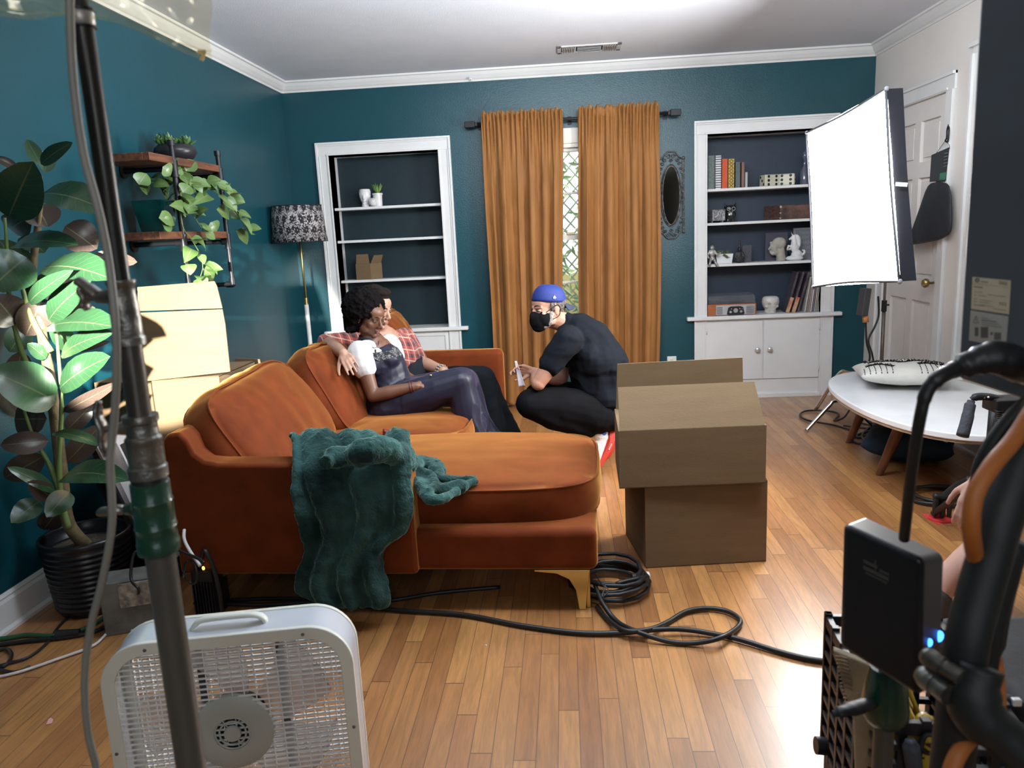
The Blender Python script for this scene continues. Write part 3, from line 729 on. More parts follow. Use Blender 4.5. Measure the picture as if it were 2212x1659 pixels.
# power brick and cables hanging under the softbox
pb = thing('power_supply', at(1868, 655, Y=4.86), 'dark grey power brick hanging on a cable under the softbox', 'power supply')
MB().box(at(1866, 652, Y=4.86), (.045, .06, .17), rot=(0, .12, .3)).build('brick', mat('dark_grey_plastic', (.05, .052, .055), .5), pb, bevel=.006)
MB().cyl(at(1869, 678, Y=4.86), at(1870, 696, Y=4.86), .018).build('plug', mat('orange_plug', (.6, .25, .09), .5), pb, smooth=True)
rubber = mat('black_rubber_cable', (.014, .014, .015), .42, var=.1)
def cable(name, pts, r, label, m=None, n=10, sm=8, flat=1., cat='cable', group=None, closed=False):
    o = MB().tube(catmull(pts, sm, closed), r, n, flat=flat, closed=closed).build(name, m or rubber, None, smooth=True)
    return tag(o, label, cat, group)
cable('power_cable', [at(1870, 697, Y=4.86), at(1872, 740, Y=4.86), at(1879, 770, Y=4.85), at(1872, 800, Y=4.86), at(1863, 840, Y=4.88), at(1858, 890, Y=4.9), V((1.95, 4.92, .012)), V((1.8, 5.0, .012))], .006, 'black cable dropping straight from the orange plug under the softbox')
cable('power_cable', [at(1897, 640, Y=4.88), at(1898, 680, Y=4.88), at(1890, 705, Y=4.87), at(1876, 735, Y=4.84), at(1884, 765, Y=4.84), at(1888, 795, Y=4.88), at(1888, 850, Y=4.9), V((2.08, 4.9, .014)), V((1.9, 5.1, .014))], .006, 'black cable looping sideways out from the softbox head')
cable('floor_cable', [at(1840, 930, Z=.01), at(1800, 918, Z=.01), at(1745, 908, Z=.01), at(1728, 896, Z=.01), at(1745, 887, Z=.01), at(1790, 888, Z=.01), at(1812, 895, Z=.01), at(1802, 908, Z=.01), at(1825, 900, Z=.03), at(1848, 862, Z=.12)], .0065, 'black cable loop on the floor beside the chrome stand foot')

# ---------------------------------------------------------------- coffee table by the door
tb = thing('coffee_table', (1.85, 4.05, 0), 'oval white-topped coffee table with tapered wooden legs by the door', 'table')
topm = mat('white_laminate', (.78, .79, .80), .22, var=.04, vscale=5)
el = []
for i in range(72):
    a = 2*PI*i/72; e = 2.3
    cx, sy_ = math.cos(a), math.sin(a); r_ = (abs(cx)**e+abs(sy_)**e)**(-1/e)
    el.append(V((1.855+.405*r_*cx+.03*(sy_*.5), 4.02+.77*r_*sy_, 0)))
MB().prism(el, (0, 0, .385), (0, 0, .415)).build('tabletop', topm, tb, bevel=.006, bseg=3)
MB().prism([p*1+V((0, 0, 0)) for p in [V((1.855, 4.02, 0))+(q-V((1.855, 4.02, 0)))*.985 for q in el]], (0, 0, .372), (0, 0, .386)).build('top_edge', mat('worn_table_edge', (.46, .36, .27), .5, var=.2, vscale=14), tb)
wal = mat('walnut', (.16, .062, .028), .38, var=.2, vscale=5, stretch=(6, 6, .8), bump=.05)
lf1, lf2, lf3 = at(1833, 956, Z=0), at(1898, 1026, Z=0), at(2098, 985, Z=0)
tops = [at(1855, 865, Z=.37), at(1925, 893, Z=.37)]
for (a, b) in ((lf1, V((1.74, 4.42, .37))), (lf2, V((1.73, 3.93, .37))), (V((2.12, 3.62, 0)), V((2.02, 3.72, .37))), (V((2.15, 4.45, 0)), V((2.03, 4.38, .37)))):
    MB().tube([b, b.lerp(a, .5), a], [.03, .026, .018], 18).build('leg', wal, tb, smooth=True, angle=50)
MB().box((1.735, 4.17, .335), (.022, .52, .075)).box((2.02, 4.05, .335), (.022, .64, .075)).box((1.88, 4.42, .335), (.30, .022, .075)).box((1.88, 3.83, .335), (.32, .022, .075), rot=(0, 0, -.35)).build('apron', wal, tb, bevel=.003)

# ---------------------------------------------------------------- floor lamp
shade_m = pattern_mat('lace_lampshade', .9, None) if False else None
def lace(g, x, y, z, nt):
    tc = nt.nodes[[n.name for n in nt.nodes if n.bl_idname == 'ShaderNodeTexCoord'][0]]
    ang = g.m('MULTIPLY', g.m('ARCTAN2', y, x), .2); sc = 15.5
    u = g.m('MULTIPLY', ang, sc); v = g.m('MULTIPLY', z, sc*.82)
    row = g.m('FLOOR', v); u2 = g.m('ADD', u, g.m('MULTIPLY', g.m('MODULO', row, 2), .5))
    fu = g.m('SUBTRACT', g.m('FRACT', u2), .5); fv = g.m('SUBTRACT', g.m('FRACT', v), .5)
    r = g.m('SQRT', g.m('ADD', g.m('MULTIPLY', fu, fu), g.m('MULTIPLY', g.m('MULTIPLY', fv, fv), .75)))
    a = g.m('ARCTAN2', fv, fu); pet = g.m('MULTIPLY', g.m('SINE', g.m('MULTIPLY', a, 6)), .045)
    fl = g.m('LESS_THAN', r, g.m('ADD', .27, pet)); core = g.m('LESS_THAN', r, .07)
    vo = nt.nodes.new('ShaderNodeTexNoise'); vo.inputs['Scale'].default_value = 46; vo.inputs['Distortion'].default_value = 2.5; nt.links.new(tc.outputs['Object'], vo.inputs['Vector'])
    dk = g.m('GREATER_THAN', vo.outputs['Fac'], .5)
    f = g.m('MAXIMUM', g.m('SUBTRACT', fl, core), dk)
    return g.mix(f, (.42, .40, .40), (.012, .012, .014))
lcm = pattern_mat('black_lace_over_white', .85, lace)
lp = at(649, 530, Y=5.55); LX = lp.x; lt_ = thing('floor_lamp', (LX, 5.55, 0), 'tall floor lamp with black lace drum shade in the far left corner', 'lamp')
shd = MB().lathe([(.176, .135), (.201, -.125)], n=48).build('lamp_shade', lcm, lt_, smooth=True, solid=.003); shd.location = (0, 0, 1.49)
for rr_, rz_ in ((.199, 1.367), (.176, 1.625)): MB().tube([V((LX+rr_*math.cos(a*PI/24), 5.55+rr_*math.sin(a*PI/24), rz_)) for a in range(48)], .003, 6, closed=True).build('shade_rim', blackm, lt_, smooth=True)
MB().cyl((LX, 5.55, .92), (LX, 5.55, 1.50), .008).build('upper_pole', brass, lt_, smooth=True)
MB().cyl((LX, 5.55, .90), (LX, 5.55, .96), .014).build('collar', brass, lt_, smooth=True, angle=40)
MB().cyl((LX, 5.55, .02), (LX, 5.55, .91), .016).build('lower_pole', mat('white_lamp_enamel', (.72, .71, .68), .3), lt_, smooth=True)
MB().lathe([(0, 0), (.14, 0), (.14, .012), (.02, .03), (0, .03)], c=(LX, 5.55, 0)).build('lamp_base', mat('white_lamp_enamel', (.72, .71, .68), .3), lt_, smooth=True, angle=40)

# ---------------------------------------------------------------- ceiling vent
vt = thing('ceiling_vent', (.215, 5.49, CH), 'white metal air vent set in the ceiling above the curtains', 'vent')
vm = mat('vent_enamel', (.60, .60, .60), .4)
m = MB(); VX0, VX1, VY0, VY1 = .0, .43, 5.40, 5.60
m.bx(VX0, VX1, VY0, VY0+.028, CH-.008, CH).bx(VX0, VX1, VY1-.028, VY1, CH-.008, CH).bx(VX0, VX0+.03, VY0, VY1, CH-.008, CH).bx(VX1-.03, VX1, VY0, VY1, CH-.008, CH)
m.build('vent_frame', vm, vt, bevel=.002)
MB().bx(VX0+.03, VX1-.03, VY0+.028, VY1-.028, CH-.002, CH-.0005).build('vent_recess', mat('vent_shadow', (.03, .03, .03), .8), vt)
for i in range(8):
    for xx in (VX0+.04+i*.0115, VX1-.04-i*.0115):
        MB().box((xx, 5.50, CH-.010), (.0015, .14, .016), rot=(0, .7 if xx < .2 else -.7, 0)).build('vent_blade', vm, vt)
for i in range(5): MB().box((.215, 5.442+i*.029, CH-.010), (.16, .020, .0015), rot=(.5, 0, 0)).build('vent_blade', vm, vt)
# wall outlet
ot = thing('wall_outlet', at(1451, 785, Y=BW), 'white double wall outlet on teal wall beside the right bookcase', 'outlet')
oc = at(1451, 785, Y=BW); wp = mat('outlet_plastic', (.78, .78, .76), .3)
MB().box(oc+V((0, -.004, 0)), (.072, .008, .115)).build('plate', wp, ot, bevel=.003)
for dz in (.027, -.027):
    s_ = MB().lathe([(.0, 0), (.017, 0), (.017, .004), (0, .004)], M=Matrix.Rotation(PI/2, 3, 'X'), c=oc+V((0, -.008, dz)), n=20).build('socket', wp, ot)
    MB().box(oc+V((-.006, -.0125, dz+.003)), (.0025, .001, .009)).box(oc+V((.006, -.0125, dz+.003)), (.0025, .001, .007)).box(oc+V((0, -.0125, dz-.009)), (.005, .001, .005)).build('slot', blackm, s_)
# small hook on the crown moulding
hk = at(1016, 171, Y=BW-.05)
tag(MB().ell(hk, (.012, .006, .012)).cyl(hk, hk+V((.01, -.02, -.012)), .004).build('cup_hook', ltrim), 'tiny white-painted hook on the crown moulding above the left bookcase', 'hook')
# ---------------------------------------------------------------- left wall: pipe shelf
wood = mat('stained_shelf_wood', (.20, .075, .035), .5, var=.3, vscale=5, stretch=(8, 1, 8), bump=.2, bscale=30, col2=(.07, .028, .016))
pipe = mat('black_iron_pipe', (.022, .024, .028), .38, metal=.4, var=.1)
ps = thing('pipe_wall_shelf', (LW, 3.9, 1.15), 'black iron pipe wall shelf with two dark stained planks', 'shelf')
PX = -1.85
for y in (3.665, 4.165):
    MB().cyl((PX, y, 1.165), (PX, y, 1.862), .0125).build('pipe_upright', pipe, ps, smooth=True, angle=50)
    for z in (1.735, 1.385, 1.15):
        MB().cyl((LW+.01, y, z), (PX, y, z), .0125).cyl((LW, y, z), (LW+.008, y, z), .035).build('pipe_arm', pipe, ps, smooth=True, angle=50)
    for z in (1.735, 1.385): MB().cyl((PX, y, z-.035), (PX, y, z+.035), .0175).cyl((PX-.035, y, z), (PX, y, z), .0175).cyl((PX, y, z+.033), (PX, y, z+.040), .020).cyl((PX, y, z-.040), (PX, y, z-.033), .020).build('pipe_fitting', pipe, ps, smooth=True, angle=50)
    MB().cyl((PX, y, 1.84), (PX, y, 1.866), .0175).build('pipe_cap', pipe, ps, smooth=True, angle=50)
    MB().ell((PX, y, 1.152), (.019, .019, .019)).cyl((PX, y, 1.15), (PX, y, 1.185), .0175).cyl((PX-.035, y, 1.15), (PX, y, 1.15), .0175).build('pipe_fitting', pipe, ps, smooth=True, angle=50)
for z, y1 in ((1.753, 4.225), (1.403, 4.18)):
    MB().bx(LW+.012, PX-.018, 3.43, y1, z, z+.036).bx(PX-.018, PX+.012, 3.43, 3.645, z, z+.036).bx(PX-.018, PX+.012, 3.69, 4.14, z, z+.036).build('plank', wood, ps, bevel=.003)
def leaf(mb, base, tip, w, nrm, fold=.18, curl=.12, nv=9, shape='oval', rag=0):
    base, tip = V(base), V(tip); d = tip-base; L = d.length; d.normalize()
    n = V(nrm); n = (n-d*n.dot(d)).normalized(); s = d.cross(n)
    o = len(mb.v)
    prof = {'oval': lambda t: (math.sin(PI*min(1, t*.96+.02))**.62)*(1-.18*t) if t < 1 else 0, 'heart': lambda t: (math.sin(PI*t**.62)**.75) if 0 < t < 1 else 0}[shape]
    vs = []
    for i in range(nv):
        t = i/(nv-1); c = base+d*L*t-n*(curl*L*(t-.35)**2*2)+n*.02*L
        hw = w/2*max(.02, prof(t)) if 0 < i < nv-1 else w*.01
        for k in (-1, -.5, 0, .5, 1):
            vs.append(c+s*hw*k+n*abs(k)**1.3*hw*fold+n*.02*w*math.sin(i*3.1+k*4)*rag)
    fs = [(i*5+k, i*5+k+1, (i+1)*5+k+1, (i+1)*5+k) for i in range(nv-1) for k in range(4)]
    mb.add(vs, fs)
    mb.uvs = getattr(mb, 'uvs', [])
    for i in range(nv-1):
        for k in range(4):
            for (a, b) in ((i, k), (i, k+1), (i+1, k+1), (i+1, k)): mb.uvs.append((b/4, a/(nv-1)))
def leaf_build(mb, name, m, parent):
    me = bpy.data.meshes.new(name); me.from_pydata([tuple(v) for v in mb.v], [], mb.f); me.update()
    uv = me.uv_layers.new(name='leaf'); 
    for i, q in enumerate(mb.uvs): uv.data[i].uv = q
    for p in me.polygons: p.use_smooth = True
    me.materials.append(m); o = bpy.data.objects.new(name, me); C.objects.link(o)
    if parent is not None:
        o.parent = parent
        if parent.type == 'EMPTY' and not parent.get('_local'): o.location = -parent.location
    return o
def leaf_mat(name, top, under, vein, rough=.3, veins=True, var=.5, edge=None):
    m = bpy.data.materials.new(name); m.use_nodes = True; nt = m.node_tree; b = nt.nodes['Principled BSDF']; g = NG(nt)
    uv = _n(nt, 'ShaderNodeUVMap'); sx = _n(nt, 'ShaderNodeSeparateXYZ'); nt.links.new(uv.outputs[0], sx.inputs[0])
    u, v = sx.outputs[0], sx.outputs[1]
    du = g.m('ABSOLUTE', g.m('SUBTRACT', u, .5))
    mid = g.m('MULTIPLY', g.m('LESS_THAN', du, .018), .7)
    sv = g.m('FRACT', g.m('MULTIPLY', g.m('SUBTRACT', v, g.m('MULTIPLY', du, .35)), 11)); side = g.m('MULTIPLY', g.m('LESS_THAN', sv, .09), .14 if veins else 0)
    geo = _n(nt, 'ShaderNodeNewGeometry')
    tc = _n(nt, 'ShaderNodeTexCoord'); no = _n(nt, 'ShaderNodeTexNoise'); no.inputs['Scale'].default_value = 9; nt.links.new(tc.outputs['Object'], no.inputs[0])
    t2 = g.mix(g.m('MULTIPLY', no.outputs['Fac'], var), top, tuple(c*1.9 for c in top))
    if edge: t2 = g.mix(g.m('LESS_THAN', du, .2), t2, edge)
    base = g.mix(geo.outputs['Backfacing'], t2, under)
    out = g.mix(g.m('MAXIMUM', mid, side), base, vein)
    nt.links.new(out, b.inputs['Base Color']); b.inputs['Roughness'].default_value = rough; b.inputs['Coat Weight'].default_value = .25; b.inputs['Coat Roughness'].default_value = .2
    bp = _n(nt, 'ShaderNodeBump'); bp.inputs['Strength'].default_value = .12; bp.inputs['Distance'].default_value = .003
    nt.links.new(sv, bp.inputs['Height']); nt.links.new(bp.outputs[0], b.inputs['Normal'])
    MATS[name] = m; return m
# succulent bowl on the top plank
bl = thing('succulent_bowl', (-1.965, 3.93, 1.789), 'black bowl of green succulents on the top shelf plank', 'plant')
bc_ = V((-1.965, 3.93, 1.789))
MB().lathe([(.0, 0), (.05, 0), (.085, .022), (.105, .05), (.098, .074), (.08, .088), (.074, .084), (.0, .075)], c=bc_, n=36).build('bowl', mat('black_glazed_bowl', (.02, .02, .024), .35, bump=.05), bl, smooth=True)
lvs = MB(); rr = random.Random(4)
for k in range(9):
    a = k*.7; c = bc_+V((rr.uniform(-.055, .055), rr.uniform(-.06, .06), .08))
    for j in range(13):
        an = j*2.4; el_ = .35+.09*j; d = V((math.cos(an)*math.cos(el_), math.sin(an)*math.cos(el_), math.sin(el_)))
        leaf(lvs, c, c+d*rr.uniform(.045, .068), .024, V((0, 0, 1))-d*.3, fold=.4, curl=-.2, nv=6)
leaf_build(lvs, 'foliage', leaf_mat('succulent_green', (.06, .14, .035), (.08, .17, .05), (.16, .26, .08), .45, False), bl)
# pothos in a green glass vase on the lower plank
pv = thing('trailing_pothos', (-1.965, 3.62, 1.44), 'trailing variegated pothos in a dark green glass vase on the lower plank', 'plant')
gl = mat('dark_green_glazed_glass', (.006, .07, .062), .1, coat=.8, var=.3)
ctr_ = V((-1.965, 3.66, 1.44))
MB().add([ctr_+V((a*s_*(.055+.022*z/.15), b*s_*(.055+.022*z/.15), z)) for z in (0, .15) for s_, (a, b) in ((1, (1, 1)), (1, (-1, 1)), (1, (-1, -1)), (1, (1, -1)))],
         [(0, 1, 2, 3), (0, 4, 5, 1), (1, 5, 6, 2), (2, 6, 7, 3), (3, 7, 4, 0)]).build('vase', gl, pv, solid=.004, bevel=.003)
pot_m = leaf_mat('pothos_leaf', (.065, .125, .03), (.11, .16, .08), (.28, .33, .14), .42, True, .9, edge=(.11, .18, .055))
lvs = MB(); sts = MB(); rr = random.Random(12)
vinesP = [[(360, 435, -1.95), (372, 385, -1.93), (400, 372, -1.86), (440, 400, -1.82), (480, 425, -1.79), (512, 462, -1.78), (538, 500, -1.77)],
          [(360, 435, -1.95), (390, 400, -1.88), (430, 392, -1.80), (470, 398, -1.78), (500, 428, -1.77)],
          [(360, 435, -1.95), (395, 440, -1.84), (420, 470, -1.80), (440, 500, -1.80)],
          [(360, 435, -1.95), (345, 400, -1.96), (318, 395, -1.98), (300, 405, -2.0)],
          [(360, 435, -1.95), (380, 420, -1.86), (395, 490, -1.80), (412, 515, -1.80), (430, 545, -1.80), (438, 575, -1.80), (432, 600, -1.80)],
          [(360, 435, -1.95), (352, 380, -1.94), (350, 365, -1.92), (366, 360, -1.9)]]
for q, vn in enumerate(vinesP):
    pts = catmull([at(a, b, X=c) for a, b, c in vn], 7); sts.tube(pts, .0025, 5)
    N = len(pts)
    for i in range(4, N, 2 if q < 4 or q == 5 else 4):
        if q == 4 and 8 < i < 18: continue
        d = V((rr.uniform(.1, .9), rr.uniform(-.7, .7), rr.uniform(-.9, .35))).normalized(); L = rr.uniform(.055, .095)
        b0 = pts[i]+d*.01
        leaf(lvs, b0, b0+d*L, L*.78, V((.7, -.7, .6))+V((rr.uniform(-.5, .5), rr.uniform(-.5, .5), rr.uniform(-.3, .6))), fold=rr.uniform(.1, .4), curl=rr.uniform(0, .4), nv=7, shape='heart')
for (a, b, c, e) in ((300, 398, 318, 372), (352, 360, 372, 378), (395, 415, 412, 398), (402, 455, 378, 440), (422, 440, 398, 452), (455, 420, 425, 432), (470, 452, 505, 470), (512, 498, 545, 528), (492, 415, 525, 440), (415, 535, 402, 560), (440, 580, 468, 605), (405, 570, 412, 592), (430, 600, 440, 622), (345, 470, 385, 478), (350, 480, 378, 492), (500, 470, 520, 452), (455, 480, 470, 500)):
    leaf(lvs, at(a, b, X=-1.81), at(c, e, X=-1.79), .075, V((.6, -.8, .3)), fold=.2, curl=.25, nv=7, shape='heart')
leaf_build(lvs, 'foliage', pot_m, pv); sts.build('stem', mat('vine_stem', (.16, .22, .06), .5), pv, smooth=True)

# ---------------------------------------------------------------- rubber plant
rp_ = thing('rubber_plant', (-1.885, 2.66, 0), 'tall rubber plant with glossy dark leaves in a ribbed black pot', 'plant')
pc = V((-1.885, 2.66, 0)); prof = [(0, 0), (.125, 0), (.13, .012)]
for i in range(11):
    z = .03+i*.022; r_ = .133+.022*(i/11)
    prof += [(r_, z-.009), (r_+.005, z-.004), (r_+.006, z), (r_+.005, z+.004), (r_, z+.009)]
prof += [(.160, .275), (.163, .288), (.160, .298), (.150, .298), (.147, .29), (.145, .24)]
MB().lathe(prof, c=pc, n=56).build('plant_pot', mat('ribbed_black_pot', (.010, .010, .012), .32, var=.1), rp_, smooth=True, solid=0)
MB().lathe([(.146, .245), (.10, .252), (.04, .256), (0, .257)], c=pc, n=40).build('soil', mat('dry_soil', (.09, .07, .045), .95, bump=.8, bscale=90, var=.2), rp_, smooth=True)
PY = 2.60
st_ = MB(); rr = random.Random(8)
def PT(px, py, dy=0): return at(px, py, Y=PY+dy)
def inside(p):  # keep off the wall
    return V((max(p.x, LW+.03), p.y, p.z))
st_.tube(catmull([V((-1.885, 2.66, .24)), PT(148, 1130), PT(135, 1040), PT(122, 920), PT(108, 820), PT(92, 730), PT(80, 660), PT(70, 590), PT(78, 520), PT(88, 440), PT(88, 380)], 6), [.024, .023, .022, .021, .019, .017, .016, .014, .012, .008, .005], 12)
st_.build('trunk', mat('rubber_plant_bark', (.21, .155, .075), .75, var=.25, vscale=20, bump=.4, bscale=50), rp_, smooth=True)
sg = MB()
for pts in ([(148, 1140), (132, 1080), (128, 990), (133, 880), (128, 790), (120, 705)], [(140, 1100), (110, 1010), (75, 950), (50, 880)], [(105, 850), (60, 790), (35, 720), (20, 640), (15, 540), (10, 470)], [(110, 760), (70, 690), (48, 620), (40, 560)]):
    sg.tube(catmull([inside(PT(a, b, -.03)) for a, b in pts], 5), [.012, .010, .008, .006, .005], 8)
sg.build('stem', mat('rubber_plant_stem', (.17, .25, .07), .5), rp_, smooth=True)
rub = leaf_mat('rubber_leaf', (.016, .048, .020), (.060, .042, .034), (.16, .18, .08), .26, True, .8)
LV = [ # base, tip, width(px), depth offset, under side shown?, lean
 (18, 470, 66, 358, 78, -.15, 0, .4), (88, 415, 228, 440, 66, -.10, 0, .6), (88, 357, 58, 300, 24, 0, 0, 0), (87, 355, 147, 308, 26, -.05, 0, .4), (96, 372, 110, 318, 26, .05, 0, 0),
 (104, 490, 78, 440, 60, .02, 1, 0), (140, 488, 208, 535, 62, .03, 1, 0), (25, 530, 157, 515, 50, -.15, 0, .7), (95, 575, 232, 585, 76, -.12, 0, .8), (58, 555, -20, 620, 78, -.18, 0, .4),
 (60, 655, 138, 588, 30, -.18, 0, .3), (103, 692, 182, 606, 48, -.1, 0, .5), (100, 705, 238, 692, 74, -.16, 0, .9), (128, 768, 227, 712, 42, -.08, 0, .6), (128, 838, 225, 768, 58, -.12, 0, .5),
 (122, 868, -15, 800, 88, -.2, 0, .5), (135, 890, 250, 830, 24, -.04, 1, 0), (143, 930, 203, 870, 36, .05, 1, 0), (112, 935, 213, 950, 28, -.15, 0, .9), (130, 1030, 258, 1016, 60, -.18, 0, .7),
 (143, 1000, 215, 922, 46, .04, 1, 0), (105, 952, 0, 962, 42, -.1, 1, 0), (95, 985, -12, 1035, 50, -.05, 1, 0), (120, 1062, 26, 1008, 26, -.14, 0, .4), (114, 1076, 64, 1042, 34, -.12, 1, 0),
 (86, 1082, 28, 1124, 42, -.16, 0, .5), (150, 1062, 104, 1112, 42, -.17, 0, .4), (125, 1100, 92, 1150, 44, .02, 1, 0), (200, 552, 297, 566, 28, .10, 1, 0), (45, 600, 0, 515, 62, .0, 0, .2),
 (88, 650, 56, 728, 56, -.02, 1, 0), (38, 700, -12, 640, 64, -.08, 1, 0), (100, 775, 62, 742, 26, -.05, 0, .3), (100, 905, 25, 905, 72, .0, 1, 0), (38, 362, -12, 338, 16, -.05, 1, 0), (140, 762, 236, 738, 14, .05, 1, 0),
 (60, 470, 10, 500, 50, .08, 1, 0), (110, 600, 80, 660, 60, .1, 1, 0), (130, 560, 190, 610, 60, .1, 1, 0), (95, 545, 50, 500, 50, .05, 0, .3), (30, 830, 70, 895, 50, .08, 1, 0), (110, 700, 160, 760, 40, .1, 0, .3), (45, 760, 0, 850, 50, .05, 1, 0), (140, 690, 205, 665, 34, .06, 1, 0), (20, 760, 60, 700, 46, .1, 0, 0), (75, 600, 140, 640, 50, .08, 0, .2)]
lvs = MB()
for (bx_, by_, tx, ty, wpx, dy, un, lean) in LV:
    b0 = inside(PT(bx_, by_, dy*.5)); t0 = inside(PT(tx, ty, dy*1.3)); w_ = wpx/560
    n0 = (V((0, 0, H0))-b0).normalized()+V((.2, 0, lean))
    mb2 = MB(); leaf(mb2, b0, t0, w_*1.22, n0 if not un else n0, fold=.16, curl=.10+.1*rr.random(), nv=13, rag=.4)
    fs = mb2.f if not un else [tuple(reversed(f)) for f in mb2.f]
    us = mb2.uvs
    if un: us = [us[i*4+3-j] for i in range(len(us)//4) for j in range(4)]
    o_ = len(lvs.v); lvs.v += mb2.v; lvs.f += [tuple(i+o_ for i in f) for f in fs]; lvs.uvs = getattr(lvs, 'uvs', [])+us
leaf_build(lvs, 'foliage', rub, rp_)

# ---------------------------------------------------------------- cartons and prints against the left wall
lc1 = carton('moving_box', [(-2.07, 3.14, 0), (-1.775, 3.07, 0), (-1.775, 3.55, 0), (-2.07, 3.55, 0)], .0005, .80, 'upright cardboard box with black scrawl by the left wall behind the plant', 'box')
inkm = mat('black_marker', (.02, .02, .02), .6)
hw = MB()
for st in ([(255, 842), (262, 848), (258, 862), (252, 866)], [(270, 830), (262, 850), (268, 866), (275, 855), (272, 840)], [(276, 838), (280, 868), (290, 850), (292, 862)]):
    hw.tube(catmull([at(a, b, Y=3.098) for a, b in st], 4), .0022, 5)
hw.build('marker_scrawl', inkm, lc1)
lc2 = carton('moving_box', [(-1.768, 3.07, 0), (-1.49, 3.11, 0), (-1.49, 3.5, 0), (-1.768, 3.5, 0)], .0005, .815, 'large cardboard box behind the sofa with its lit flap standing up', 'box', tape=False)
P_ = lambda a, b, y: at(a, b, Y=y)
fl = [P_(296, 826, 3.055), P_(497, 803, 3.07), P_(486, 700, 3.085), P_(480, 668, 3.09), P_(296, 676, 3.08)]
MB().prism(fl, (0, 0, 0), (0, .006, 0)).build('box_flap', card, lc2, bevel=.001)
fl = [P_(297, 672, 3.10), P_(480, 666, 3.10), P_(468, 618, 3.13), P_(463, 608, 3.14), P_(297, 620, 3.13)]
MB().prism(fl, (0, 0, 0), (0, .006, 0)).prism([P_(296, 628, 3.13), P_(466, 618, 3.135), P_(462, 607, 3.16), P_(296, 620, 3.155)], (0, 0, 0), (0, .006, 0)).build('box_flap', card, lc2, bevel=.001)
lc3 = thing('flattened_carton', (-1.45, 3.6, .7), 'flattened cardboard sheet standing behind the orange back cushion', 'cardboard')
MB().prism([at(496, 806, Y=3.56), at(570, 812, Y=3.56), at(560, 776, Y=3.56), at(508, 774, Y=3.56)]+[], (0, 0, 0), (0, .008, 0)).build('sheet', card, lc3)
MB().prism([V((-1.74, 3.56, .02)), V((-1.49, 3.56, .02)), at(498, 806, Y=3.56), at(420, 800, Y=3.56)], (0, 0, 0), (0, .008, 0)).build('sheet', card, lc3)
fr_ = thing('black_picture_frame', (-1.5, 3.66, .4), 'black frame edge with white card poking up behind the flattened carton', 'picture frame')
MB().prism([at(552, 778, Y=3.62), at(567, 785, Y=3.62), at(588, 835, Y=3.62), at(560, 840, Y=3.62)], (0, 0, 0), (0, .02, 0)).prism([V((-1.60, 3.62, .02)), V((-1.5, 3.62, .02)), at(580, 840, Y=3.62), at(545, 838, Y=3.62)], (0, 0, 0), (0, .02, 0)).build('frame', blackm, fr_)
MB().prism([at(563, 795, Y=3.612), at(569, 797, Y=3.612), at(583, 832, Y=3.612), at(577, 834, Y=3.612)], (0, 0, 0), (0, .006, 0)).build('mat_board', mat('white_mat_board', (.74, .74, .76), .7), fr_)
# framed print leaning against the boxes, facing the room
def poster():
    t = thing('framed_print', (-1.66, 2.8, 0), 'black framed black-and-white print leaning beside the plant pot', 'picture')
    B0, B1 = V((-1.665, 2.74, .004)), V((-1.68, 3.058, .004)); up = V((-.21, .0, .63))
    n = (B1-B0).cross(up).normalized(); n = n if n.x > 0 else -n
    f = lambda u, v, d=0: B0.lerp(B1, u)+up*v+n*d
    def quad(u0, u1, v0, v1, d0, d1): return [f(u0, v0, d0), f(u1, v0, d0), f(u1, v1, d0), f(u0, v1, d0)], n*(d1-d0)
    def pan(name, m, *rects):
        mb = MB()
        for r_ in rects: q, e = quad(*r_); mb.prism(q, (0, 0, 0), e)
        return mb.build(name, m, t)
    pan('frame', blackm, (0, 1, 0, .10, 0, .022), (0, 1, .97, 1, 0, .022), (0, .05, .10, .97, 0, .022), (.95, 1, .10, .97, 0, .022))
    pan('mat_board', mat('white_mat_board', (.74, .74, .76), .7), (.05, .95, .10, .97, 0, .010))
    pr_ = pan('print', mat('monochrome_photo', (.05, .05, .055), .4, col2=(.25, .24, .23), vscale=5), (.10, .90, .22, .50, .010, .0115), (.10, .5, .5, .92, .010, .0115))
    pan('photo_detail', mat('pale_photo_area', (.55, .55, .56), .6), (.35, .9, .50, .62, .0115, .0122), (.2, .4, .55, .72, .0115, .0122))
    pan('dark_scene', mat('dark_photo_area', (.03, .03, .033), .4), (.55, .88, .66, .90, .0105, .0118))
    c = f(.72, .58, .0128); e1 = (B1-B0).normalized(); e2 = up.normalized()
    em = MB().tube([c+e1*.042*math.cos(a*PI/16)+e2*.042*math.sin(a*PI/16) for a in range(32)], .004, 6, closed=True).tube([c+e1*.027*math.cos(a*PI/16)+e2*.027*math.sin(a*PI/16) for a in range(32)], .002, 6, closed=True)
    em.build('round_emblem', inkm, t)
    for k, chh in enumerate('STAY'):
        a = 2.4-k*.5; text_mesh('emblem_letter', chh, .017, frame(c+e1*.034*math.cos(a)+e2*.034*math.sin(a)+n*.001, e1*math.sin(a)-e2*math.cos(a), e1*math.cos(a)+e2*math.sin(a)), inkm, t)
    tag(MB().prism([V((-1.80, 2.88, .004)), V((-1.80, 3.05, .004)), V((-1.97, 3.05, .52)), V((-1.97, 2.88, .52))], (0, 0, 0), (-.018, 0, 0)).build('picture_frame', blackm), 'plain black frame stacked behind the black-and-white print', 'picture frame')
poster()
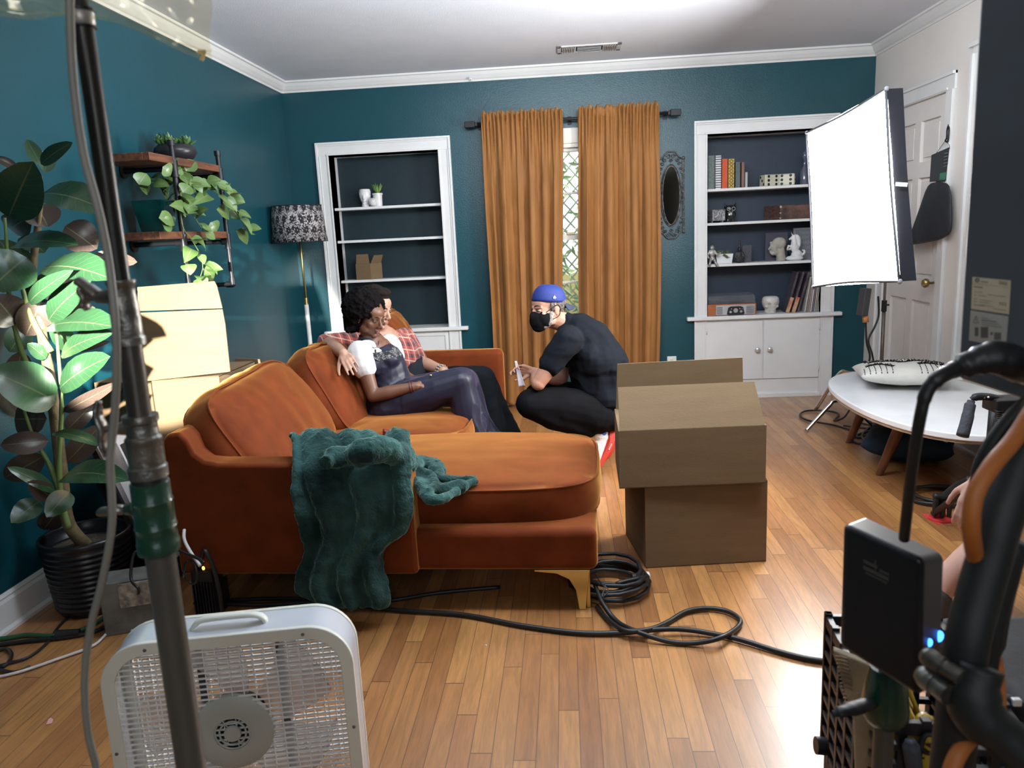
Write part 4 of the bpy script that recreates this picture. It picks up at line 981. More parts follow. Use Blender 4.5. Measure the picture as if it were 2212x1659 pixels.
# ---------------------------------------------------------------- combo stand in the left foreground
CY = .85
def cst(px, py): return at(px, py, Y=CY)
cx = sum(cst(*p).x for p in ((247, 450), (285, 700), (300, 800), (330, 1100), (345, 1250), (385, 1600)))/6
cs_t = thing('lighting_stand', (cx, CY, 0), 'grey steel lighting stand with a green collar in the left foreground', 'light stand')
zz = lambda py: cst(300, py).z
tube_m = mat('dark_grey_tube', (.10, .098, .085), .42, metal=.35, var=.08); cast = mat('cast_steel', (.26, .25, .22), .38, metal=.85, var=.25, vscale=30, bump=.3, bscale=60)
blk = mat('black_riser_tube', (.030, .028, .024), .33, metal=.4, var=.1); grn = mat('chipped_green_enamel', (.010, .050, .028), .32, var=.1, bump=.3, bscale=40, coat=.4)
MB().cyl((cx, CY, .30), (cx, CY, zz(1195)), .0178, n=28).build('base_tube', tube_m, cs_t, smooth=True, angle=40)
MB().cyl((cx, CY, zz(1100)), (cx, CY, zz(720)), .0135, n=28).build('middle_tube', mat('worn_steel_tube', (.14, .125, .105), .32, metal=.7, var=.1), cs_t, smooth=True, angle=40)
MB().cyl((cx, CY, zz(760)), (cx, CY, zz(22)), .0108, n=28).build('top_tube', blk, cs_t, smooth=True, angle=40)
ztop = zz(40)
MB().lathe([(.0, zz(48)), (.0112, zz(48)), (.0118, zz(44)), (.0125, zz(42)), (.0125, zz(18)), (.0105, zz(12)), (0, zz(10))], c=(cx, CY, 0), n=28).build('top_socket', mat('pale_collar', (.42, .40, .36), .4, metal=.5), cs_t, smooth=True, angle=40)
for a, b in ((48, 52), (10, 16)):
    MB().cyl((cx, CY, zz(b)), (cx, CY, zz(a)), .0135, n=28).build('rubber_ring', blackm, cs_t, smooth=True, angle=40)
MB().cyl((cx, CY, zz(12)), (cx, CY, zz(-150)), .008, n=20).build('spigot', tube_m, cs_t, smooth=True)
# castings
MB().lathe([(.0125, zz(745)), (.0185, zz(744)), (.0185, zz(728)), (.0165, zz(724)), (.0160, zz(655)), (.0150, zz(650)), (.0142, zz(618)), (.0162, zz(612)), (.0162, zz(604)), (.011, zz(603))], c=(cx, CY, 0), n=32).build('upper_casting', cast, cs_t, smooth=True, angle=35)
MB().lathe([(.0135, zz(1030)), (.0225, zz(1030)), (.0228, zz(1008)), (.0205, zz(1004)), (.0200, zz(955)), (.0212, zz(950)), (.0208, zz(945)), (.0180, zz(940)), (.0176, zz(915)), (.0205, zz(910)), (.0205, zz(896)), (.0135, zz(894))], c=(cx, CY, 0), n=32).build('middle_casting', cast, cs_t, smooth=True, angle=35)
MB().cyl((cx, CY, zz(1042)), (cx, CY, zz(1028)), .0205, n=32).build('rubber_seal', blackm, cs_t, smooth=True, angle=40)
MB().lathe([(.0178, zz(1192)), (.0245, zz(1190)), (.0252, zz(1170)), (.0240, zz(1165)), (.0238, zz(1140)), (.0248, zz(1136)), (.0236, zz(1130)), (.0232, zz(1086)), (.0240, zz(1082)), (.0228, zz(1076)), (.0226, zz(1042)), (.0180, zz(1038))], c=(cx, CY, 0), n=32).build('green_collar', grn, cs_t, smooth=True, angle=35)
side = V((-1, .05, 0)).normalized()
def tknob(py, r0, bodym, hk, col):   # T handle at the side: boss, shaft, paddle
    c = V((cx, CY, zz(py))); MB().cyl(c+side*r0*.7, c+side*(r0+.016), .009, .007, n=16).cyl(c+side*(r0+.014), c+side*(r0+.030), .0045, n=12).build('knob_boss', bodym, cs_t, smooth=True, angle=40)
    e = c+side*(r0+.030)
    pad = MB(); pad.tube(catmull([e+V((0, 0, hk)), e+V((-.004, 0, hk*.5)), e, e+V((-.003, 0, -hk*.5)), e+V((0, 0, -hk))], 5), [.006, .0085, .009, .0085, .006], 12, flat=.55)
    pad.build('tee_handle', col, cs_t, smooth=True)
tknob(638, .016, cast, .014, mat('aged_cast_handle', (.16, .14, .12), .4, metal=.6, var=.2)); tknob(925, .020, cast, .034, cast); 
c = V((cx, CY, zz(1105)));
MB().cyl(c+side*.018+V((0, 0, .003)), c+side*.036+V((0, 0, .003)), .010, .007, n=16).build('knob_boss', grn, cs_t, smooth=True)
MB().tube(catmull([c+side*.034, c+side*.045+V((0, -.004, .004)), c+side*.062+V((0, -.004, .001)), c+side*.072+V((0, 0, .0))], 5), [.006, .0085, .008, .004], 12, flat=.7).build('lever_handle', cast, cs_t, smooth=True)
c = V((cx, CY, zz(640))); MB().tube(catmull([c+side*.026, c+side*.034+V((0, 0, .006)), c+side*.048+V((0, 0, .018)), c+side*.056+V((0, 0, .022))], 5), [.006, .011, .009, .003], 12, flat=.6).build('lever_handle', mat('aged_cast_handle', (.16, .14, .12), .4, metal=.6), cs_t, smooth=True)
for a in (200, 330, 80):
    a = math.radians(a); MB().tube([V((cx, CY, .42)), V((cx+.40*math.cos(a), CY+.40*math.sin(a), .012))], .011, 12).build('leg', tube_m, cs_t, smooth=True)
    MB().tube([V((cx, CY, .20)), V((cx+.22*math.cos(a), CY+.22*math.sin(a), .195))], .007, 10).build('leg_brace', tube_m, cs_t, smooth=True)
# grey flat cable dropping beside it
gc = mat('grey_cable_jacket', (.20, .195, .17), .5, var=.08)
cable('hanging_cable', [at(150, -80, Y=.80), at(152, 60, Y=.80), at(160, 190, Y=.80), at(180, 330, Y=.80), at(212, 450, Y=.80), at(234, 560, Y=.80), at(248, 680, Y=.79), at(252, 790, Y=.79), at(247, 900, Y=.79), at(238, 1000, Y=.79), at(242, 1130, Y=.79), at(222, 1250, Y=.79), at(195, 1360, Y=.79), at(183, 1470, Y=.79), at(190, 1580, Y=.79), at(208, 1660, Y=.79), at(215, 1760, Y=.79)], .0045, 'grey cable hanging beside the green-collared stand in the foreground', gc, sm=6)
# clear gel sheet in a frame above the stand
gel = bpy.data.materials.new('clear_yellow_gel'); gel.use_nodes = True; nt = gel.node_tree
nt.nodes.remove(nt.nodes['Principled BSDF']); o_ = nt.nodes['Material Output']
tr = _n(nt, 'ShaderNodeBsdfTransparent'); tr.inputs[0].default_value = (.93, .90, .76, 1); gs = _n(nt, 'ShaderNodeBsdfGlossy'); gs.inputs['Roughness'].default_value = .12; gs.inputs[0].default_value = (.9, .8, .6, 1)
df = _n(nt, 'ShaderNodeBsdfTranslucent'); df.inputs[0].default_value = (.8, .72, .5, 1)
mx1 = _n(nt, 'ShaderNodeMixShader'); mx2 = _n(nt, 'ShaderNodeMixShader'); nzz = _n(nt, 'ShaderNodeTexNoise'); nzz.inputs['Scale'].default_value = 6
mp_ = _n(nt, 'ShaderNodeMapRange'); nt.links.new(nzz.outputs[0], mp_.inputs[0]); mp_.inputs[3].default_value = .02; mp_.inputs[4].default_value = .14
nt.links.new(mp_.outputs[0], mx1.inputs[0]); nt.links.new(tr.outputs[0], mx1.inputs[1]); nt.links.new(df.outputs[0], mx1.inputs[2])
mx2.inputs[0].default_value = .10; nt.links.new(mx1.outputs[0], mx2.inputs[1]); nt.links.new(gs.outputs[0], mx2.inputs[2]); nt.links.new(mx2.outputs[0], o_.inputs[0])
gt = thing('gel_sheet', (cx, CY, 1.75), 'clear yellowish gel sheet hanging into the top left corner', 'gel sheet')
def gelf(u, v):
    bot = catmull([at(-140, 8, Y=.86), at(0, 16, Y=.86), at(100, 30, Y=.87), at(230, 46, Y=.88), at(330, 78, Y=.90), at(400, 98, Y=.91), at(459, 114, Y=.92)], 6)
    t = u*(len(bot)-1); i = min(len(bot)-2, int(t)); p = bot[i].lerp(bot[i+1], t-i)
    top = at(-140+u*600, -160, Y=.90)
    q = p.lerp(top, v); q.y += .006*math.sin(v*14+u*9)*(1-v)+.004*math.sin(u*30)
    return q
MB().grid(gelf, 48, 14).build('gel_film', gel, gt, smooth=True)
eb = [gelf(i/40, 0) for i in range(41)]
MB().grid(lambda u, v: gelf(u, 0)+V((0, -.004*math.sin(v*PI), .002-.011*v*(.5+.5*math.sin(u*9)))), 41, 5).build('curled_edge', gel, gt, smooth=True)
MB().box(at(438, 122, Y=.915), (.004, .002, .010), rot=(0, .5, 0)).box(at(436, 112, Y=.915), (.010, .002, .004)).build('gel_clip', mat('amber_tape', (.6, .42, .15), .3), gt)

# ---------------------------------------------------------------- box fan
YAWF = math.radians(10.5)
ft = thing('box_fan', (-.76, 1.50, 0), 'white box fan with a grey shell standing on the floor in front', 'fan')
FO = V((-.757, 1.455, 0)); ca, sa = math.cos(YAWF), math.sin(YAWF)
def FN(x, y, z): return V((FO.x+ca*x-sa*y, FO.y+sa*x+ca*y, z))
FWd, FH, FD = .53, .525, .115
ivory = mat('ivory_plastic', (.76, .77, .68), .35, var=.03); shell = mat('pale_grey_enamel', (.58, .61, .66), .3, var=.04, coat=.3); grille_m = mat('white_grille_plastic', (.85, .85, .83), .35, var=.02)
def rrect(w, h, r, n=10, ox=0, oz=0):
    pts = []
    for (sx_, sz_, a0) in ((1, 1, 0), (-1, 1, PI/2), (-1, -1, PI), (1, -1, 1.5*PI)):
        for k in range(n+1):
            a = a0+PI/2*k/n; pts.append((ox+sx_*(w/2-r)+r*math.cos(a), oz+sz_*(h/2-r)+r*math.sin(a)))
    return pts
zc = FH/2+.005
def ring(name, outer, inner, y0, y1, m, parent=ft, bevel=0):
    n = len(outer); vs = [FN(x, y0, z) for x, z in outer]+[FN(x, y0, z) for x, z in inner]+[FN(x, y1, z) for x, z in outer]+[FN(x, y1, z) for x, z in inner]
    fs = []
    for i in range(n):
        j = (i+1) % n
        fs += [(i, j, n+j, n+i), (2*n+i, 3*n+i, 3*n+j, 2*n+j), (i, 2*n+i, 2*n+j, j), (n+i, n+j, 3*n+j, 3*n+i)]
    return MB().add(vs, fs).build(name, m, parent, smooth=True, angle=30, bevel=bevel)
ring('shell', rrect(FWd, FH, .095, oz=zc), rrect(FWd-.006, FH-.006, .092, oz=zc), .012, FD-.012, shell)
for yy in (0, FD-.014): ring('front_rim' if yy == 0 else 'back_rim', rrect(FWd+.004, FH+.004, .097, oz=zc), rrect(FWd-.052, FH-.052, .075, oz=zc), yy, yy+.014, ivory, bevel=.003)
def half_w(z, w, h, r):
    dz = abs(z-zc)-(h/2-r)
    return w/2 if dz <= 0 else (w/2-r)+math.sqrt(max(0, r*r-dz*dz))
def grille(name, y, m, rad=.0016):
    mb = MB(); w, h, r = FWd-.05, FH-.05, .076; n = 37
    for i in range(n):
        z = zc-h/2+.008+(h-.016)*i/(n-1); hw_ = half_w(z, w, h, r)
        mb.box(FN(0, y, z), (2*hw_, .004, .0026), rot=(0, 0, YAWF))
    for i in range(19):
        x = -w/2+.012+(w-.024)*i/18; dx = abs(x)-(w/2-r); hh = h/2 if dx <= 0 else (h/2-r)+math.sqrt(max(0, r*r-dx*dx))
        mb.box(FN(x, y+.002, zc), (.0017, .004, 2*hh), rot=(0, 0, YAWF))
    return mb.build(name, m, ft)
grille('front_grille', .006, grille_m); grille('back_grille', FD-.008, grille_m)
hub = MB(); hc = (-0.008, zc+.030)
Mh = Matrix(((ca, -sa, 0), (sa, ca, 0), (0, 0, 1))) @ Matrix.Rotation(PI/2, 3, 'X')
hub.lathe([(.04, 0), (.075, .002), (.088, -.004), (.090, -.014), (.04, -.014)], M=Mh, c=FN(hc[0], -.001, hc[1]), n=40); del hub.f[-2:]
for rr_ in (.0285, .038): hub.tube([FN(hc[0]+rr_*math.cos(a*PI/16), .001, hc[1]+rr_*math.sin(a*PI/16)) for a in range(32)], .0022, 6, closed=True)
for k in range(6):
    a = k*PI/3; hub.cyl(FN(hc[0]+.012*math.cos(a), .001, hc[1]+.012*math.sin(a)), FN(hc[0]+.045*math.cos(a), .001, hc[1]+.045*math.sin(a)), .0014, n=6)
hub.lathe([(0, .003), (.018, .003), (.019, 0), (.019, -.003), (0, -.003)], M=Mh, c=FN(hc[0], -.001, hc[1]), n=24)
hub.build('hub_cover', mat('fan_hub_plastic', (.48, .51, .46), .4), ft, smooth=True, angle=40)
MB().lathe([(0, .06), (.062, .06), (.066, .05), (.066, .02), (0, .02)], M=Mh, c=FN(hc[0], .085, hc[1]), n=32).build('motor', blackm, ft, smooth=True, angle=40)
MB().lathe([(0, -.006), (.045, -.006), (.045, -.010), (0, -.010)], M=Mh, c=FN(hc[0], .006, hc[1]), n=32).build('hub_recess', blackm, ft)
bl_ = MB()
for k in range(5):
    a0 = 2*PI*k/5+.3
    def bf(u, v, a0=a0):
        r = .055+.165*u; a = a0+(v-.5)*(.95-.15*u)+u*.35; yv = .062+(v-.5)*.045*(1-.3*u)
        return FN(hc[0]+r*math.cos(a), yv, hc[1]+r*math.sin(a))
    MB().grid(bf, 12, 10).build('fan_blade', mat('translucent_blade', (.80, .77, .76), .4, alpha=.45), ft, smooth=True, solid=.0015)
for x in (-.085, .092): MB().box(FN(x, .088, zc), (.016, .010, FH-.02), rot=(0, 0, YAWF)).build('motor_strut', mat('galvanised_strut', (.10, .105, .12), .4, metal=.6), ft)
for x, z in ((-.165, FH-.008), (.165, FH-.008), (.255, .28), (-.255, .28), (.255, .12), (-.255, .12)):
    MB().lathe([(0, .002), (.003, .002), (.004, 0), (0, 0)], M=Mh, c=FN(x, -.001, z), n=12).build('screw', mat('dull_screw', (.25, .25, .25), .4, metal=.8), ft)
hd = MB(); hp = catmull([FN(-.075, .055, FH-.004), FN(-.075, .055, FH+.010), FN(-.055, .055, FH+.022), FN(0, .055, FH+.024), FN(.055, .055, FH+.022), FN(.075, .055, FH+.010), FN(.075, .055, FH-.004)], 5)
hd.tube(hp, .014, 12, flat=.45).build('carry_handle', ivory, ft, smooth=True)
for x in (-.17, .17): MB().box(FN(x, FD/2, .006), (.05, .16, .012), rot=(0, 0, YAWF)).build('foot', ivory, ft, bevel=.003)

# ---------------------------------------------------------------- right foreground: lamp housing, brick, leg, crate
def plane_hit(px, py, P, n):
    r = _r*((px-1106)/FPX)-_u*((py-829.5)/FPX)+_f; o = V((0, 0, H0)); return o+r*((P-o).dot(n)/r.dot(n))
A = at(2066, 817, Y=1.02); Bp = at(2212, 862, Y=.93); e_ = (Bp-A); e_.z = 0; e_.normalize()
dn = (at(2113, 0, Y=1.02)-A); upv = V((0, 0, 1)); nf = e_.cross(upv).normalized(); nf = nf if nf.y < 0 else -nf
lh = thing('led_light_housing', (A.x+.15, A.y, A.z), 'dark grey light housing with rating stickers filling the upper right edge', 'light')
hsm = mat('charcoal_housing', (.10, .115, .138), .42, metal=.2, var=.15, vscale=3, bump=.05)
bA, bB = A+V((0, 0, -.002)), A+e_*.34+V((0, 0, -.002-.045))
pro = MB().prism([A, A+e_*.34+V((0, 0, -.04)), A+e_*.34+upv*.62, A+V((-.004, 0, 0))+upv*.62], nf*.0, -nf*.09); pro.build('housing', hsm, lh, bevel=.006, bseg=3)
def stick(corners, m, name, off=.0008):
    q = [plane_hit(a, b, A, nf)+nf*.0002 for a, b in corners]
    return MB().prism(q, nf*0, nf*off).build(name, m, lh, bevel=0)
stick(((2102, 598), (2184, 606), (2180, 679), (2099, 667)), mat('cream_sticker', (.60, .54, .38), .5), 'rating_sticker')
stick(((2098, 670), (2179, 683), (2173, 751), (2094, 735)), mat('grey_sticker', (.42, .42, .38), .5), 'warning_sticker')
tin = mat('sticker_print', (.13, .12, .10), .6)
pm = MB()
def bar(x0, y0, x1, y1, w_=1.6, mb=None):
    a = plane_hit(x0, y0, A, nf)+nf*.0014; b = plane_hit(x1, y1, A, nf)+nf*.0014; (mb or pm).tube([a, b], .00016*w_*1.2, 4)
for (x0, y0, x1, y1, w_) in ((2104, 612, 2180, 621, .6), (2106, 619, 2124, 621, 2.4), (2106, 630, 2113, 631, 1.2), (2116, 631, 2124, 632, 1.2), (2106, 637, 2111, 638, 1.2), (2116, 638, 2132, 640, 1.2), (2136, 636, 2174, 641, 1.2), (2105, 645, 2112, 646, 1.2), (2117, 647, 2146, 651, 1.2), (2105, 651, 2112, 652, 1.2), (2117, 652, 2140, 655, 1.2), (2105, 658, 2128, 661, 1.2), (2117, 658, 2148, 662, 1.2), (2148, 667, 2174, 670, 1.2), (2121, 608, 2136, 610, 2.4)): bar(x0, y0, x1, y1, w_)
for k in range(3): bar(2160, 607+k*3, 2178, 609+k*3, 1.4)
for k, (a, b) in enumerate(((2122, 686), (2122, 691), (2122, 696), (2122, 701))): bar(a, b, (2137, 2155, 2160, 2166)[k], b+(2, 4, 5, 6)[k], (1.4, 2.2, 1.2, 1.2)[k])
pm.build('sticker_lines', tin, lh)
pm2 = MB(); c = plane_hit(2113, 605, A, nf)+nf*.0014; pm2.tube([c+e_*.0022*math.cos(a*PI/6)+upv*.0022*math.sin(a*PI/6) for a in range(12)], .0008, 4, closed=True).build('round_logo', tin, lh)
text_mesh('ce_mark', 'CE', .005, frame(plane_hit(2171, 657, A, nf)+nf*.001, e_, upv), tin, lh, .0002)
text_mesh('fcc_mark', 'FC', .005, frame(plane_hit(2164, 656, A, nf)+nf*.001, e_, upv), tin, lh, .0002)
wt = MB()
for a, b in (((2110, 682), (2104, 697)), ((2104, 697), (2116, 698)), ((2116, 698), (2110, 682)), ((2110, 687), (2110, 693))): bar(*a, *b, 1.4, wt)
wt.build('warning_triangle', tin, lh)
pc_ = MB()
for (x0, y0, x1, y1) in ((2107, 707, 2115, 726), (2120, 706, 2136, 730), (2149, 718, 2164, 734), (2141, 717, 2146, 724)):
    q = [plane_hit(a, b, A, nf)+nf*.0008 for a, b in ((x0, y0), (x1, y0), (x1, y1), (x0, y1))]; pc_.prism(q, nf*0, nf*.0004)
pc_.build('pictogram', tin, lh)
cn = plane_hit(2207, 795, A, nf)
MB().box(cn+nf*.004, (.030, .008, .034), rot=frame((0, 0, 0), e_, upv).to_3x3() @ Matrix.Rotation(0, 3, 'X') if False else (0, .2, math.atan2(e_.y, e_.x))).build('connector_plate', mat('nickel_plate', (.45, .42, .30), .35, metal=.8), lh, bevel=.003)
MB().lathe([(0, .012), (.010, .012), (.012, .010), (.012, 0), (0, 0)], M=Matrix.Rotation(PI/2, 3, 'X'), c=cn+nf*.007+e_*.001, n=20).build('connector', blackm, lh, smooth=True)
# plug + cable
p0 = cn+nf*.02+V((.0, 0, 0)); ww = [at(2192, 785, Y=.86), at(2150, 772, Y=.85), at(2105, 782, Y=.85), at(2068, 796, Y=.85)]
plug = thing('power_plug', ww[1], 'black moulded plug and thick cable curving left from the light housing', 'cable')
MB().tube(catmull([p0+V((.01, .0, 0))]+ww, 5), [.016, .018, .0195, .0185, .0165, .014, .010], 14).build('plug_body', rubber, plug, smooth=True)
MB().tube(catmull([ww[3], at(2030, 815, Y=.84), at(2003, 845, Y=.84), at(1988, 900, Y=.84), at(1975, 980, Y=.85), at(1963, 1070, Y=.87), at(1953, 1165, Y=.89)], 8), [.0095, .0085, .0075, .0065, .0062, .0062, .0062], 12).build('cord', rubber, plug, smooth=True)
# battery brick
TL, TR, BL_, BR_ = at(1819, 1130, Y=.95), at(1992, 1207, Y=.86), at(1811, 1398, Y=.93), at(1984, 1508, Y=.845)
bt = (at(1866, 1112, Y=1.00)-TL); rgt = at(2043, 1196, Y=.90)-TR
bb = thing('battery_pack', (TL.x, TL.y, BR_.z), 'black battery brick with two blue lights in the right foreground', 'battery')
sat = mat('black_satin_plastic', (.009, .010, .013), .38, var=.1)
MB().add([TL, TR, BR_, BL_, TL+bt, TR+rgt, BR_+rgt, BL_+bt], [(0, 1, 2, 3), (4, 7, 6, 5), (0, 4, 5, 1), (1, 5, 6, 2), (2, 6, 7, 3), (3, 7, 4, 0)]).build('battery_case', sat, bb, bevel=.009, bseg=5)
fn_ = (TR-TL).cross(BL_-TL).normalized(); fn_ = fn_ if fn_.y < 0 else -fn_
def ff(u, v, d=0): return TL.lerp(TR, u).lerp(BL_.lerp(BR_, u), v)+fn_*d
lg = mat('faint_logo_grey', (.06, .06, .055), .5); m_ = MB()
for (u0, u1, v0, v1) in ((.30, .48, .20, .225), (.30, .62, .245, .275), (.33, .60, .285, .30), (.44, .46, .165, .24), (.50, .62, .215, .235)):
    m_.prism([ff(u0, v0), ff(u1, v0), ff(u1, v1), ff(u0, v1)], fn_*.0, fn_*.0006)
m_.build('battery_logo', lg, bb)
bl_m = mat('blue_led', (.05, .1, .8), .3, emis=(.03, .18, 1), estr=9)
rn_ = (TR+rgt-TR).cross(BR_-TR).normalized(); rn_ = rn_ if rn_.x > 0 else -rn_
for u, v, s_ in ((.38, .62, .0040), (.80, .60, .0055)):
    p = TR.lerp(TR+rgt, u).lerp(BR_.lerp(BR_+rgt, u), v)+rn_*.0005
    MB().ell(p, (s_, .002, s_*1.4), n=10).build('indicator_light', bl_m, bb, smooth=True)
# ---------------------------------------------------------------- things on the left bookcase shelves
def SH(px, py, d=.07): return at(px, py, Y=BW+d)
whc = mat('white_glazed_ceramic', (.74, .74, .74), .25, var=.03, coat=.3)
z1 = 1.615; z2 = 1.363; z3 = 1.05; z0 = .655
c = SH(790, 440, .09); c.z = z1
t = thing('face_vase', c, 'white ceramic vase shaped like a head on the left bookcase, next to the small plant', 'vase')
m = MB().lathe([(.028, .0), (.031, .012), (.026, .03), (.036, .05), (.045, .08), (.047, .11), (.042, .135), (.034, .138)], c=c, n=24)
m.ell(c+V((.0, -.040, .072)), (.011, .013, .022)).ell(c+V((.030, -.025, .10)), (.010, .010, .012)).ell(c+V((-.030, -.025, .10)), (.01, .01, .012)).ell(c+V((.0, -.036, .045)), (.018, .010, .006)).ell(c+V((0, -.030, .103)), (.036, .012, .006)).ell(c+V((.0, -.026, .028)), (.020, .012, .012))
blob('vase_body', m, whc, t, vox=.003, smooth=3)
c = SH(817, 440, .08); c.z = z1
t = thing('potted_succulent', c, 'spiky green succulent in a white pot on the left bookcase', 'plant')
MB().lathe([(0, 0), (.030, 0), (.033, .01), (.036, .085), (.041, .088), (.041, .10), (.036, .10), (.034, .09), (0, .09)], c=c, n=24).build('plant_pot', whc, t, smooth=True, angle=40)
lv_ = MB(); rr = random.Random(2)
for k in range(17):
    a = k*2.4; r_ = .012+.02*(k % 3)/2; d = V((math.cos(a)*(.25+r_*12), math.sin(a)*(.25+r_*12), 1)).normalized()
    lv_.tube([c+V((0, 0, .09)), c+V((0, 0, .09))+d*.045, c+V((0, 0, .09))+d*rr.uniform(.065, .088)+V((0, 0, .006))], [.006, .0055, .001], 6)
lv_.build('foliage', mat('spiky_green', (.10, .22, .04), .4, col2=(.22, .34, .09)), t, smooth=True)
c = at(806, 441, Y=BW+.045); c.z = z1
dm = MB().ell(c+V((0, 0, .034)), (.031, .028, .032), n=24)
for k in range(60):
    a = k*2.4; zz_ = -.9+1.75*k/60; rq = math.sqrt(max(0, 1-zz_*zz_)); dm.ell(c+V((.031*rq*math.cos(a), .028*rq*math.sin(a), .034+.032*zz_)), (.0038,)*3, n=6)
tag(dm.build('studded_ball', mat('pearl_ceramic', (.70, .70, .70), .2, coat=.5), None, smooth=True), 'small white studded ball ornament in front of the potted succulent', 'ornament')
bx0, bx1 = SH(770, 600, .05), SH(826, 600, .05)
sm_ = carton('small_cardboard_box', [(bx0.x, BW+.05, 0), (bx1.x-.085, BW+.035, 0), (bx1.x-.02, BW+.15, 0), (bx0.x+.03, BW+.17, 0)], z3+.0005, z3+.125, 'small open cardboard box on the third shelf of the left bookcase', 'box', open_top=True, flaps=((0, .075, 0), (1, .07, .5)), th=.003)
# ---------------------------------------------------------------- right bookcase
def book(px0, px1, pyt, color, label, deco=None, z=z1, name='book', y=.05, depth=.13):
    a = at(px0, 412, Y=BW+y).x+.0008; b = at(px1, 412, Y=BW+y).x-.0008; h = at((px0+px1)/2, pyt, Y=BW+y).z-z
    t = thing(name, ((a+b)/2, BW+y, z), label, 'book', 'books on the top shelf of the right bookcase')
    cm = mat(label[:40], color, .5, var=.08, vscale=20) if deco != 'green' else mat(label[:40], color, .5, col2=tuple(v*.6 for v in color), vscale=60)
    MB().bx(a, b, BW+y, BW+y+.006, z, z+h).bx(a, a+.0025, BW+y, BW+y+depth, z, z+h).bx(b-.0025, b, BW+y, BW+y+depth, z, z+h).build('cover', cm, t, bevel=.001)
    MB().bx(a+.0025, b-.0025, BW+y+.006, BW+y+depth-.004, z+.001, z+h-.004).build('page_block', mat('book_pages', (.55, .50, .40), .8), t)
    return t, a, b, h
ink = mat('dark_print', (.015, .013, .015), .5)
book(1529, 1544, 336, (.14, .19, .17), 'grey-green patterned tall book, first from the left on the top shelf', 'green')
t, a, b, h = book(1545, 1558, 336, (.70, .70, .72), 'white book with dark horizontal bars on its spine, beside the orange one')
m = MB()
for k in range(14): m.bx(a, b, BW+.0488, BW+.0502, z1+.008+k*h/14.3, z1+.008+k*h/14.3+h*.022)
m.build('spine_bars', ink, t)
book(1559, 1572, 343, (.62, .085, .020), 'bright orange-red book on the top shelf')
t, a, b, h = book(1573, 1586, 343, (.60, .42, .08), 'yellow book with black ornaments down its spine')
m = MB(); xm = (a+b)/2
for k in range(6):
    zc_ = z1+h*(k+.5)/6; m.bx(a, b, BW+.0488, BW+.0502, z1+h*k/6-.0015, z1+h*k/6+.0015)
    if k % 2: m.tube([V((xm+.012*math.cos(q*PI/6), BW+.0495, zc_+.010*math.sin(q*PI/6))) for q in range(12)], .0022, 5, closed=True)
    else:
        for s_ in (-1, 1): m.tube(catmull([V((xm+s_*.014, BW+.0495, zc_-.014)), V((xm+s_*.003, BW+.0495, zc_)), V((xm+s_*.014, BW+.0495, zc_+.014))], 4), .0024, 5)
m.build('spine_ornament', ink, t)
book(1588, 1599, 350, (.10, .13, .125), 'dark grey-green book with faded spine, between the yellow and the brown ones')
book(1601, 1608, 350, (.22, .11, .085), 'thin brown leather book on the top shelf')
book(1609, 1615, 372, (.45, .45, .45), 'short thin pale grey book, last of the row')
# big dice
def die(px, label, rz, faces_l):
    s_ = .122; c = at(px, 404, Y=BW+.13); c.z = z1
    t = thing('large_die', (c.x, c.y, z1), label, 'die', 'giant dice on the top shelf')
    R = Matrix.Rotation(rz, 3, 'Z')
    MB().box(c+V((0, 0, s_*.36)), (s_, s_*.75, s_*.72), rot=R).build('die_body', mat('ivory_resin', (.58, .55, .42), .35), t, bevel=.010, bseg=4)
    for (fx, pos) in faces_l:
        for (u, v) in pos:
            if fx == 'f': p = V((u*s_*.32, -s_*.377, s_*.36+v*s_*.24)); rr_ = (.0105, .0015, .0105)
            elif fx == 'r': p = V((s_*.502, u*s_*.24, s_*.36+v*s_*.24)); rr_ = (.0015, .0105, .0105)
            else: p = V((-s_*.502, u*s_*.24, s_*.36+v*s_*.24)); rr_ = (.0015, .0105, .0105)
            MB().ell(c+R @ p, rr_, rot=R, n=12).build('pip', ink, t, smooth=True)
six = [(a_, b_) for a_ in (-.8, .8) for b_ in (-1, 0, 1)]
die(1662, 'left ivory giant die showing six black pips', .25, (('f', six), ('l', ((.8, .9), (-.8, -.9), (0, 0)))))
die(1699, 'right ivory giant die showing six black pips, nearer the softbox', -.35, (('f', six), ('r', [(a_, b_) for a_ in (-.7, .7) for b_ in (-1, 0, 1)])))
# clear bottle on top shelf, partly behind the softbox
c = at(1737, 400, Y=BW+.15); c.z = z1
tag(MB().lathe([(0, 0), (.032, 0), (.034, .01), (.034, .10), (.012, .14), (.011, .19), (.018, .20), (.014, .235), (.002, .26), (0, .26)], c=c, n=20).build('glass_decanter', mat('smoky_glass', (.16, .18, .24), .08, trans=.4, coat=.5), None, smooth=True), 'smoky glass decanter at the right end of the top shelf by the softbox edge', 'bottle')
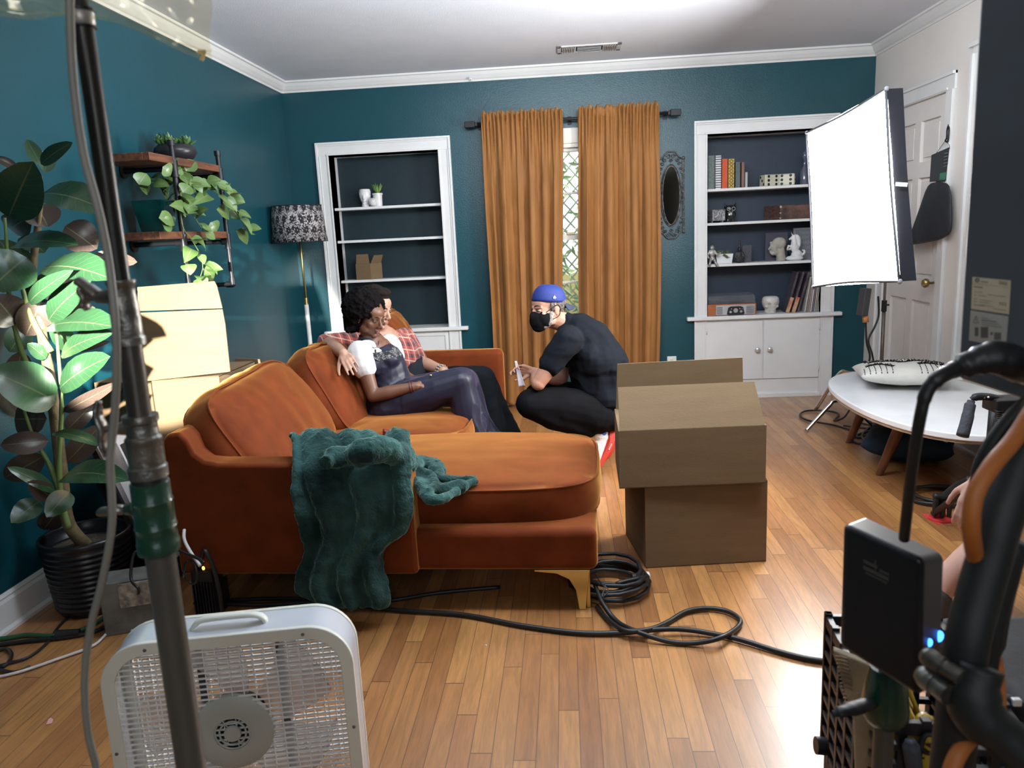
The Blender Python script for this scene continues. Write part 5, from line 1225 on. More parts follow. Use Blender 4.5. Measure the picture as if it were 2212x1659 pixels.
# second shelf: silver box, owl, wooden box
c = at(1548, 475, Y=BW+.08); c.z = z2
t = thing('silver_trinket_box', c, 'small embossed silver box on feet in front of the black owl', 'box')
sil = mat('embossed_silver', (.45, .46, .48), .35, metal=.6, var=.3, vscale=60, bump=.9, bscale=90)
MB().box(c+V((0, 0, .052)), (.105, .08, .075), rot=(0, 0, .25)).build('box_body', sil, t, bevel=.003)
MB().box(c+V((0, 0, .093)), (.11, .085, .008), rot=(0, 0, .25)).build('lid', sil, t, bevel=.002)
for a_ in (-.04, .04):
    for b_ in (-.03, .03): MB().cyl(c+V((a_, b_, 0)), c+V((a_, b_, .016)), .004, n=8).build('foot', sil, t)
c = at(1577, 472, Y=BW+.13); c.z = z2
t = thing('owl_figurine', c, 'black ceramic owl figurine on the second shelf', 'figurine')
m = MB().ell(c+V((0, 0, .05)), (.045, .035, .052)).ell(c+V((0, -.004, .098)), (.047, .032, .032)).cyl(c+V((-.034, 0, .11)), c+V((-.044, 0, .15)), .014, .002, n=10).cyl(c+V((.034, 0, .11)), c+V((.044, 0, .15)), .014, .002, n=10).cyl(c+V((-.02, -.015, .0)), c+V((-.02, -.015, .02)), .012).cyl(c+V((.02, -.015, .0)), c+V((.02, -.015, .02)), .012).cyl(c+V((0, -.036, .095)), c+V((0, -.044, .078)), .008, .002, n=8).box(c+V((0, 0, .117)), (.075, .02, .02))
blob('owl_body', m, mat('black_glazed_ceramic', (.015, .015, .018), .22, coat=.4), t, vox=.0035, smooth=3)
for s_ in (-.018, .018): MB().tube([c+V((s_+.013*math.cos(q*PI/6), -.036, .100+.013*math.sin(q*PI/6))) for q in range(12)], .0018, 5, closed=True).build('eye_ring', mat('pale_glaze', (.5, .5, .5), .3), t)
MB().ell(c+V((0, -.037, .062)), (.008, .004, .011)).ell(c+V((-.008, -.036, .078)), (.004, .003, .004)).ell(c+V((.008, -.036, .078)), (.004, .003, .004)).build('chest_spots', mat('pale_glaze', (.5, .5, .5), .3), t, smooth=True)
xa, xb = at(1657, 465, Y=BW+.14).x, at(1757, 465, Y=BW+.08).x
t = thing('wooden_box', ((xa+xb)/2, BW+.12, z2), 'old dark wooden box on the second shelf, running behind the softbox', 'box')
owd = mat('aged_wood_box', (.14, .070, .055), .5, var=.35, vscale=14, bump=.3, bscale=40, stretch=(1, 5, 5))
MB().prism([V((xa, BW+.22, z2)), V((xa+.075, BW+.055, z2)), V((xb+.06, BW+.055, z2)), V((xb+.06, BW+.22, z2))], (0, 0, 0), (0, 0, .108)).build('box_body', owd, t, bevel=.002)
MB().bx(xa+.074, xb+.058, BW+.052, BW+.056, z2+.008, z2+.10).build('front_panel', mat('aged_wood_front', (.17, .085, .062), .5, var=.4, vscale=10, bump=.3, bscale=50), t)
m = MB()
for dx_, dz_ in ((.078, .10), (.078, .092), (.076, .05), (.076, .012)): m.box((xa+dx_, BW+.052, z2+dz_), (.012, .003, .006))
m.build('metal_corner', mat('tarnished_white_metal', (.6, .58, .52), .4, metal=.3), t)
# third shelf
c = at(1538, 567, Y=BW+.035); c.z = z3
t = thing('astronaut_figurine', c, 'small silver seated astronaut figurine at the left end of the third shelf', 'figurine')
m = MB().ell(c+V((0, 0, .125)), (.019, .018, .021)).ell(c+V((0, 0, .082)), (.023, .016, .028)).ell(c+V((0, .004, .045)), (.022, .016, .022))
for s_ in (-1, 1):
    m.caps(c+V((s_*.018, 0, .10)), c+V((s_*.036, -.008, .072)), .010, .008).caps(c+V((s_*.036, -.008, .072)), c+V((s_*(.03 if s_ < 0 else .06), -.02, .05 if s_ < 0 else .085)), .008, .007)
    m.caps(c+V((s_*.012, -.008, .040)), c+V((s_*.022, -.035, .012)), .011, .009).caps(c+V((s_*.022, -.035, .012)), c+V((s_*.030, -.040, -.014)), .009, .009).ell(c+V((s_*.032, -.050, -.010)), (.012, .017, .009))
blob('astronaut_body', m, mat('hammered_silver', (.42, .41, .38), .4, metal=.6, bump=.6, bscale=80), t, vox=.0035, smooth=2)
xa, xb = at(1546, 560, Y=BW+.08).x, at(1583, 560, Y=BW+.08).x
t = thing('succulent_planter', ((xa+xb)/2, BW+.10, z3), 'white trough of small succulents on the third shelf of the right bookcase', 'plant')
MB().prism([V((xa+.012, BW+.08, z3)), V((xb-.006, BW+.08, z3)), V((xb+.004, BW+.08, z3+.075)), V((xa, BW+.08, z3+.075))], (0, 0, 0), (0, .07, 0)).build('trough', whc, t, bevel=.003)
lv_ = MB(); rr = random.Random(5)
for k in range(12):
    cc_ = V((rr.uniform(xa+.01, xb-.02), BW+.085+rr.uniform(-.01, .05), z3+.076))
    if k < 3: cc_ = V((xa+.062+k*.012, BW+.070, z3+.055-.008*k))
    for j in range(9):
        an = j*2.4; el_ = .4+.12*j; d = V((math.cos(an)*math.cos(el_), math.sin(an)*math.cos(el_), math.sin(el_)))
        leaf(lv_, cc_, cc_+d*rr.uniform(.018, .032), .011, V((0, 0, 1))-d*.3, fold=.4, nv=5)
leaf_build(lv_, 'foliage', leaf_mat('mixed_succulent', (.11, .16, .06), (.14, .19, .09), (.24, .30, .14), .5, False, .9), t)
c = at(1597, 560, Y=BW+.09); c.z = z3; blkm = mat('matt_black_figure', (.022, .022, .026), .45, bump=.2, bscale=80)
t = thing('buddha_figurine', c, 'black seated meditating figure on the third shelf, left of the fleur plaque', 'figurine')
m = MB().ell(c+V((0, 0, .018)), (.040, .028, .018)).ell(c+V((0, 0, .055)), (.024, .018, .034)).ell(c+V((0, -.002, .103)), (.0155, .016, .019)).ell(c+V((0, 0, .124)), (.008, .008, .010)).box(c+V((0, .004, .145)), (.018, .014, .05))
for s_ in (-1, 1): m.caps(c+V((s_*.022, 0, .078)), c+V((s_*.033, -.008, .045)), .009, .008).caps(c+V((s_*.033, -.008, .045)), c+V((s_*.006, -.024, .030)), .008, .007)
blob('figure_body', m, blkm, t, vox=.0035, smooth=2)
c = at(1613, 558, Y=BW+.13); c.z = z3
t = thing('fleur_plaque', c, 'dark square plaque with a raised fleur motif on the third shelf', 'plaque')
MB().box(c+V((0, 0, .066)), (.070, .018, .132), rot=(0, 0, -.1)).build('plaque_body', mat('slate_plaque', (.055, .055, .068), .5), t, bevel=.002)
m = MB()
for s_ in (-1, 0, 1): m.tube(catmull([c+V((0, -.011, .04)), c+V((s_*.016, -.012, .062)), c+V((s_*.024, -.012, .086)), c+V((s_*.012, -.012, .096))] if s_ else [c+V((0, -.011, .035)), c+V((0, -.013, .07)), c+V((0, -.012, .105))], 4), [.003, .005, .004, .002], 6)
m.box(c+V((0, -.012, .058)), (.03, .004, .006)); m.build('fleur_relief', mat('slate_relief', (.09, .09, .105), .45), t, smooth=True)
xa, xb = at(1652, 555, Y=BW+.2).x, at(1700, 555, Y=BW+.2).x
tag(MB().bx(xa, xb, BW+.19, BW+.2, z3, z3+.215).build('dark_panel', mat('grey_violet_board', (.062, .062, .085), .6)), 'dark grey square board standing behind the phrenology head', 'board')
c = at(1679, 553, Y=BW+.13); c.z = z3
t = thing('phrenology_head', c, 'pale half-relief head sculpture facing left on the third shelf', 'sculpture')
m = MB().ell(c+V((.012, 0, .135)), (.056, .035, .048)).ell(c+V((-.018, 0, .100)), (.034, .028, .05)).ell(c+V((-.030, 0, .062)), (.024, .022, .018)).ell(c+V((-.004, 0, .075)), (.036, .026, .034)).cyl(c+V((.022, 0, .11)), c+V((.030, 0, .0)), .028, .038).caps(c+V((-.052, 0, .118)), c+V((-.063, 0, .093)), .005, .009).ell(c+V((-.055, 0, .076)), (.008, .012, .006)).ell(c+V((-.053, 0, .066)), (.008, .012, .005)).ell(c+V((.014, -.030, .108)), (.009, .007, .014)).caps(c+V((-.048, 0, .14)), c+V((-.05, 0, .13)), .012, .008)
blob('head_body', m, mat('aged_plaster', (.40, .38, .32), .6, var=.15, vscale=20), t, vox=.004, smooth=3)
c = at(1716, 551, Y=BW+.085); c.z = z3
t = thing('unicorn_figurine', c, 'white ceramic rearing unicorn on the third shelf beside the softbox', 'figurine')
m = MB().ell(c+V((0, 0, .018)), (.068, .035, .022)).ell(c+V((.015, 0, .045)), (.042, .026, .038), rot=(0, -.5, 0)).ell(c+V((.0, 0, .098)), (.030, .022, .048), rot=(0, -.25, 0)).caps(c+V((-.004, 0, .125)), c+V((-.008, 0, .175)), .024, .015).caps(c+V((-.008, 0, .182)), c+V((-.038, 0, .163)), .014, .008).cyl(c+V((-.018, 0, .192)), c+V((-.030, 0, .222)), .005, .0008, n=8).caps(c+V((.004, 0, .187)), c+V((.006, 0, .203)), .005, .002)
m.caps(c+V((-.018, .0, .10)), c+V((-.048, -.01, .115)), .010, .007).caps(c+V((-.048, -.01, .115)), c+V((-.056, -.01, .092)), .007, .007).caps(c+V((-.018, .01, .09)), c+V((-.05, .01, .085)), .010, .007).tube(catmull([c+V((.012, 0, .195)), c+V((.030, 0, .16)), c+V((.034, 0, .12)), c+V((.030, 0, .09))], 4), [.008, .014, .012, .006], 8).tube(catmull([c+V((.045, 0, .035)), c+V((.070, 0, .05)), c+V((.074, 0, .07)), c+V((.055, 0, .078))], 4), [.008, .010, .009, .005], 8)
blob('unicorn_body', m, mat('matt_white_ceramic', (.72, .72, .73), .5), t, vox=.0035, smooth=2)
xa = at(1712, 550, Y=BW+.2).x
t = thing('lettered_plaque', (xa+.09, BW+.2, z3), 'grey lettered plaque behind the unicorn reading THANK, half hidden by softbox', 'plaque')
MB().bx(xa, xa+.19, BW+.19, BW+.205, z3, z3+.245).build('plaque_board', mat('grey_slate_board', (.17, .18, .20), .6), t, bevel=.002)
txm = mat('engraved_grey', (.30, .31, .34), .6)
MB().bx(xa+.008, xa+.182, BW+.1885, BW+.19, z3+.008, z3+.012).bx(xa+.008, xa+.182, BW+.1885, BW+.19, z3+.233, z3+.237).bx(xa+.008, xa+.012, BW+.1885, BW+.19, z3+.008, z3+.237).build('border', txm, t)
for q, (txt, sz, dz) in enumerate((('THERE IS', .028, .205), ('MUCH TO', .028, .17), ('THANK', .036, .13), ('YOU FOR', .028, .09), ('BEING', .028, .055), ('YOU', .028, .025))):
    text_mesh('plaque_lettering', txt, sz, frame(V((xa+.098, BW+.189, z3+dz)), V((1, 0, 0)), V((0, 0, 1))), txm, t, .0004)
# sill: record player, skull vase, magazines and records
xa, xb = at(1529, 673, Y=BW-.01).x, at(1634, 670, Y=BW-.01).x; Y0_, Y1_ = BW-.015, BW+.20
t = thing('record_player', ((xa+xb)/2, BW+.05, z0), 'retro record player with silver front and clear lid on the right bookcase sill', 'record player')
cas = mat('orange_wood_case', (.42, .135, .05), .4, var=.12, vscale=6, stretch=(1, 8, 8))
MB().bx(xa, xb, Y0_+.01, Y1_, z0, z0+.088).build('case', cas, t, bevel=.003)
MB().bx(xa+.062, xb-.012, Y0_+.003, Y0_+.012, z0+.006, z0+.080).build('front_panel', mat('brushed_silver_panel', (.62, .64, .66), .3, metal=.5), t, bevel=.001)
m = MB()
for k in range(8):
    zz_ = z0+.014+k*.0075; m.bx(xa+.068, xa+.112, Y0_, Y0_+.004, zz_, zz_+.002); m.bx(xb-.078, xb-.018, Y0_, Y0_+.004, zz_, zz_+.002)
m.build('speaker_slots', ink, t)
xm = (xa+xb)/2+.022; pl = [V((xm-.062, Y0_, z0+.012)), V((xm-.05, Y0_, z0+.005)), V((xm+.062, Y0_, z0+.005)), V((xm+.072, Y0_, z0+.015)), V((xm+.06, Y0_, z0+.062)), V((xm+.04, Y0_, z0+.070)), V((xm-.035, Y0_, z0+.070)), V((xm-.052, Y0_, z0+.060))]
MB().prism(pl, (0, .002, 0), (0, -.004, 0)).build('control_panel', ink, t)
for dx_, dz_, r_ in ((.003, .038, .018), (-.036, .028, .010), (.044, .030, .010), (.033, .052, .005), (.052, .05, .004), (-.03, .052, .005)):
    MB().lathe([(0, .008), (r_*.9, .008), (r_, .006), (r_, 0), (0, 0)], M=Matrix.Rotation(PI/2, 3, 'X'), c=(xm+dx_, Y0_-.002, z0+dz_), n=20).build('control_knob', mat('chrome_knob', (.7, .7, .7), .25, metal=.7), t, smooth=True, angle=40)
MB().lathe([(0, .094), (.085, .094), (.085, .088), (0, .088)], c=((xa+xb)/2, BW+.10, z0), n=40).build('turntable_platter', ink, t, smooth=True, angle=40)
lid = mat('smoked_clear_lid', (.55, .6, .66), .06, trans=.75, alpha=.55)
MB().prism([V((xa+.006, Y0_+.02, z0+.090)), V((xa+.006, Y1_, z0+.090)), V((xa+.006, Y1_, z0+.158)), V((xa+.006, Y0_+.05, z0+.150)), V((xa+.006, Y0_+.02, z0+.12))], (0, 0, 0), (xb-xa-.012, 0, 0)).build('dust_lid', lid, t, bevel=.003)
c = at(1664, 668, Y=BW+.06); c.z = z0
t = thing('skull_vase', c, 'off-white ceramic skull vase on the right bookcase sill', 'vase')
m = MB().lathe([(.040, 0), (.044, .006), (.042, .03), (.058, .055), (.066, .085), (.062, .115), (.050, .128), (.040, .130)], c=c, n=28)
m.ell(c+V((0, -.048, .062)), (.010, .014, .010)).ell(c+V((0, -.045, .098)), (.05, .018, .010)).ell(c+V((-.040, -.035, .055)), (.014, .014, .012)).ell(c+V((.040, -.035, .055)), (.014, .014, .012)).ell(c+V((0, -.036, .026)), (.030, .014, .018))
blob('skull_body', m, mat('cream_ceramic', (.60, .59, .54), .35), t, vox=.004, smooth=3)
for s_ in (-.023, .023): MB().ell(c+V((s_, -.060, .078)), (.014, .005, .011)).build('eye_socket', mat('shadowed_socket', (.36, .35, .32), .6), t, smooth=True)
m = MB()
for k in range(6): m.box(c+V((-.020+k*.008, -.050, .028)), (.0012, .003, .016))
m.build('teeth_lines', mat('shadowed_socket', (.36, .35, .32), .6), t)
# leaning comics and records
def slab(name, px0, py0, px1, py1, y, w_, dep, m, label, cat, group=None, hgt=None):
    a = at(px0, py0, Y=BW+y); a.z = z0+.001; b = at(px1, py1, Y=BW+y); up_ = (b-a).normalized(); L = hgt or (b-a).length
    rx = V((up_.z, 0, -up_.x))
    q = [a, a+rx*w_, a+rx*w_+up_*L, a+up_*L]
    lift = max(0, z0+.001-min(p.z for p in q)); q = [p+V((0, 0, lift)) for p in q]
    return tag(MB().prism(q, (0, 0, 0), (0, dep, 0)).build(name, m), label, cat, group)
cm1 = mat('comic_red_cover', (.45, .08, .04), .4, col2=(.55, .42, .25), vscale=22); cm2 = mat('comic_dark_spine', (.035, .03, .045), .4, col2=(.10, .08, .10), vscale=30)
for i, (p0, p1) in enumerate(((1697, 1722), (1710, 1734), (1722, 1746))):
    o = slab('comic_book', p0, 660, p1, 588, .03, .016, .12, cm2, ('leftmost', 'middle', 'rightmost')[i]+' of the three dark comic volumes leaning on the bookcase sill', 'book', 'leaning comic volumes')
    a = at(p0, 660, Y=BW+.03); b = at(p1, 588, Y=BW+.03); up_ = (b-a).normalized(); rx = V((up_.z, 0, -up_.x)); a.z = z0+.006
    q = [a+rx*.001-V((0, .0015, 0)), a+rx*.028-V((0, .0015, 0)), a+rx*.028+up_*.12-V((0, .0015, 0)), a+rx*.001+up_*.12-V((0, .0015, 0))] if i < 2 else None
    if q: MB().prism(q, (0, 0, 0), (0, .001, 0)).build('cover_art', cm1, o)
rc = [(.5, .48, .42), (.25, .24, .25), (.42, .30, .24), (.6, .6, .58), (.20, .17, .2), (.5, .42, .34), (.34, .34, .36), (.58, .55, .5), (.22, .12, .1)]
for k in range(9):
    slab('vinyl_record', 1738+k*4.1, 663, 1752+k*3.3, 590, .02+.004*(k % 2), .0085, .2, mat('record_sleeve_%s' % 'abcdefghi'[k], rc[k], .6), 'thin record sleeve, %s in the upright row below the softbox corner' % ('first', 'second', 'third', 'fourth', 'fifth', 'sixth', 'seventh', 'eighth', 'last')[k], 'record', 'record sleeves on the right bookcase sill', hgt=.27)

# ---------------------------------------------------------------- oval mirror
mc = V(((.734+.909)/2, BW, 1.5795)); iron = mat('antique_silver_scroll', (.17, .165, .16), .42, metal=.6, var=.4, vscale=40, bump=.4, bscale=60)
t = thing('oval_mirror', mc, 'oval wall mirror in an ornate antique silver frame right of the curtains', 'mirror')
def ov(a, rx, rz, y): return V((mc.x+rx*math.cos(a), BW-y, mc.z+rz*math.sin(a)))
MB().add([ov(2*PI*k/48, .062, .212, .012) for k in range(48)]+[V((mc.x, BW-.012, mc.z))], [(k, (k+1) % 48, 48) for k in range(48)]).build('glass', mat('mirror_glass', (.55, .54, .44), .04, metal=1, var=0), t, solid=.003)
MB().tube([ov(2*PI*k/48, .066, .216, .018) for k in range(48)], .0065, 8, closed=True).tube([ov(2*PI*k/48, .077, .228, .014) for k in range(48)], .004, 6, closed=True).build('inner_frame', iron, t, smooth=True)
m = MB()
outl = []
for s_ in (1, -1):
    base_ = [(0, .318), (.03, .316), (.052, .29), (.070, .272), (.086, .268), (.088, .25), (.088, .2), (.088, .0)]
    base_ = base_ if s_ == 1 else base_
    m.tube(catmull([V((mc.x+a_, BW-.012, mc.z+b_*s_)) for a_, b_ in base_], 5), .0055, 6)
    m.tube(catmull([V((mc.x-a_, BW-.012, mc.z+b_*s_)) for a_, b_ in base_], 5), .0055, 6)
    def spiral(cx_, cz_, r_, dirn, st):
        return [V((mc.x+cx_+r_*(1-q/22)*math.cos(st+dirn*q*.45), BW-.012, mc.z+s_*(cz_+r_*(1-q/22)*math.sin(st+dirn*q*.45)))) for q in range(18)]
    for cx_, cz_, r_, dn_, st_a in ((.018, .285, .018, 1, 0), (-.018, .285, .018, -1, PI), (.045, .262, .016, -1, 1), (-.045, .262, .016, 1, 2), (.062, .232, .014, 1, 0), (-.062, .232, .014, -1, PI), (.072, .20, .011, -1, 0), (-.072, .20, .011, 1, PI), (.078, .165, .008, 1, 0), (-.078, .165, .008, -1, PI), (0, .255, .014, 1, 0)):
        m.tube(spiral(cx_, cz_, r_, dn_, st_a), .0038, 6)
m.build('scroll_frame', iron, t, smooth=True)
m = MB()
for s_ in (-1, 1): m.tube([V((mc.x+s_*.094+.003*math.cos(q*1.1), BW-.014+.003*math.sin(q*1.1), mc.z-.262+q*.0052)) for q in range(101)], .0045, 6).ell(V((mc.x+s_*.094, BW-.014, mc.z+.27)), (.010, .008, .014)).ell(V((mc.x+s_*.094, BW-.014, mc.z-.27)), (.010, .008, .014))
m.build('rope_edge', iron, t, smooth=True)

# ---------------------------------------------------------------- bag hanging on the door
hx = RW-.004
c = lambda a, b, x=2.262: at(a, b, X=x)
t = thing('door_hook', at(2048, 280, X=2.28), 'black snap hook fixed high on the white door', 'hook')
MB().tube(catmull([c(2050, 268, 2.28), c(2046, 280, 2.25), c(2045, 298, 2.25), c(2042, 304, 2.25), c(2046, 306, 2.25), c(2049, 296, 2.25), c(2050, 278, 2.255)], 5, True), .0045, 8, closed=True).build('snap_hook', blackm, t, smooth=True)
MB().box(at(2050, 272, X=2.29), (.03, .02, .035)).build('hook_plate', blackm, t)
t = thing('packaged_garment', c(2020, 420), 'dark garment with a black card tag hanging from the hook on the door', 'garment')
MB().tube(catmull([c(2042, 304), c(2032, 318), c(2023, 330)], 4), .0015, 5).tube(catmull([c(2042, 304), c(2050, 312), c(2051, 322)], 4), .0015, 5).build('hanging_cord', blackm, t)
MB().prism([c(2013, 335), c(2051, 318), c(2044, 390), c(2009, 393)], (0, 0, 0), (-.003, 0, 0)).build('card_tag', mat('black_card', (.035, .04, .045), .35), t)
MB().prism([c(2031, 374, 2.258), c(2045, 372, 2.258), c(2042, 388, 2.258), c(2029, 389, 2.258)], (0, 0, 0), (-.001, 0, 0)).build('green_tag_square', mat('teal_green_print', (.05, .22, .13), .5), t)
lt1 = mat('pale_tag_print', (.25, .27, .28), .5)
m = MB()
for q in range(5): m.tube([c(2040-q*.5, 332+q*7, 2.258), c(2047-q*.5, 330+q*7, 2.258)], .0022, 4)
m.build('tag_print', lt1, t)
text_mesh('tag_size', 'S-M', .016, frame(c(2037, 380, 2.2565), V((0, -1, 0)), V((0, 0, 1))), lt1, t, .0003)
m = MB()
ys = [(392, 2010, 2048), (410, 2000, 2053), (440, 1988, 2055), (470, 1978, 2056), (500, 1968, 2056), (516, 1963, 2052), (526, 1966, 2030)]
rows = []
for (py, x0_, x1_) in ys:
    a = c(x0_, py+(6 if x0_ < 2000 else 0), 2.25); b = c(x1_, py-(8 if x0_ < 2000 else 0), 2.25); th = .018+.022*(py-392)/134
    ring_ = []
    for k in range(24):
        q = 2*PI*k/24; p = a.lerp(b, .5+.5*math.cos(q)); p.x += -th*math.sin(q)*(1+.25*math.sin(q*5+py*.05)); p.x = min(p.x, 2.282); ring_.append(p)
    rows.append(ring_)
vs = [p for r_ in rows for p in r_]; fs = [(i*24+k, i*24+(k+1) % 24, (i+1)*24+(k+1) % 24, (i+1)*24+k) for i in range(len(rows)-1) for k in range(24)]+[tuple(range(24)), tuple((len(rows)-1)*24+k for k in range(24))]
MB().add(vs, fs).build('folded_cloth', mat('dark_nylon_cloth', (.022, .026, .034), .55, bump=.3, bscale=14), t, smooth=True, sub=1)

# ---------------------------------------------------------------- pillows at the table
def pillow(fr, sx, sy, sz, m, name, parent, seed=0, pinch=.12, nu=44):
    def fn(sgn):
        def f(u, v):
            x, y = u*2-1, v*2-1; e = (1-x*x)*(1-y*y)
            px_ = x*(1-pinch*(1-abs(y))**1.5*abs(x)**3*0-pinch*.5*(1-y*y)*abs(x)**4); py_ = y*(1-pinch*.5*(1-x*x)*abs(y)**4)
            z = sgn*sz/2*(max(0, e)**.42)+.006*noise.noise(V((x*3, y*3, seed)))*max(0, e)**.3
            return fr(V((px_*sx/2, py_*sy/2, z)))
        return f
    mb = MB(); mb.grid(fn(1), nu, nu); mb.grid(fn(-1), nu, nu)
    o = mb.build(name, m, parent, smooth=True); bm = bmesh.new(); bm.from_mesh(o.data); bmesh.ops.remove_doubles(bm, verts=bm.verts, dist=1e-4); bmesh.ops.recalc_face_normals(bm, faces=bm.faces); bm.to_mesh(o.data); bm.free()
    for p in o.data.polygons: p.use_smooth = True
    return o, fn(1)
pR = Matrix.Rotation(math.radians(-14), 3, 'Z') @ Matrix.Rotation(math.radians(-4), 3, 'X')
pcn = V((1.885, 4.34, .487))
t = thing('patterned_pillow', (1.885, 4.34, .416), 'white pillow with black tufted stripes lying on the coffee table', 'pillow')
o, sf = pillow(lambda p: pcn+pR @ p, .50, .47, .135, mat('off_white_cotton', (.70, .69, .64), .85, bump=.2, bscale=150), 'pillow_body', t, 3)
yarn = mat('black_yarn', (.012, .012, .014), .9)
m = MB()
def ln(us, r_=.0022, off=.0015, dash=False):
    pts = [sf(u, v)+V((0, 0, off)) for u, v in us]
    if dash:
        for i in range(0, len(pts)-1, 2): m.tube([pts[i], pts[i+1]], r_, 5)
    else: m.tube(pts, r_, 5)
for k in range(17):   # front band of dashed stripes
    u = .04+k*.056
    if .34 < u < .56: continue
    top_ = .24 if u < .35 else .27
    ln([(u, .012+(top_)*j/13) for j in range(14)], dash=True)
for k in range(20):   # slanting lines in the big triangle
    u = .14+k*.036; apex = .47+abs(u-.48)*.9 if True else 0
    ln([(u+.05*j/6, min(.98, .50+abs(u-.50)*.75*0+(.12+abs(u-.48)*.35)*0+ (.40)*j/6)) for j in range(7) if .50+.40*j/6 > .40+abs(u-.5)*.55])
m.build('stitched_stripes', yarn, t)
m = MB(); rr = random.Random(6)
def tuft(us, n_=26):
    for i in range(n_):
        q = i/(n_-1)*(len(us)-1); k = min(len(us)-2, int(q)); u = us[k][0]+(us[k+1][0]-us[k][0])*(q-k); v = us[k][1]+(us[k+1][1]-us[k][1])*(q-k)
        p = sf(u, v)
        for _ in range(4): d = V((rr.uniform(-1, 1), rr.uniform(-1, 1), rr.uniform(.2, 1))).normalized(); m.tube([p, p+d*.010, p+d*.017+V((0, 0, -.003))], [.0022, .002, .001], 4)
tuft([(.07, .30), (.20, .28), (.33, .16)], 22); tuft([(.60, .22), (.72, .32), (.95, .32)], 26); tuft([(.12, .52), (.30, .44), (.44, .36), (.60, .44), (.88, .50)], 44); tuft([(.10, .66), (.12, .93), (.5, .95), (.9, .93)], 44); tuft([(.80, .12), (.97, .22)], 12)
m.build('tufted_fringe', yarn, t)
# dark blue cushion on the floor under the table, with white tag
pc2 = (at(1905, 945, Z=.10)+at(2050, 985, Z=.10))/2; pc2 = V((pc2.x+.02, pc2.y+.10, .105))
t = thing('floor_cushion', (pc2.x, pc2.y, 0), 'dark blue round cushion with a white tag on the floor under the coffee table', 'cushion')
pillow(lambda p: pc2+Matrix.Rotation(-.5, 3, 'Z') @ p, .46, .40, .21, mat('dark_blue_fabric', (.008, .030, .058), .8, bump=.2, bscale=60), 'cushion_body', t, 9)
tg = at(2033, 955, Y=pc2.y-.21)
MB().prism([tg, tg+V((.03, -.005, .01)), tg+V((.035, -.01, -.045)), tg+V((.055, -.02, -.055)), tg+V((.02, -.02, -.065)), tg+V((.0, -.01, -.05))], (0, 0, 0), (0, -.001, 0)).build('fabric_tag', mat('white_fabric_tag', (.5, .48, .44), .8), t)
FL = lambda *pp, z=.008: [at(a, b, Z=z) for a, b in pp]
cable('floor_cable', FL((1935, 905), (1890, 915), (1862, 940), (1872, 958), (1845, 955), (1850, 940), (1890, 930), (1925, 925), (1900, 945), (1870, 950)), .007, 'tangle of black cable on the floor behind the table legs')
cable('floor_cable', FL((1848, 895), (1870, 900), (1885, 915), (1905, 905), (1880, 893), (1855, 912), (1852, 945), (1872, 938), (1900, 920)), .006, 'second black cable knot between the two front table legs')

# ---------------------------------------------------------------- big cables on the floor
coil = []
cc_ = at(1318, 1264, Z=.012)
for q in range(7*14):
    a = 2*PI*q/14; k = q/14; r_ = .125+.022*math.sin(k*2.1)+.012*math.cos(k*5)
    coil.append(cc_+V((r_*math.cos(a)*1.0+.012*math.sin(k*3), r_*math.sin(a)*.98+.012*math.cos(k*4), .004+.009*k+.004*math.sin(a*2+k))))
t = thing('coiled_cable', cc_, 'coil of thick black power cable with a plug beside the brass leg', 'cable')
tail = catmull([coil[-1], cc_+V((.02, -.11, .06)), at(1345, 1262, Z=.05), at(1362, 1250, Z=.03)], 5)
MB().tube(coil+tail[1:], .0082, 8).build('cable_coil', rubber, t, smooth=True)
pl0, pl1 = at(1365, 1250, Z=.030), at(1392, 1246, Z=.030)
MB().cyl(pl0, pl1, .019, n=18).build('plug', mat('black_plug', (.02, .02, .02), .5), t, smooth=True, angle=40)
MB().cyl(pl1, pl1+(pl1-pl0).normalized()*.018, .0185, n=18).build('plug_cap', mat('white_plug_cap', (.66, .66, .58), .4), t, smooth=True, angle=40)
wt_ = MB().tube(catmull([at(1285, 1240, Z=.10), at(1300, 1262, Z=.10), at(1315, 1275, Z=.09), at(1300, 1290, Z=.08), at(1308, 1262, Z=.1)], 4), .0025, 5); wt_.build('cable_tie', blackm, t)
cable('floor_cable', [at(*p, Z=z) for p, z in (((420, 1302), .01), ((560, 1306), .01), ((700, 1302), .01), ((860, 1318), .01), ((1000, 1328), .01), ((1130, 1352), .01), ((1250, 1367), .01), ((1340, 1367), .012), ((1420, 1360), .024), ((1480, 1360), .02), ((1545, 1370), .012), ((1600, 1382), .012), ((1680, 1407), .01), ((1740, 1422), .01), ((1800, 1431), .01), ((1860, 1440), .01))], .0088, 'long black cable crossing the floor from the sofa to the crate')
cable('floor_cable', [at(*p, Z=z) for p, z in (((1285, 1262), .07), ((1300, 1300), .04), ((1330, 1340), .012), ((1370, 1362), .03), ((1440, 1385), .012), ((1500, 1389), .012), ((1555, 1378), .03), ((1592, 1356), .014), ((1598, 1338), .012), ((1570, 1320), .012), ((1525, 1314), .012), ((1480, 1322), .012), ((1440, 1345), .012), ((1400, 1360), .028), ((1350, 1362), .03), ((1310, 1335), .012), ((1290, 1310), .012))], .0085, 'black cable looping out from the coil in a wide bow on the floor')
cable('floor_cable', [at(*p, Z=.01) for p in ((500, 1296), (640, 1293), (760, 1303), (850, 1296), (950, 1280), (1080, 1268))], .008, 'black cable running under the chaise behind the blanket')
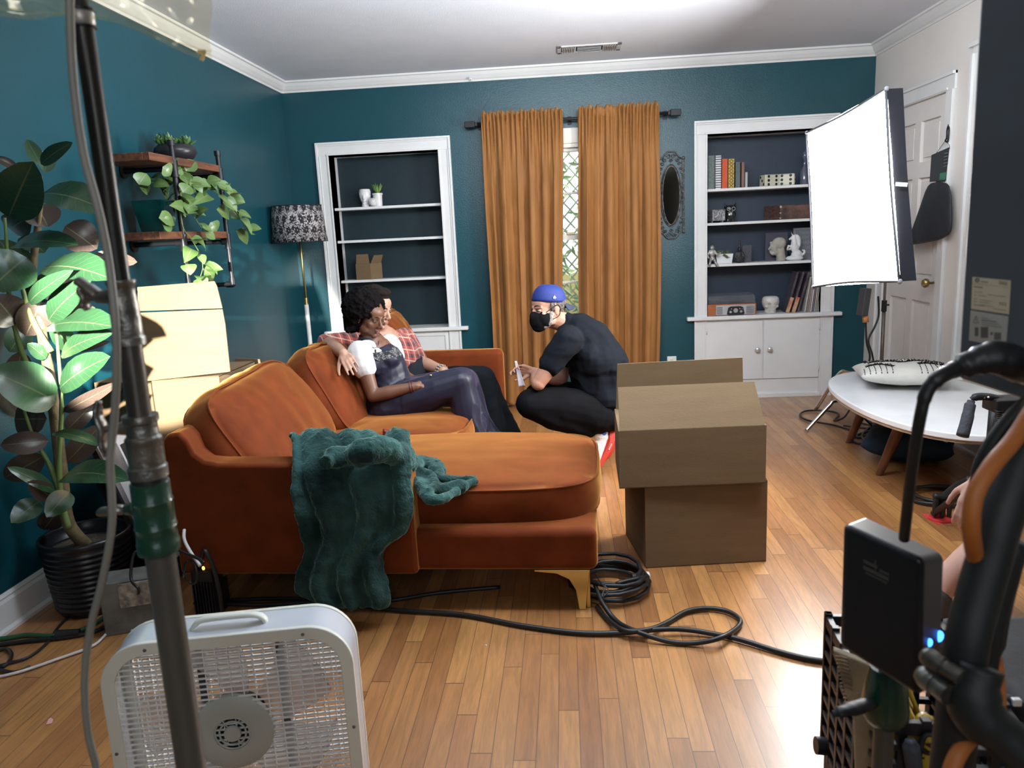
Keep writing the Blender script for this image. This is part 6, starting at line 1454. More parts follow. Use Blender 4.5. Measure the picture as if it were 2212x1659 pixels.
# left floor cables
gcab = mat('green_cable', (.02, .09, .04), .45)
cable('floor_cable', FL((-60, 1388), (20, 1378), (60, 1372), (110, 1374), (160, 1366), (200, 1350), (250, 1318), (300, 1290), (330, 1275)), .009, 'dark green extension cord on the floor by the ribbed pot', gcab)
cable('floor_cable', FL((-60, 1402), (20, 1390), (80, 1383), (140, 1377), (210, 1362), (260, 1335), (310, 1300), (350, 1280)), .008, 'thick black cord running beside the green one past the pot')
tag(MB().cyl(at(122, 1372, Z=.016), at(172, 1366, Z=.016), .018, .013).build('cord_connector', rubber, None, smooth=True, angle=40), 'black inline connector joining the cords in front of the pot', 'connector')
cable('floor_cable', FL((-40, 1470), (40, 1452), (120, 1425), (200, 1395), (235, 1365), (262, 1356), (300, 1368), (340, 1395)), .005, 'thin white cord curving on the floor toward the box fan', mat('white_cord', (.62, .58, .56), .5))
cable('floor_cable', FL((-30, 1445), (20, 1432), (60, 1420), (100, 1390), (130, 1350), (165, 1320), (215, 1305), (270, 1310), (330, 1306)), .005, 'thin black wire looping around the front of the pot')
cable('floor_cable', FL((-40, 1418), (10, 1402), (25, 1415), (10, 1438), (-20, 1440), (30, 1452), (65, 1440)), .006, 'black cable loop at the left edge of the floor')
cable('floor_cable', [at(310, 1200, Y=2.45), at(290, 1195, Y=2.45), at(283, 1250, Y=2.42), at(300, 1275, Y=2.4), at(285, 1300, Z=.02), at(250, 1302, Z=.01), at(238, 1270, Z=.06), at(252, 1250, Z=.10), at(275, 1252, Z=.1), at(300, 1280, Z=.03), at(330, 1265, Z=.02)], .0055, 'springy black cable loops hanging off the grey ballast box')
cable('floor_cable', [at(398, 1145, Y=2.5), at(398, 1165, Y=2.45), at(410, 1190, Y=2.4), at(432, 1222, Y=2.35)], .006, 'short white cable rising behind the black power adapter', mat('white_cord', (.62, .58, .56), .5))
cable('floor_cable', [at(380, 1185, Y=2.45), at(400, 1195, Y=2.4), at(425, 1205, Y=2.35), at(440, 1215, Y=2.30)], .0055, 'black lead bending into the top of the power adapter')
cable('floor_cable', [at(400, 1240, Y=2.35), at(412, 1260, Y=2.35), at(425, 1255, Y=2.33), at(422, 1225, Y=2.33), at(405, 1210, Y=2.4), at(395, 1250, Y=2.38)], .004, 'small black wire loop in front of the grey ballast box')
# grey ballast box
c = V((-1.61, 2.44, 0))
t = thing('ballast_box', (c.x, c.y, 0), 'grey metal transformer box on the floor behind the foreground stand', 'electrical box')
Rb2 = Matrix.Rotation(.35, 3, 'Z'); gbm = mat('grey_transformer_paint', (.20, .21, .20), .45, metal=.3, var=.25, vscale=12)
MB().box(c+V((.02, .06, .10)), (.25, .12, .20), rot=Rb2).build('box_body', gbm, t, bevel=.004)
MB().box(c+V((.045, -.006, .15)), (.12, .004, .09), rot=Rb2).build('paper_label', mat('worn_label', (.42, .38, .30), .7, col2=(.12, .11, .10), vscale=40), t)
MB().lathe([(0, .004), (.018, .004), (.02, 0), (0, 0)], M=Rb2 @ Matrix.Rotation(PI/2, 3, 'X'), c=c+Rb2 @ V((.105, -.02, .045))+V((.02, .06, 0))-V((.02, .0, 0))+V((0, -.022, 0)), n=20).build('knockout', mat('dark_grey_steel', (.09, .09, .09), .5), t)
# ribbed black adapter
c = at(462, 1318, Z=0); t = thing('power_adapter', (c.x, c.y, 0), 'black ribbed power adapter with an amber light standing by the sofa corner', 'power supply')
R_ = Matrix.Rotation(-.1, 3, 'Z')
m = MB().box(c+V((0, 0, .09)), (.085, .10, .18), rot=R_)
for k in range(7): m.box(c+R_ @ V((-.036+k*.012, -.054, .075)), (.005, .014, .13), rot=R_)
m.build('adapter_body', sat, t, bevel=.003)
MB().lathe([(.014, .18), (.020, .19), (.018, .22), (.012, .235), (.008, .25)], c=c+V((-.02, -.01, 0)), n=16).build('cable_gland', rubber, t, smooth=True)
MB().ell(c+V((.005, -.045, .192)), (.006, .004, .008), n=8).build('amber_light', mat('amber_light', (.8, .5, .05), .3, emis=(1, .62, .08), estr=4), t, smooth=True)
MB().tube(catmull([c+V((-.005, -.03, .22)), c+V((.02, -.045, .265)), c+V((.045, -.05, .20)), c+V((.06, -.055, .10)), c+V((.062, -.06, .01))], 6), .010, 8, flat=.5).build('adapter_strap', rubber, t, smooth=True)
# red lanyard on the sofa, blanket, scrap
red = mat('red_ribbon', (.45, .02, .02), .45)
t = thing('red_lanyard', at(800, 945, Z=.46), 'red ribbon lanyard with a small clip lying between the seat and chaise cushions', 'lanyard')
MB().tube(catmull([at(766, 944, Z=.463), at(780, 949, Z=.463), at(800, 944, Z=.466), at(820, 940, Z=.470), at(836, 937, Z=.476)], 6), .006, 8, flat=.35).build('ribbon', red, t, smooth=True)
MB().box(at(835, 934, Z=.485), (.035, .03, .026), rot=(.2, .3, .4)).build('clip', mat('dark_red_clip', (.16, .02, .02), .3), t, bevel=.006)
tag(MB().prism([at(100, 1566, Z=.001), at(112, 1563, Z=.001), at(115, 1555, Z=.001), at(110, 1551, Z=.001), at(105, 1554, Z=.001)], (0, 0, 0), (0, 0, .0015)).build('paper_scrap', mat('pink_paper', (.72, .38, .36), .8)), 'tiny torn pink paper scrap on the bare floor at lower left', 'paper')
tag(MB().ell(at(1050, 1394, Z=.002), (.004, .003, .002), n=6).build('white_crumb', mat('white_paper', (.8, .8, .8), .8)), 'tiny white speck lying on the open floor in front of the chaise', 'crumb')

fur = mat('teal_plush', (.040, .098, .090), .9, var=.35, vscale=7, bump=.5, bscale=120, sheen=.8, spec=.1, tint=(.25, .55, .52), detail=8)
def blanket():
    rows = [ (680, 985, 905, 1000, 2.98, 2.98, .0), (648, 985, 893, 985, 2.80, 2.80, .0), (637, 992, 890, 985, 2.68, 2.68, .0), (634, 1004, 888, 994, 2.555, 2.56, .5), (634, 1045, 890, 1045, 2.525, 2.53, 1), (645, 1095, 893, 1110, 2.51, 2.52, 1),
             (660, 1145, 872, 1150, 2.505, 2.52, 1), (658, 1190, 838, 1180, 2.50, 2.51, 1), (645, 1230, 832, 1215, 2.49, 2.50, 1), (642, 1265, 842, 1250, 2.485, 2.49, 1), (665, 1290, 850, 1285, 2.475, 2.48, 1), (700, 1302, 838, 1308, 2.47, 2.475, .6)]
    L = []; R = []; A = []
    for (lx, ly, rx, ry, yl, yr, am) in rows:
        L.append(at(lx, ly, Y=yl)); R.append(at(rx, ry, Y=yr)); A.append(am)
    zt = sofa_frame(0, 0, .605).z
    for i, z in ((0, .475), (1, .56), (2, .645)):
        L[i].z = z+.02; R[i].z = z
    Lc = catmull(L, 8); Rc = catmull(R, 8)
    def fn(u, v):
        q = v*(len(Lc)-1); i = min(len(Lc)-2, int(q)); l = Lc[i].lerp(Lc[i+1], q-i); r = Rc[i].lerp(Rc[i+1], q-i)
        k = v*(len(A)-1); j = min(len(A)-2, int(k)); am = A[j]+(A[j+1]-A[j])*(k-j)
        w_ = u+.05*math.sin(v*6+u*3)
        f_ = math.sin(2*PI*3.3*w_+1.2+1.6*v)*.55+math.sin(2*PI*6.1*w_-2.5*v+.6)*.35+.5*noise.noise(V((u*4, v*3, 2)))
        p = l.lerp(r, u)
        p.y -= (.026*(f_+.6))*max(.25, am)+.010*math.sin(PI*u)
        p.z += .022*(f_)*(1-am)*.9+.01*noise.noise(V((u*6, v*9, 7)))
        p.z = max(p.z, .02)
        return p
    NU, NV = 90, 130
    G = [[fn(i/(NU-1), j/(NV-1)) for j in range(NV)] for i in range(NU)]
    vs = [p for r_ in G for p in r_]; m = MB(); th = .018
    back = []
    for i in range(NU):
        for j in range(NV):
            a = G[min(NU-1, i+1)][j]-G[max(0, i-1)][j]; b = G[i][min(NV-1, j+1)]-G[i][max(0, j-1)]; n_ = a.cross(b); n_ = n_.normalized() if n_.length > 1e-9 else V((0, -1, 0))
            if n_.y > 0 or (abs(n_.y) < .1 and n_.z < 0): n_ = -n_
            back.append(G[i][j]+n_*th)
    N = NU*NV; fs = []
    for i in range(NU-1):
        for j in range(NV-1):
            a, b, c_, d = i*NV+j, (i+1)*NV+j, (i+1)*NV+j+1, i*NV+j+1
            fs += [(a, b, c_, d), (N+a, N+d, N+c_, N+b)]
    for j in range(NV-1):
        fs += [(j, j+1, N+j+1, N+j), ((NU-1)*NV+j, N+(NU-1)*NV+j, N+(NU-1)*NV+j+1, (NU-1)*NV+j+1)]
    for i in range(NU-1):
        fs += [(i*NV, N+i*NV, N+(i+1)*NV, (i+1)*NV), (i*NV+NV-1, (i+1)*NV+NV-1, N+(i+1)*NV+NV-1, N+i*NV+NV-1)]
    m.add(vs+back, fs)
    Zc = .462
    def tb_(pts, rs): m.tube(catmull([at(a, b, Z=Zc+dz) for a, b, dz in pts], 6), rs, 10, flat=1)
    tb_([(760, 985, .17), (790, 975, .19), (830, 972, .18), (865, 985, .14), (885, 1005, .08)], [.04, .05, .05, .045, .035])
    tb_([(700, 1000, .15), (740, 985, .15), (765, 990, .15)], [.03, .04, .03])
    tb_([(880, 1010, .05), (905, 1040, .01), (935, 1060, .0), (980, 1055, .0), (1032, 1038, .005)], [.030, .030, .032, .026, .015])
    tb_([(880, 1000, .07), (915, 1000, .03), (940, 1015, .02), (955, 1035, .01), (1000, 1038, .0), (1030, 1034, .01)], [.030, .028, .026, .022, .02, .014])
    tb_([(900, 1040, .02), (925, 1072, .0), (950, 1080, .0), (990, 1060, .0)], [.026, .024, .02, .016])
    tb_([(890, 1010, .06), (925, 995, .02), (950, 1005, .01), (958, 1020, .01)], [.022, .020, .018, .014])
    tb_([(905, 1020, .04), (930, 1030, .03), (940, 1050, .02), (925, 1062, .02)], [.022, .020, .018, .014])
    def dsp(co, n): return n*(.007*noise.noise(co*22)+.003*noise.noise(co*70))
    o = blob('throw_blanket', m, fur, None, vox=.0075, smooth=3, disp=dsp)
    tag(o, 'teal plush blanket draped over the near sofa arm down to the floor', 'blanket')
blanket()
# ---------------------------------------------------------------- people
def J(px, py, Y): return at(px, py, Y=Y)
def chain(mb, pts, rs, sub_=3):
    P = catmull(pts, sub_); n = len(P)
    R = []
    for i in range(n):
        q = i/(n-1)*(len(rs)-1); k = min(len(rs)-2, int(q)); R.append(rs[k]+(rs[k+1]-rs[k])*(q-k))
    for i in range(n-1): mb.caps(P[i], P[i+1], R[i], R[i+1], n=16)
def hframe(fwd, up=(0, 0, 1), roll=0):
    F = V(fwd).normalized(); R = F.cross(V(up)).normalized(); U = R.cross(F)
    if roll: q = Matrix.Rotation(roll, 3, F); R = q @ R; U = q @ U
    return Matrix(((R.x, F.x, U.x), (R.y, F.y, U.y), (R.z, F.z, U.z)))     # local x right, y forward, z up
def head(mb, c, M, s=1., ears=True):
    c = V(c); p = lambda x, y, z: c+M @ V((x*s, y*s, z*s))
    def el(x, y, z, a, b, d): mb.ell(p(x, y, z), (a*s, b*s, d*s), rot=M, n=20)
    el(0, -.012, .042, .074, .092, .080); el(0, .030, -.010, .060, .062, .085); el(0, .034, -.062, .046, .050, .038)
    el(0, .074, -.088, .020, .016, .015); el(0, .048, .045, .058, .042, .045)
    for k in (-1, 1):
        el(k*.040, .056, -.020, .021, .024, .022); el(k*.048, .022, -.058, .016, .035, .024)
        mb.caps(p(k*.012, .088, .026), p(k*.044, .072, .024), .0085*s, .007*s, n=10)
        el(k*.0095, .102, -.027, .0075, .009, .0065)
        if ears: el(k*.074, -.008, -.005, .007, .017, .030); el(k*.078, -.014, .005, .006, .010, .018)
    mb.caps(p(0, .086, .018), p(0, .110, -.020), .0075*s, .0105*s, n=12)
    el(0, .092, -.050, .021, .010, .0058); el(0, .090, -.061, .018, .0105, .0068)
def face_parts(c, M, s, parent, brow, lip, lid=None,  iris=(.03, .02, .015), lids=None, eyes_look=(0, 0)):
    c = V(c); p = lambda x, y, z: c+M @ V((x*s, y*s, z*s))
    for k in (-1, 1):
        e = MB().ell(p(k*.030, .0775, .008), (.0125*s, .0105*s, .0078*s), rot=M, n=14).build('eye', mat('eye_white', (.42, .39, .36), .25), parent, smooth=True)
        MB().ell(p(k*.030+eyes_look[0]*.005, .0855, .007+eyes_look[1]*.003), (.0055*s, .004*s, .0055*s), rot=M, n=10).build('iris', mat('dark_iris', iris, .15), e, smooth=True)
        if lid: MB().ell(p(k*.030, .0775, .0125-.0015), (.0142*s, .0112*s, .0085*s), rot=M @ Matrix.Rotation(0, 3, 'X'), n=14).build('eyelid', lid, parent, smooth=True)
        MB().tube([p(k*.016, .0885, .0125), p(k*.030, .0900, .0165), p(k*.044, .0800, .0125)], [.0012*s, .0018*s, .001*s], 6).build('eyelash', mat('dark_lash', (.015, .01, .01), .8), parent, smooth=True)
        MB().tube(catmull([p(k*.013, .0945, .030), p(k*.030, .0900, .037), p(k*.048, .074, .030)], 4), [.0024*s, .003*s, .0014*s], 6, flat=1).build('eyebrow', mat('brow_hair', brow, .9), parent, smooth=True)
    if lip: 
        MB().ell(p(0, .0965, -.0505), (.0195*s, .0075*s, .0042*s), rot=M, n=12).ell(p(0, .0955, -.060), (.0165*s, .008*s, .0055*s), rot=M, n=12).build('lips', mat('lips_%d' % int(lip[0]*1000), lip, .4), parent, smooth=True)
def hand(mb, w, d, n, side, curl=.35, s=1., spread=.05, tcurl=.3, curls=None):
    """w wrist, d towards fingers, n palm normal (curl direction), side = +1/-1 thumb side along d x n"""
    w = V(w); d = V(d).normalized(); n = V(n); n = (n-d*n.dot(d)).normalized(); x = d.cross(n)*side
    mb.caps(w-d*.01*s, w+d*.02*s, .022*s, .022*s, n=12)
    L = [(.088, .043, .025, .019, .0085), (.092, .047, .029, .021, .0088), (.087, .043, .027, .020, .0083), (.078, .034, .020, .018, .0073)]
    for i, (m, a, b, c_, r) in enumerate(L):
        off = (.027-.0185*i)*s; k = w+d*m*s*.93+x*off*1.05; mb.caps(w+d*.015*s+x*off*.6, k, .0135*s, .0110*s, n=10)
        cu = curls[i] if curls else curl*(1+.12*i); dr = (d+x*(spread*(1.5-i))).normalized(); ang = cu*.6; q = k
        for seg, (ln_, mult) in enumerate(((a, 1), (b, 1.1), (c_, .8))):
            dd = dr*math.cos(ang)+n*math.sin(ang); e = q+dd*ln_*s; r0 = r*s*(1-.07*seg); mb.caps(q, e, r0, r0*.92, n=10); q = e; ang += cu*mult
    t0 = w+d*.022*s+x*.022*s+n*.004*s; td = (d*.62+x*.62+n*.35).normalized(); t1 = t0+td*.044*s; td2 = (td+d*.35*tcurl*3-x*.30*tcurl*3+n*.25*tcurl).normalized(); t2 = t1+td2*.032*s; t3 = t2+(td2+n*.2-x*.15).normalized()*.026*s
    mb.caps(t0, t1, .0155*s, .0115*s, n=10); mb.caps(t1, t2, .0108*s, .0095*s, n=10); mb.caps(t2, t3, .0095*s, .008*s, n=10)
def cloth_disp(a=.004, f=14, seed=0, ax=(1, 1, 1)):
    def fn(co, n):
        p = V((co.x*f*ax[0]+seed, co.y*f*ax[1], co.z*f*ax[2])); w = abs(noise.noise(p)); w2 = noise.noise(p*2.3)
        return n*(a*(.7-2.4*w)+a*.35*w2)
    return fn
skin_w = mat('deep_brown_skin', (.150, .068, .038), .45, var=.06, sss=.05); skin_m = mat('fair_ruddy_skin', (.46, .235, .16), .5, var=.06, sss=.08); skin_b = mat('light_tan_skin', (.50, .285, .20), .5, var=.05, sss=.08)
# ===== crouching man
t = thing('person', V((.10, 4.2, 0)), 'crouching man in a backwards blue cap, black face mask and black clothes', 'person')
hc_ = J(1184, 669, 4.20); HM = hframe((-.80, -.56, -.06), roll=.05)
m = MB(); head(m, hc_, HM, 1.0)
nb = J(1240, 708, 4.22)
chain(m, [hc_+HM @ V((0, -.02, -.05)), hc_.lerp(nb, .55)+V((.0, 0, -.012)), nb], [.058, .056, .060])
shN, shF, pel = J(1222, 738, 4.03), J(1232, 730, 4.40), J(1292, 882, 4.21)
m.caps(shN, shF, .06, .06); chain(m, [nb, J(1290, 768, 4.21), J(1308, 830, 4.21), pel], [.060, .115, .115, .13])
elN, wrN = J(1163, 828, 3.99), J(1158, 806, 4.17)
elF, wrF = J(1212, 822, 4.36), J(1152, 803, 4.27)
chain(m, [shN, shN.lerp(elN, .5), elN], [.055, .050, .038]); chain(m, [elN, elN.lerp(wrN, .35), wrN], [.040, .040, .027])
chain(m, [shF, elF], [.052, .040]); chain(m, [elF, elF.lerp(wrF, .35), wrF], [.040, .041, .027])
hand(m, wrF, J(1112, 796, 4.24)-wrF, V((.15, -.75, -.35)), -1, .55, .95, tcurl=.6)
knN, knF = J(1146, 872, 4.02), J(1160, 858, 4.40)
anN, anF = J(1282, 930, 4.09), J(1302, 915, 4.30)
m.caps(pel+V((0, -.09, 0)), knN, .085, .06); m.caps(pel+V((0, .09, 0)), knF, .085, .06)
chain(m, [knN, knN.lerp(anN, .35)+V((0, 0, -.015)), anN], [.052, .055, .034]); chain(m, [knF, knF.lerp(anF, .35), anF], [.052, .055, .034])
blob('body', m, skin_m, t, vox=.0042, smooth=4)
face_parts(hc_, HM, 1.0, t, (.05, .03, .02), None, eyes_look=(1, .2))
# hair sides and beard
gh = mat('grey_cropped_hair', (.20, .17, .145), .95, var=.4, vscale=120, bump=.6, bscale=300)
m = MB(); m.ell(hc_+HM @ V((0, -.034, .030)), (.0775, .078, .062), rot=HM, n=24).ell(hc_+HM @ V((0, -.058, -.01)), (.055, .042, .045), rot=HM, n=20)
for k in (-1, 1): m.ell(hc_+HM @ V((k*.066, .012, .022)), (.0105, .016, .032), rot=HM)
blob('cropped_hair', m, gh, t, vox=.004, smooth=3)
bd = mat('grey_beard', (.50, .43, .38), .95, var=.35, vscale=140, bump=.6, bscale=300)
m = MB()
for k in (-1, 1): m.caps(hc_+HM @ V((k*.062, .020, -.018)), hc_+HM @ V((k*.052, .030, -.060)), .014, .017); m.caps(hc_+HM @ V((k*.052, .030, -.060)), hc_+HM @ V((k*.03, .055, -.082)), .017, .016)
blob('beard', m, bd, t, vox=.004, smooth=3)
# mask
mk = mat('black_cloth_mask', (.006, .006, .007), .95, spec=.1, bump=.2, bscale=200)
m = MB(); m.ell(hc_+HM @ V((0, .066, -.050)), (.052, .056, .058), rot=HM, n=24).ell(hc_+HM @ V((0, .096, -.028)), (.022, .028, .036), rot=HM, n=20).ell(hc_+HM @ V((0, .070, -.080)), (.036, .044, .034), rot=HM, n=20).ell(hc_+HM @ V((-.034, .048, -.040)), (.034, .046, .044), rot=HM, n=18).ell(hc_+HM @ V((.034, .048, -.040)), (.034, .046, .044), rot=HM, n=18).caps(hc_+HM @ V((-.035, .062, -.012)), hc_+HM @ V((-.042, .045, -.07)), .018, .018).caps(hc_+HM @ V((.035, .062, -.012)), hc_+HM @ V((.042, .045, -.07)), .018, .018)
mo = blob('face_mask', m, mk, t, vox=.004, smooth=6)
m = MB()
for k in (-1, 1):
    m.tube(catmull([hc_+HM @ V((k*.050, .062, -.015)), hc_+HM @ V((k*.070, .030, .008)), hc_+HM @ V((k*.082, -.008, .026)), hc_+HM @ V((k*.083, -.026, .006))], 4), .0022, 6).tube(catmull([hc_+HM @ V((k*.052, .055, -.075)), hc_+HM @ V((k*.068, .025, -.050)), hc_+HM @ V((k*.080, -.014, -.034)), hc_+HM @ V((k*.083, -.026, .004))], 4), .0022, 6)
m.build('ear_loop', mk, mo, smooth=True)
# cap, backwards
capm = mat('royal_blue_cap', (.008, .024, .16), .7, bump=.2, bscale=220, sheen=.3)
CM = hframe((-.80, -.56, .10)); cc = hc_+HM @ V((0, -.012, .050))
vs = []; fs = []; NA, NR = 36, 9
m = MB()
def capf(u, v):
    a = 2*PI*u; e = PI/2*(v); r = math.cos(e)**.72 if v < 1 else 0
    return cc+CM @ V((.0815*r*math.cos(a), .101*r*math.sin(a), -.006+.094*math.sin(e)**.95))
m.grid(capf, 40, 12, closed_u=True); cap_o = m.build('cap', capm, t, smooth=True, solid=.003)
MB().ell(cc+CM @ V((0, 0, .084)), (.006, .006, .004), rot=CM).build('cap_button', capm, cap_o, smooth=True)
def brim(u, v):
    a = -PI/2+(u-.5)*2.1; r0 = V((.0815*math.cos(a), .101*math.sin(a), -.004)); ext = .070*v*(math.cos((u-.5)*2.5)**.55)
    return cc+CM @ (r0+V((0, -1, 0))*ext+V((0, 0, -.020*v-.030*v*abs(u-.5)*2*.8-.004)))
MB().grid(brim, 22, 7).build('cap_brim', mat('cap_brim_cloth', (.022, .028, .06), .8), cap_o, smooth=True, solid=.003)
MB().tube([cc+CM @ V((.070*math.sin(a), .0925*math.cos(a), .004)) for a in [(-.62+1.24*q/12) for q in range(13)]], .006, 8, flat=1).build('adjuster_strap', mat('pale_cap_strap', (.42, .36, .36), .6), cap_o, smooth=True)
# small white runner emblem with a red dot
lgp = cc+CM @ V((-.073*.0, 0, 0)); aL = math.radians(212); 
def cs_pt(a, z, o=.0035): 
    r = math.sqrt(max(0, 1-(z/.088)**2))**.8
    return cc+CM @ V(((.0815*r+o)*math.cos(a), (.101*r+o)*math.sin(a), z-.004))
a0 = None
best = min(range(72), key=lambda q: abs((_r.dot(cs_pt(q*PI/36, .026)-V((0, 0, H0)))/_f.dot(cs_pt(q*PI/36, .026)-V((0, 0, H0)))*FPX+1106)-1198)+(0 if cs_pt(q*PI/36, .026).y < cc.y else 1e4)); a0 = best*PI/36
sg_ = 1 if (cs_pt(a0+.1, .03)-cs_pt(a0, .03)).x > 0 else -1
wm = mat('white_embroidery', (.75, .75, .78), .7)
MB().tube([cs_pt(a0-sg_*.09, .020), cs_pt(a0-sg_*.04, .027), cs_pt(a0+sg_*.02, .024), cs_pt(a0+sg_*.09, .022)], .0022, 5).tube([cs_pt(a0-sg_*.02, .026), cs_pt(a0, .033), cs_pt(a0+sg_*.03, .028)], .0020, 5).tube([cs_pt(a0-sg_*.08, .016), cs_pt(a0-sg_*.03, .021)], .0018, 5).tube([cs_pt(a0+sg_*.02, .020), cs_pt(a0+sg_*.01, .014)], .0016, 5).build('cap_emblem', wm, cap_o, smooth=True)
MB().ell(cs_pt(a0+sg_*.01, .039), (.002, .002, .0025), n=8).build('emblem_dot', mat('red_embroidery', (.6, .03, .04), .7), cap_o)
# t-shirt
blk_t = mat('black_jersey', (.008, .010, .014), .95, var=.1, spec=.12, bump=.1, bscale=200)
m = MB(); m.caps(hc_.lerp(nb, .66)+V((.012, 0, -.016)), nb+V((.01, 0, -.01)), .066, .094); m.ell(J(1318, 790, 4.21), (.085, .165, .10)); chain(m, [nb+V((.02, 0, -.012)), J(1272, 748, 4.21), J(1292, 790, 4.21), J(1303, 835, 4.21), J(1306, 872, 4.21)], [.095, .150, .168, .165, .155], 4)
m.ell(J(1286, 775, 4.21), (.15, .195, .14)); m.ell(J(1308, 850, 4.21), (.145, .185, .12)); m.ell(J(1272, 762, 4.21), (.10, .205, .10))
m.caps(shN+V((.01, .02, 0)), shF+V((.0, -.02, 0)), .082, .082); m.caps(nb+V((-.004, 0, -.02)), nb+V((.03, 0, -.04)), .072, .10)
seN = shN.lerp(elN, .52); m.caps(shN, seN, .080, .066); m.caps(seN, seN+(elN-shN).normalized()*.006, .066, .066)
seF = shF.lerp(elF, .5); m.caps(shF, seF, .075, .062)
m.caps(J(1345, 878, 4.10), J(1345, 882, 4.32), .035, .035)
blob('t_shirt', m, blk_t, t, vox=.0065, smooth=8, disp=cloth_disp(.006, 9, 3, (1, 1, 1.6)))
# trousers
blk_p = mat('black_trousers', (.006, .006, .007), .95, var=.1, spec=.1, bump=.1, bscale=200)
m = MB(); m.ell(J(1298, 888, 4.21), (.125, .18, .125)); m.ell(J(1318, 892, 4.21), (.085, .165, .10))
for hp, kn, an in ((pel+V((-.02, -.09, -.01)), knN, anN), (pel+V((-.02, .09, -.01)), knF, anF)):
    chain(m, [hp, hp.lerp(kn, .5)+V((0, 0, .012)), kn], [.118, .108, .082]); chain(m, [kn, kn.lerp(an, .35)+V((.0, 0, -.01)), kn.lerp(an, .92)], [.080, .082, .052])
blob('trousers', m, blk_p, t, vox=.007, smooth=8, disp=cloth_disp(.004, 8, 1))
# trainers
def trainer(an, toe, heel_lift, parent):
    d = (toe-an); d.z = 0; fwd = (toe-an).normalized(); s_ = fwd.cross(V((0, 0, 1))).normalized(); u_ = s_.cross(fwd).normalized()
    P = lambda f, l, h: an+fwd*f+s_*l+u_*h
    m = MB(); m.ell(P(-.015, 0, -.045), (.045, .04, .05), rot=Matrix((fwd, s_, u_)).transposed()); m.caps(P(-.005, 0, -.02), P(.0, 0, -.055), .042, .046); m.caps(P(.0, 0, -.055), P(.12, 0, -.085), .044, .038); m.caps(P(.12, 0, -.085), P(.165, 0, -.092), .038, .030)
    sh_ = blob('trainer', m, mat('white_trainer_mesh', (.68, .68, .69), .7, bump=.4, bscale=160), parent, vox=.004, smooth=4)
    so = []
    for k in range(28):
        a = 2*PI*k/28; f_ = .065+.140*math.cos(a); l_ = .046*math.sin(a)*(1-.12*math.cos(a)); so.append((f_, l_))
    n_ = len(so); vs = [P(f_, l_, -.088-.022*(1 if f_ < .04 else .5)+(.0)) for f_, l_ in so]+[P(f_*1.03-.003, l_*1.1, -.130+(.012 if f_ > .15 else 0)) for f_, l_ in so]
    vs = [P(f_, l_, -.080-.02*(f_ > 0)) for f_, l_ in so]+[P(f_*1.04-.004, l_*1.12, -.128+(.018 if f_ > .16 else 0)) for f_, l_ in so]
    MB().add(vs, [tuple(range(n_)), tuple(reversed(range(n_, 2*n_)))]+[(i, i+n_, (i+1) % n_+n_, (i+1) % n_) for i in range(n_)]).build('sole', mat('red_foam_sole', (.52, .045, .030), .55), sh_, bevel=.005)
    m = MB()
    for q in (-1, 1): m.ell(P(-.012, q*.030, -.040), (.026, .014, .026), rot=Matrix((fwd, s_, u_)).transposed())
    m.ell(P(-.042, 0, -.035), (.016, .028, .028), rot=Matrix((fwd, s_, u_)).transposed())
    blob('heel_patch', m, mat('blue_suede_patch', (.05, .13, .52), .8), sh_, vox=.004, smooth=2)
    MB().caps(P(-.058, 0, -.005), P(-.060, 0, .012), .006, .005).build('pull_tab', mat('red_pull_tab', (.6, .04, .03), .6), sh_, smooth=True)
    text_mesh('sole_lettering', 'BONDI', .012, frame(P(.03, -.053 if s_.y > 0 else .053, -.108), -fwd, u_), mat('white_embroidery', (.75, .75, .78), .7), sh_, .0006)
toeN = at(1240, 1024, Z=.045); toeF = at(1262, 1000, Z=.045)
trainer(anN+V((0, 0, -.01)), toeN, .1, t); trainer(anF+V((0, 0, -.005)), toeF, .1, t)
# slip of paper held in his hand
hp = J(1116, 788, 4.22)
m = MB()
def pap(u, v): return hp+V((-.004+.012*(u-.5)*(1+2.2*v), .010*math.sin(u*PI)*v, .022-.150*v))+V((.030*v, 0, 0))
tag(m.grid(pap, 8, 14).build('paper_slip', mat('translucent_paper', (.72, .68, .72), .5), None, smooth=True, solid=.0008), 'folded slip of pale paper held in the crouching man\'s hand', 'paper')

# ===== seated woman
t = thing('person', V((-1.0, 3.9, .42)), 'seated woman with an afro, white tee and navy slip dress', 'person')
wc = J(797, 685, 3.95); WM = hframe((.80, -.48, -.34), roll=-.05); ws = .88
m = MB(); head(m, wc, WM, ws)
wn = J(801, 744, 3.98)
chain(m, [wc+WM @ V((0, -.02, -.05)), wc.lerp(wn, .6), wn], [.046, .043, .048])
sN, sF, wp_ = J(777, 762, 3.84), J(842, 744, 4.12), J(835, 872, 3.96)
m.caps(sN, sF, .050, .050); chain(m, [wn, J(820, 775, 3.98), J(838, 825, 3.98), wp_], [.075, .105, .095, .12])
eN, wN = J(806, 855, 3.78), J(900, 834, 3.80)
eF, wF = J(876, 812, 4.14), J(905, 828, 4.00)
chain(m, [sN, sN.lerp(eN, .5), eN], [.047, .042, .033]); chain(m, [eN, eN.lerp(wN, .35), wN], [.034, .036, .0225])
chain(m, [sF, sF.lerp(eF, .5), eF], [.044, .036, .030]); chain(m, [eF, wF], [.031, .022])
hand(m, wN, J(938, 818, 3.86)-wN, V((.1, .45, -.8)), -1, .55, .86, tcurl=.8)
hand(m, wF, J(938, 820, 3.93)-wF, V((.1, -.35, -.8)), 1, .7, .84, tcurl=.8)
kN, kF = J(996, 826, 3.86), J(1004, 826, 4.04)
aN, aF = V((-.50, 3.86, .10)), V((-.44, 4.04, .10))
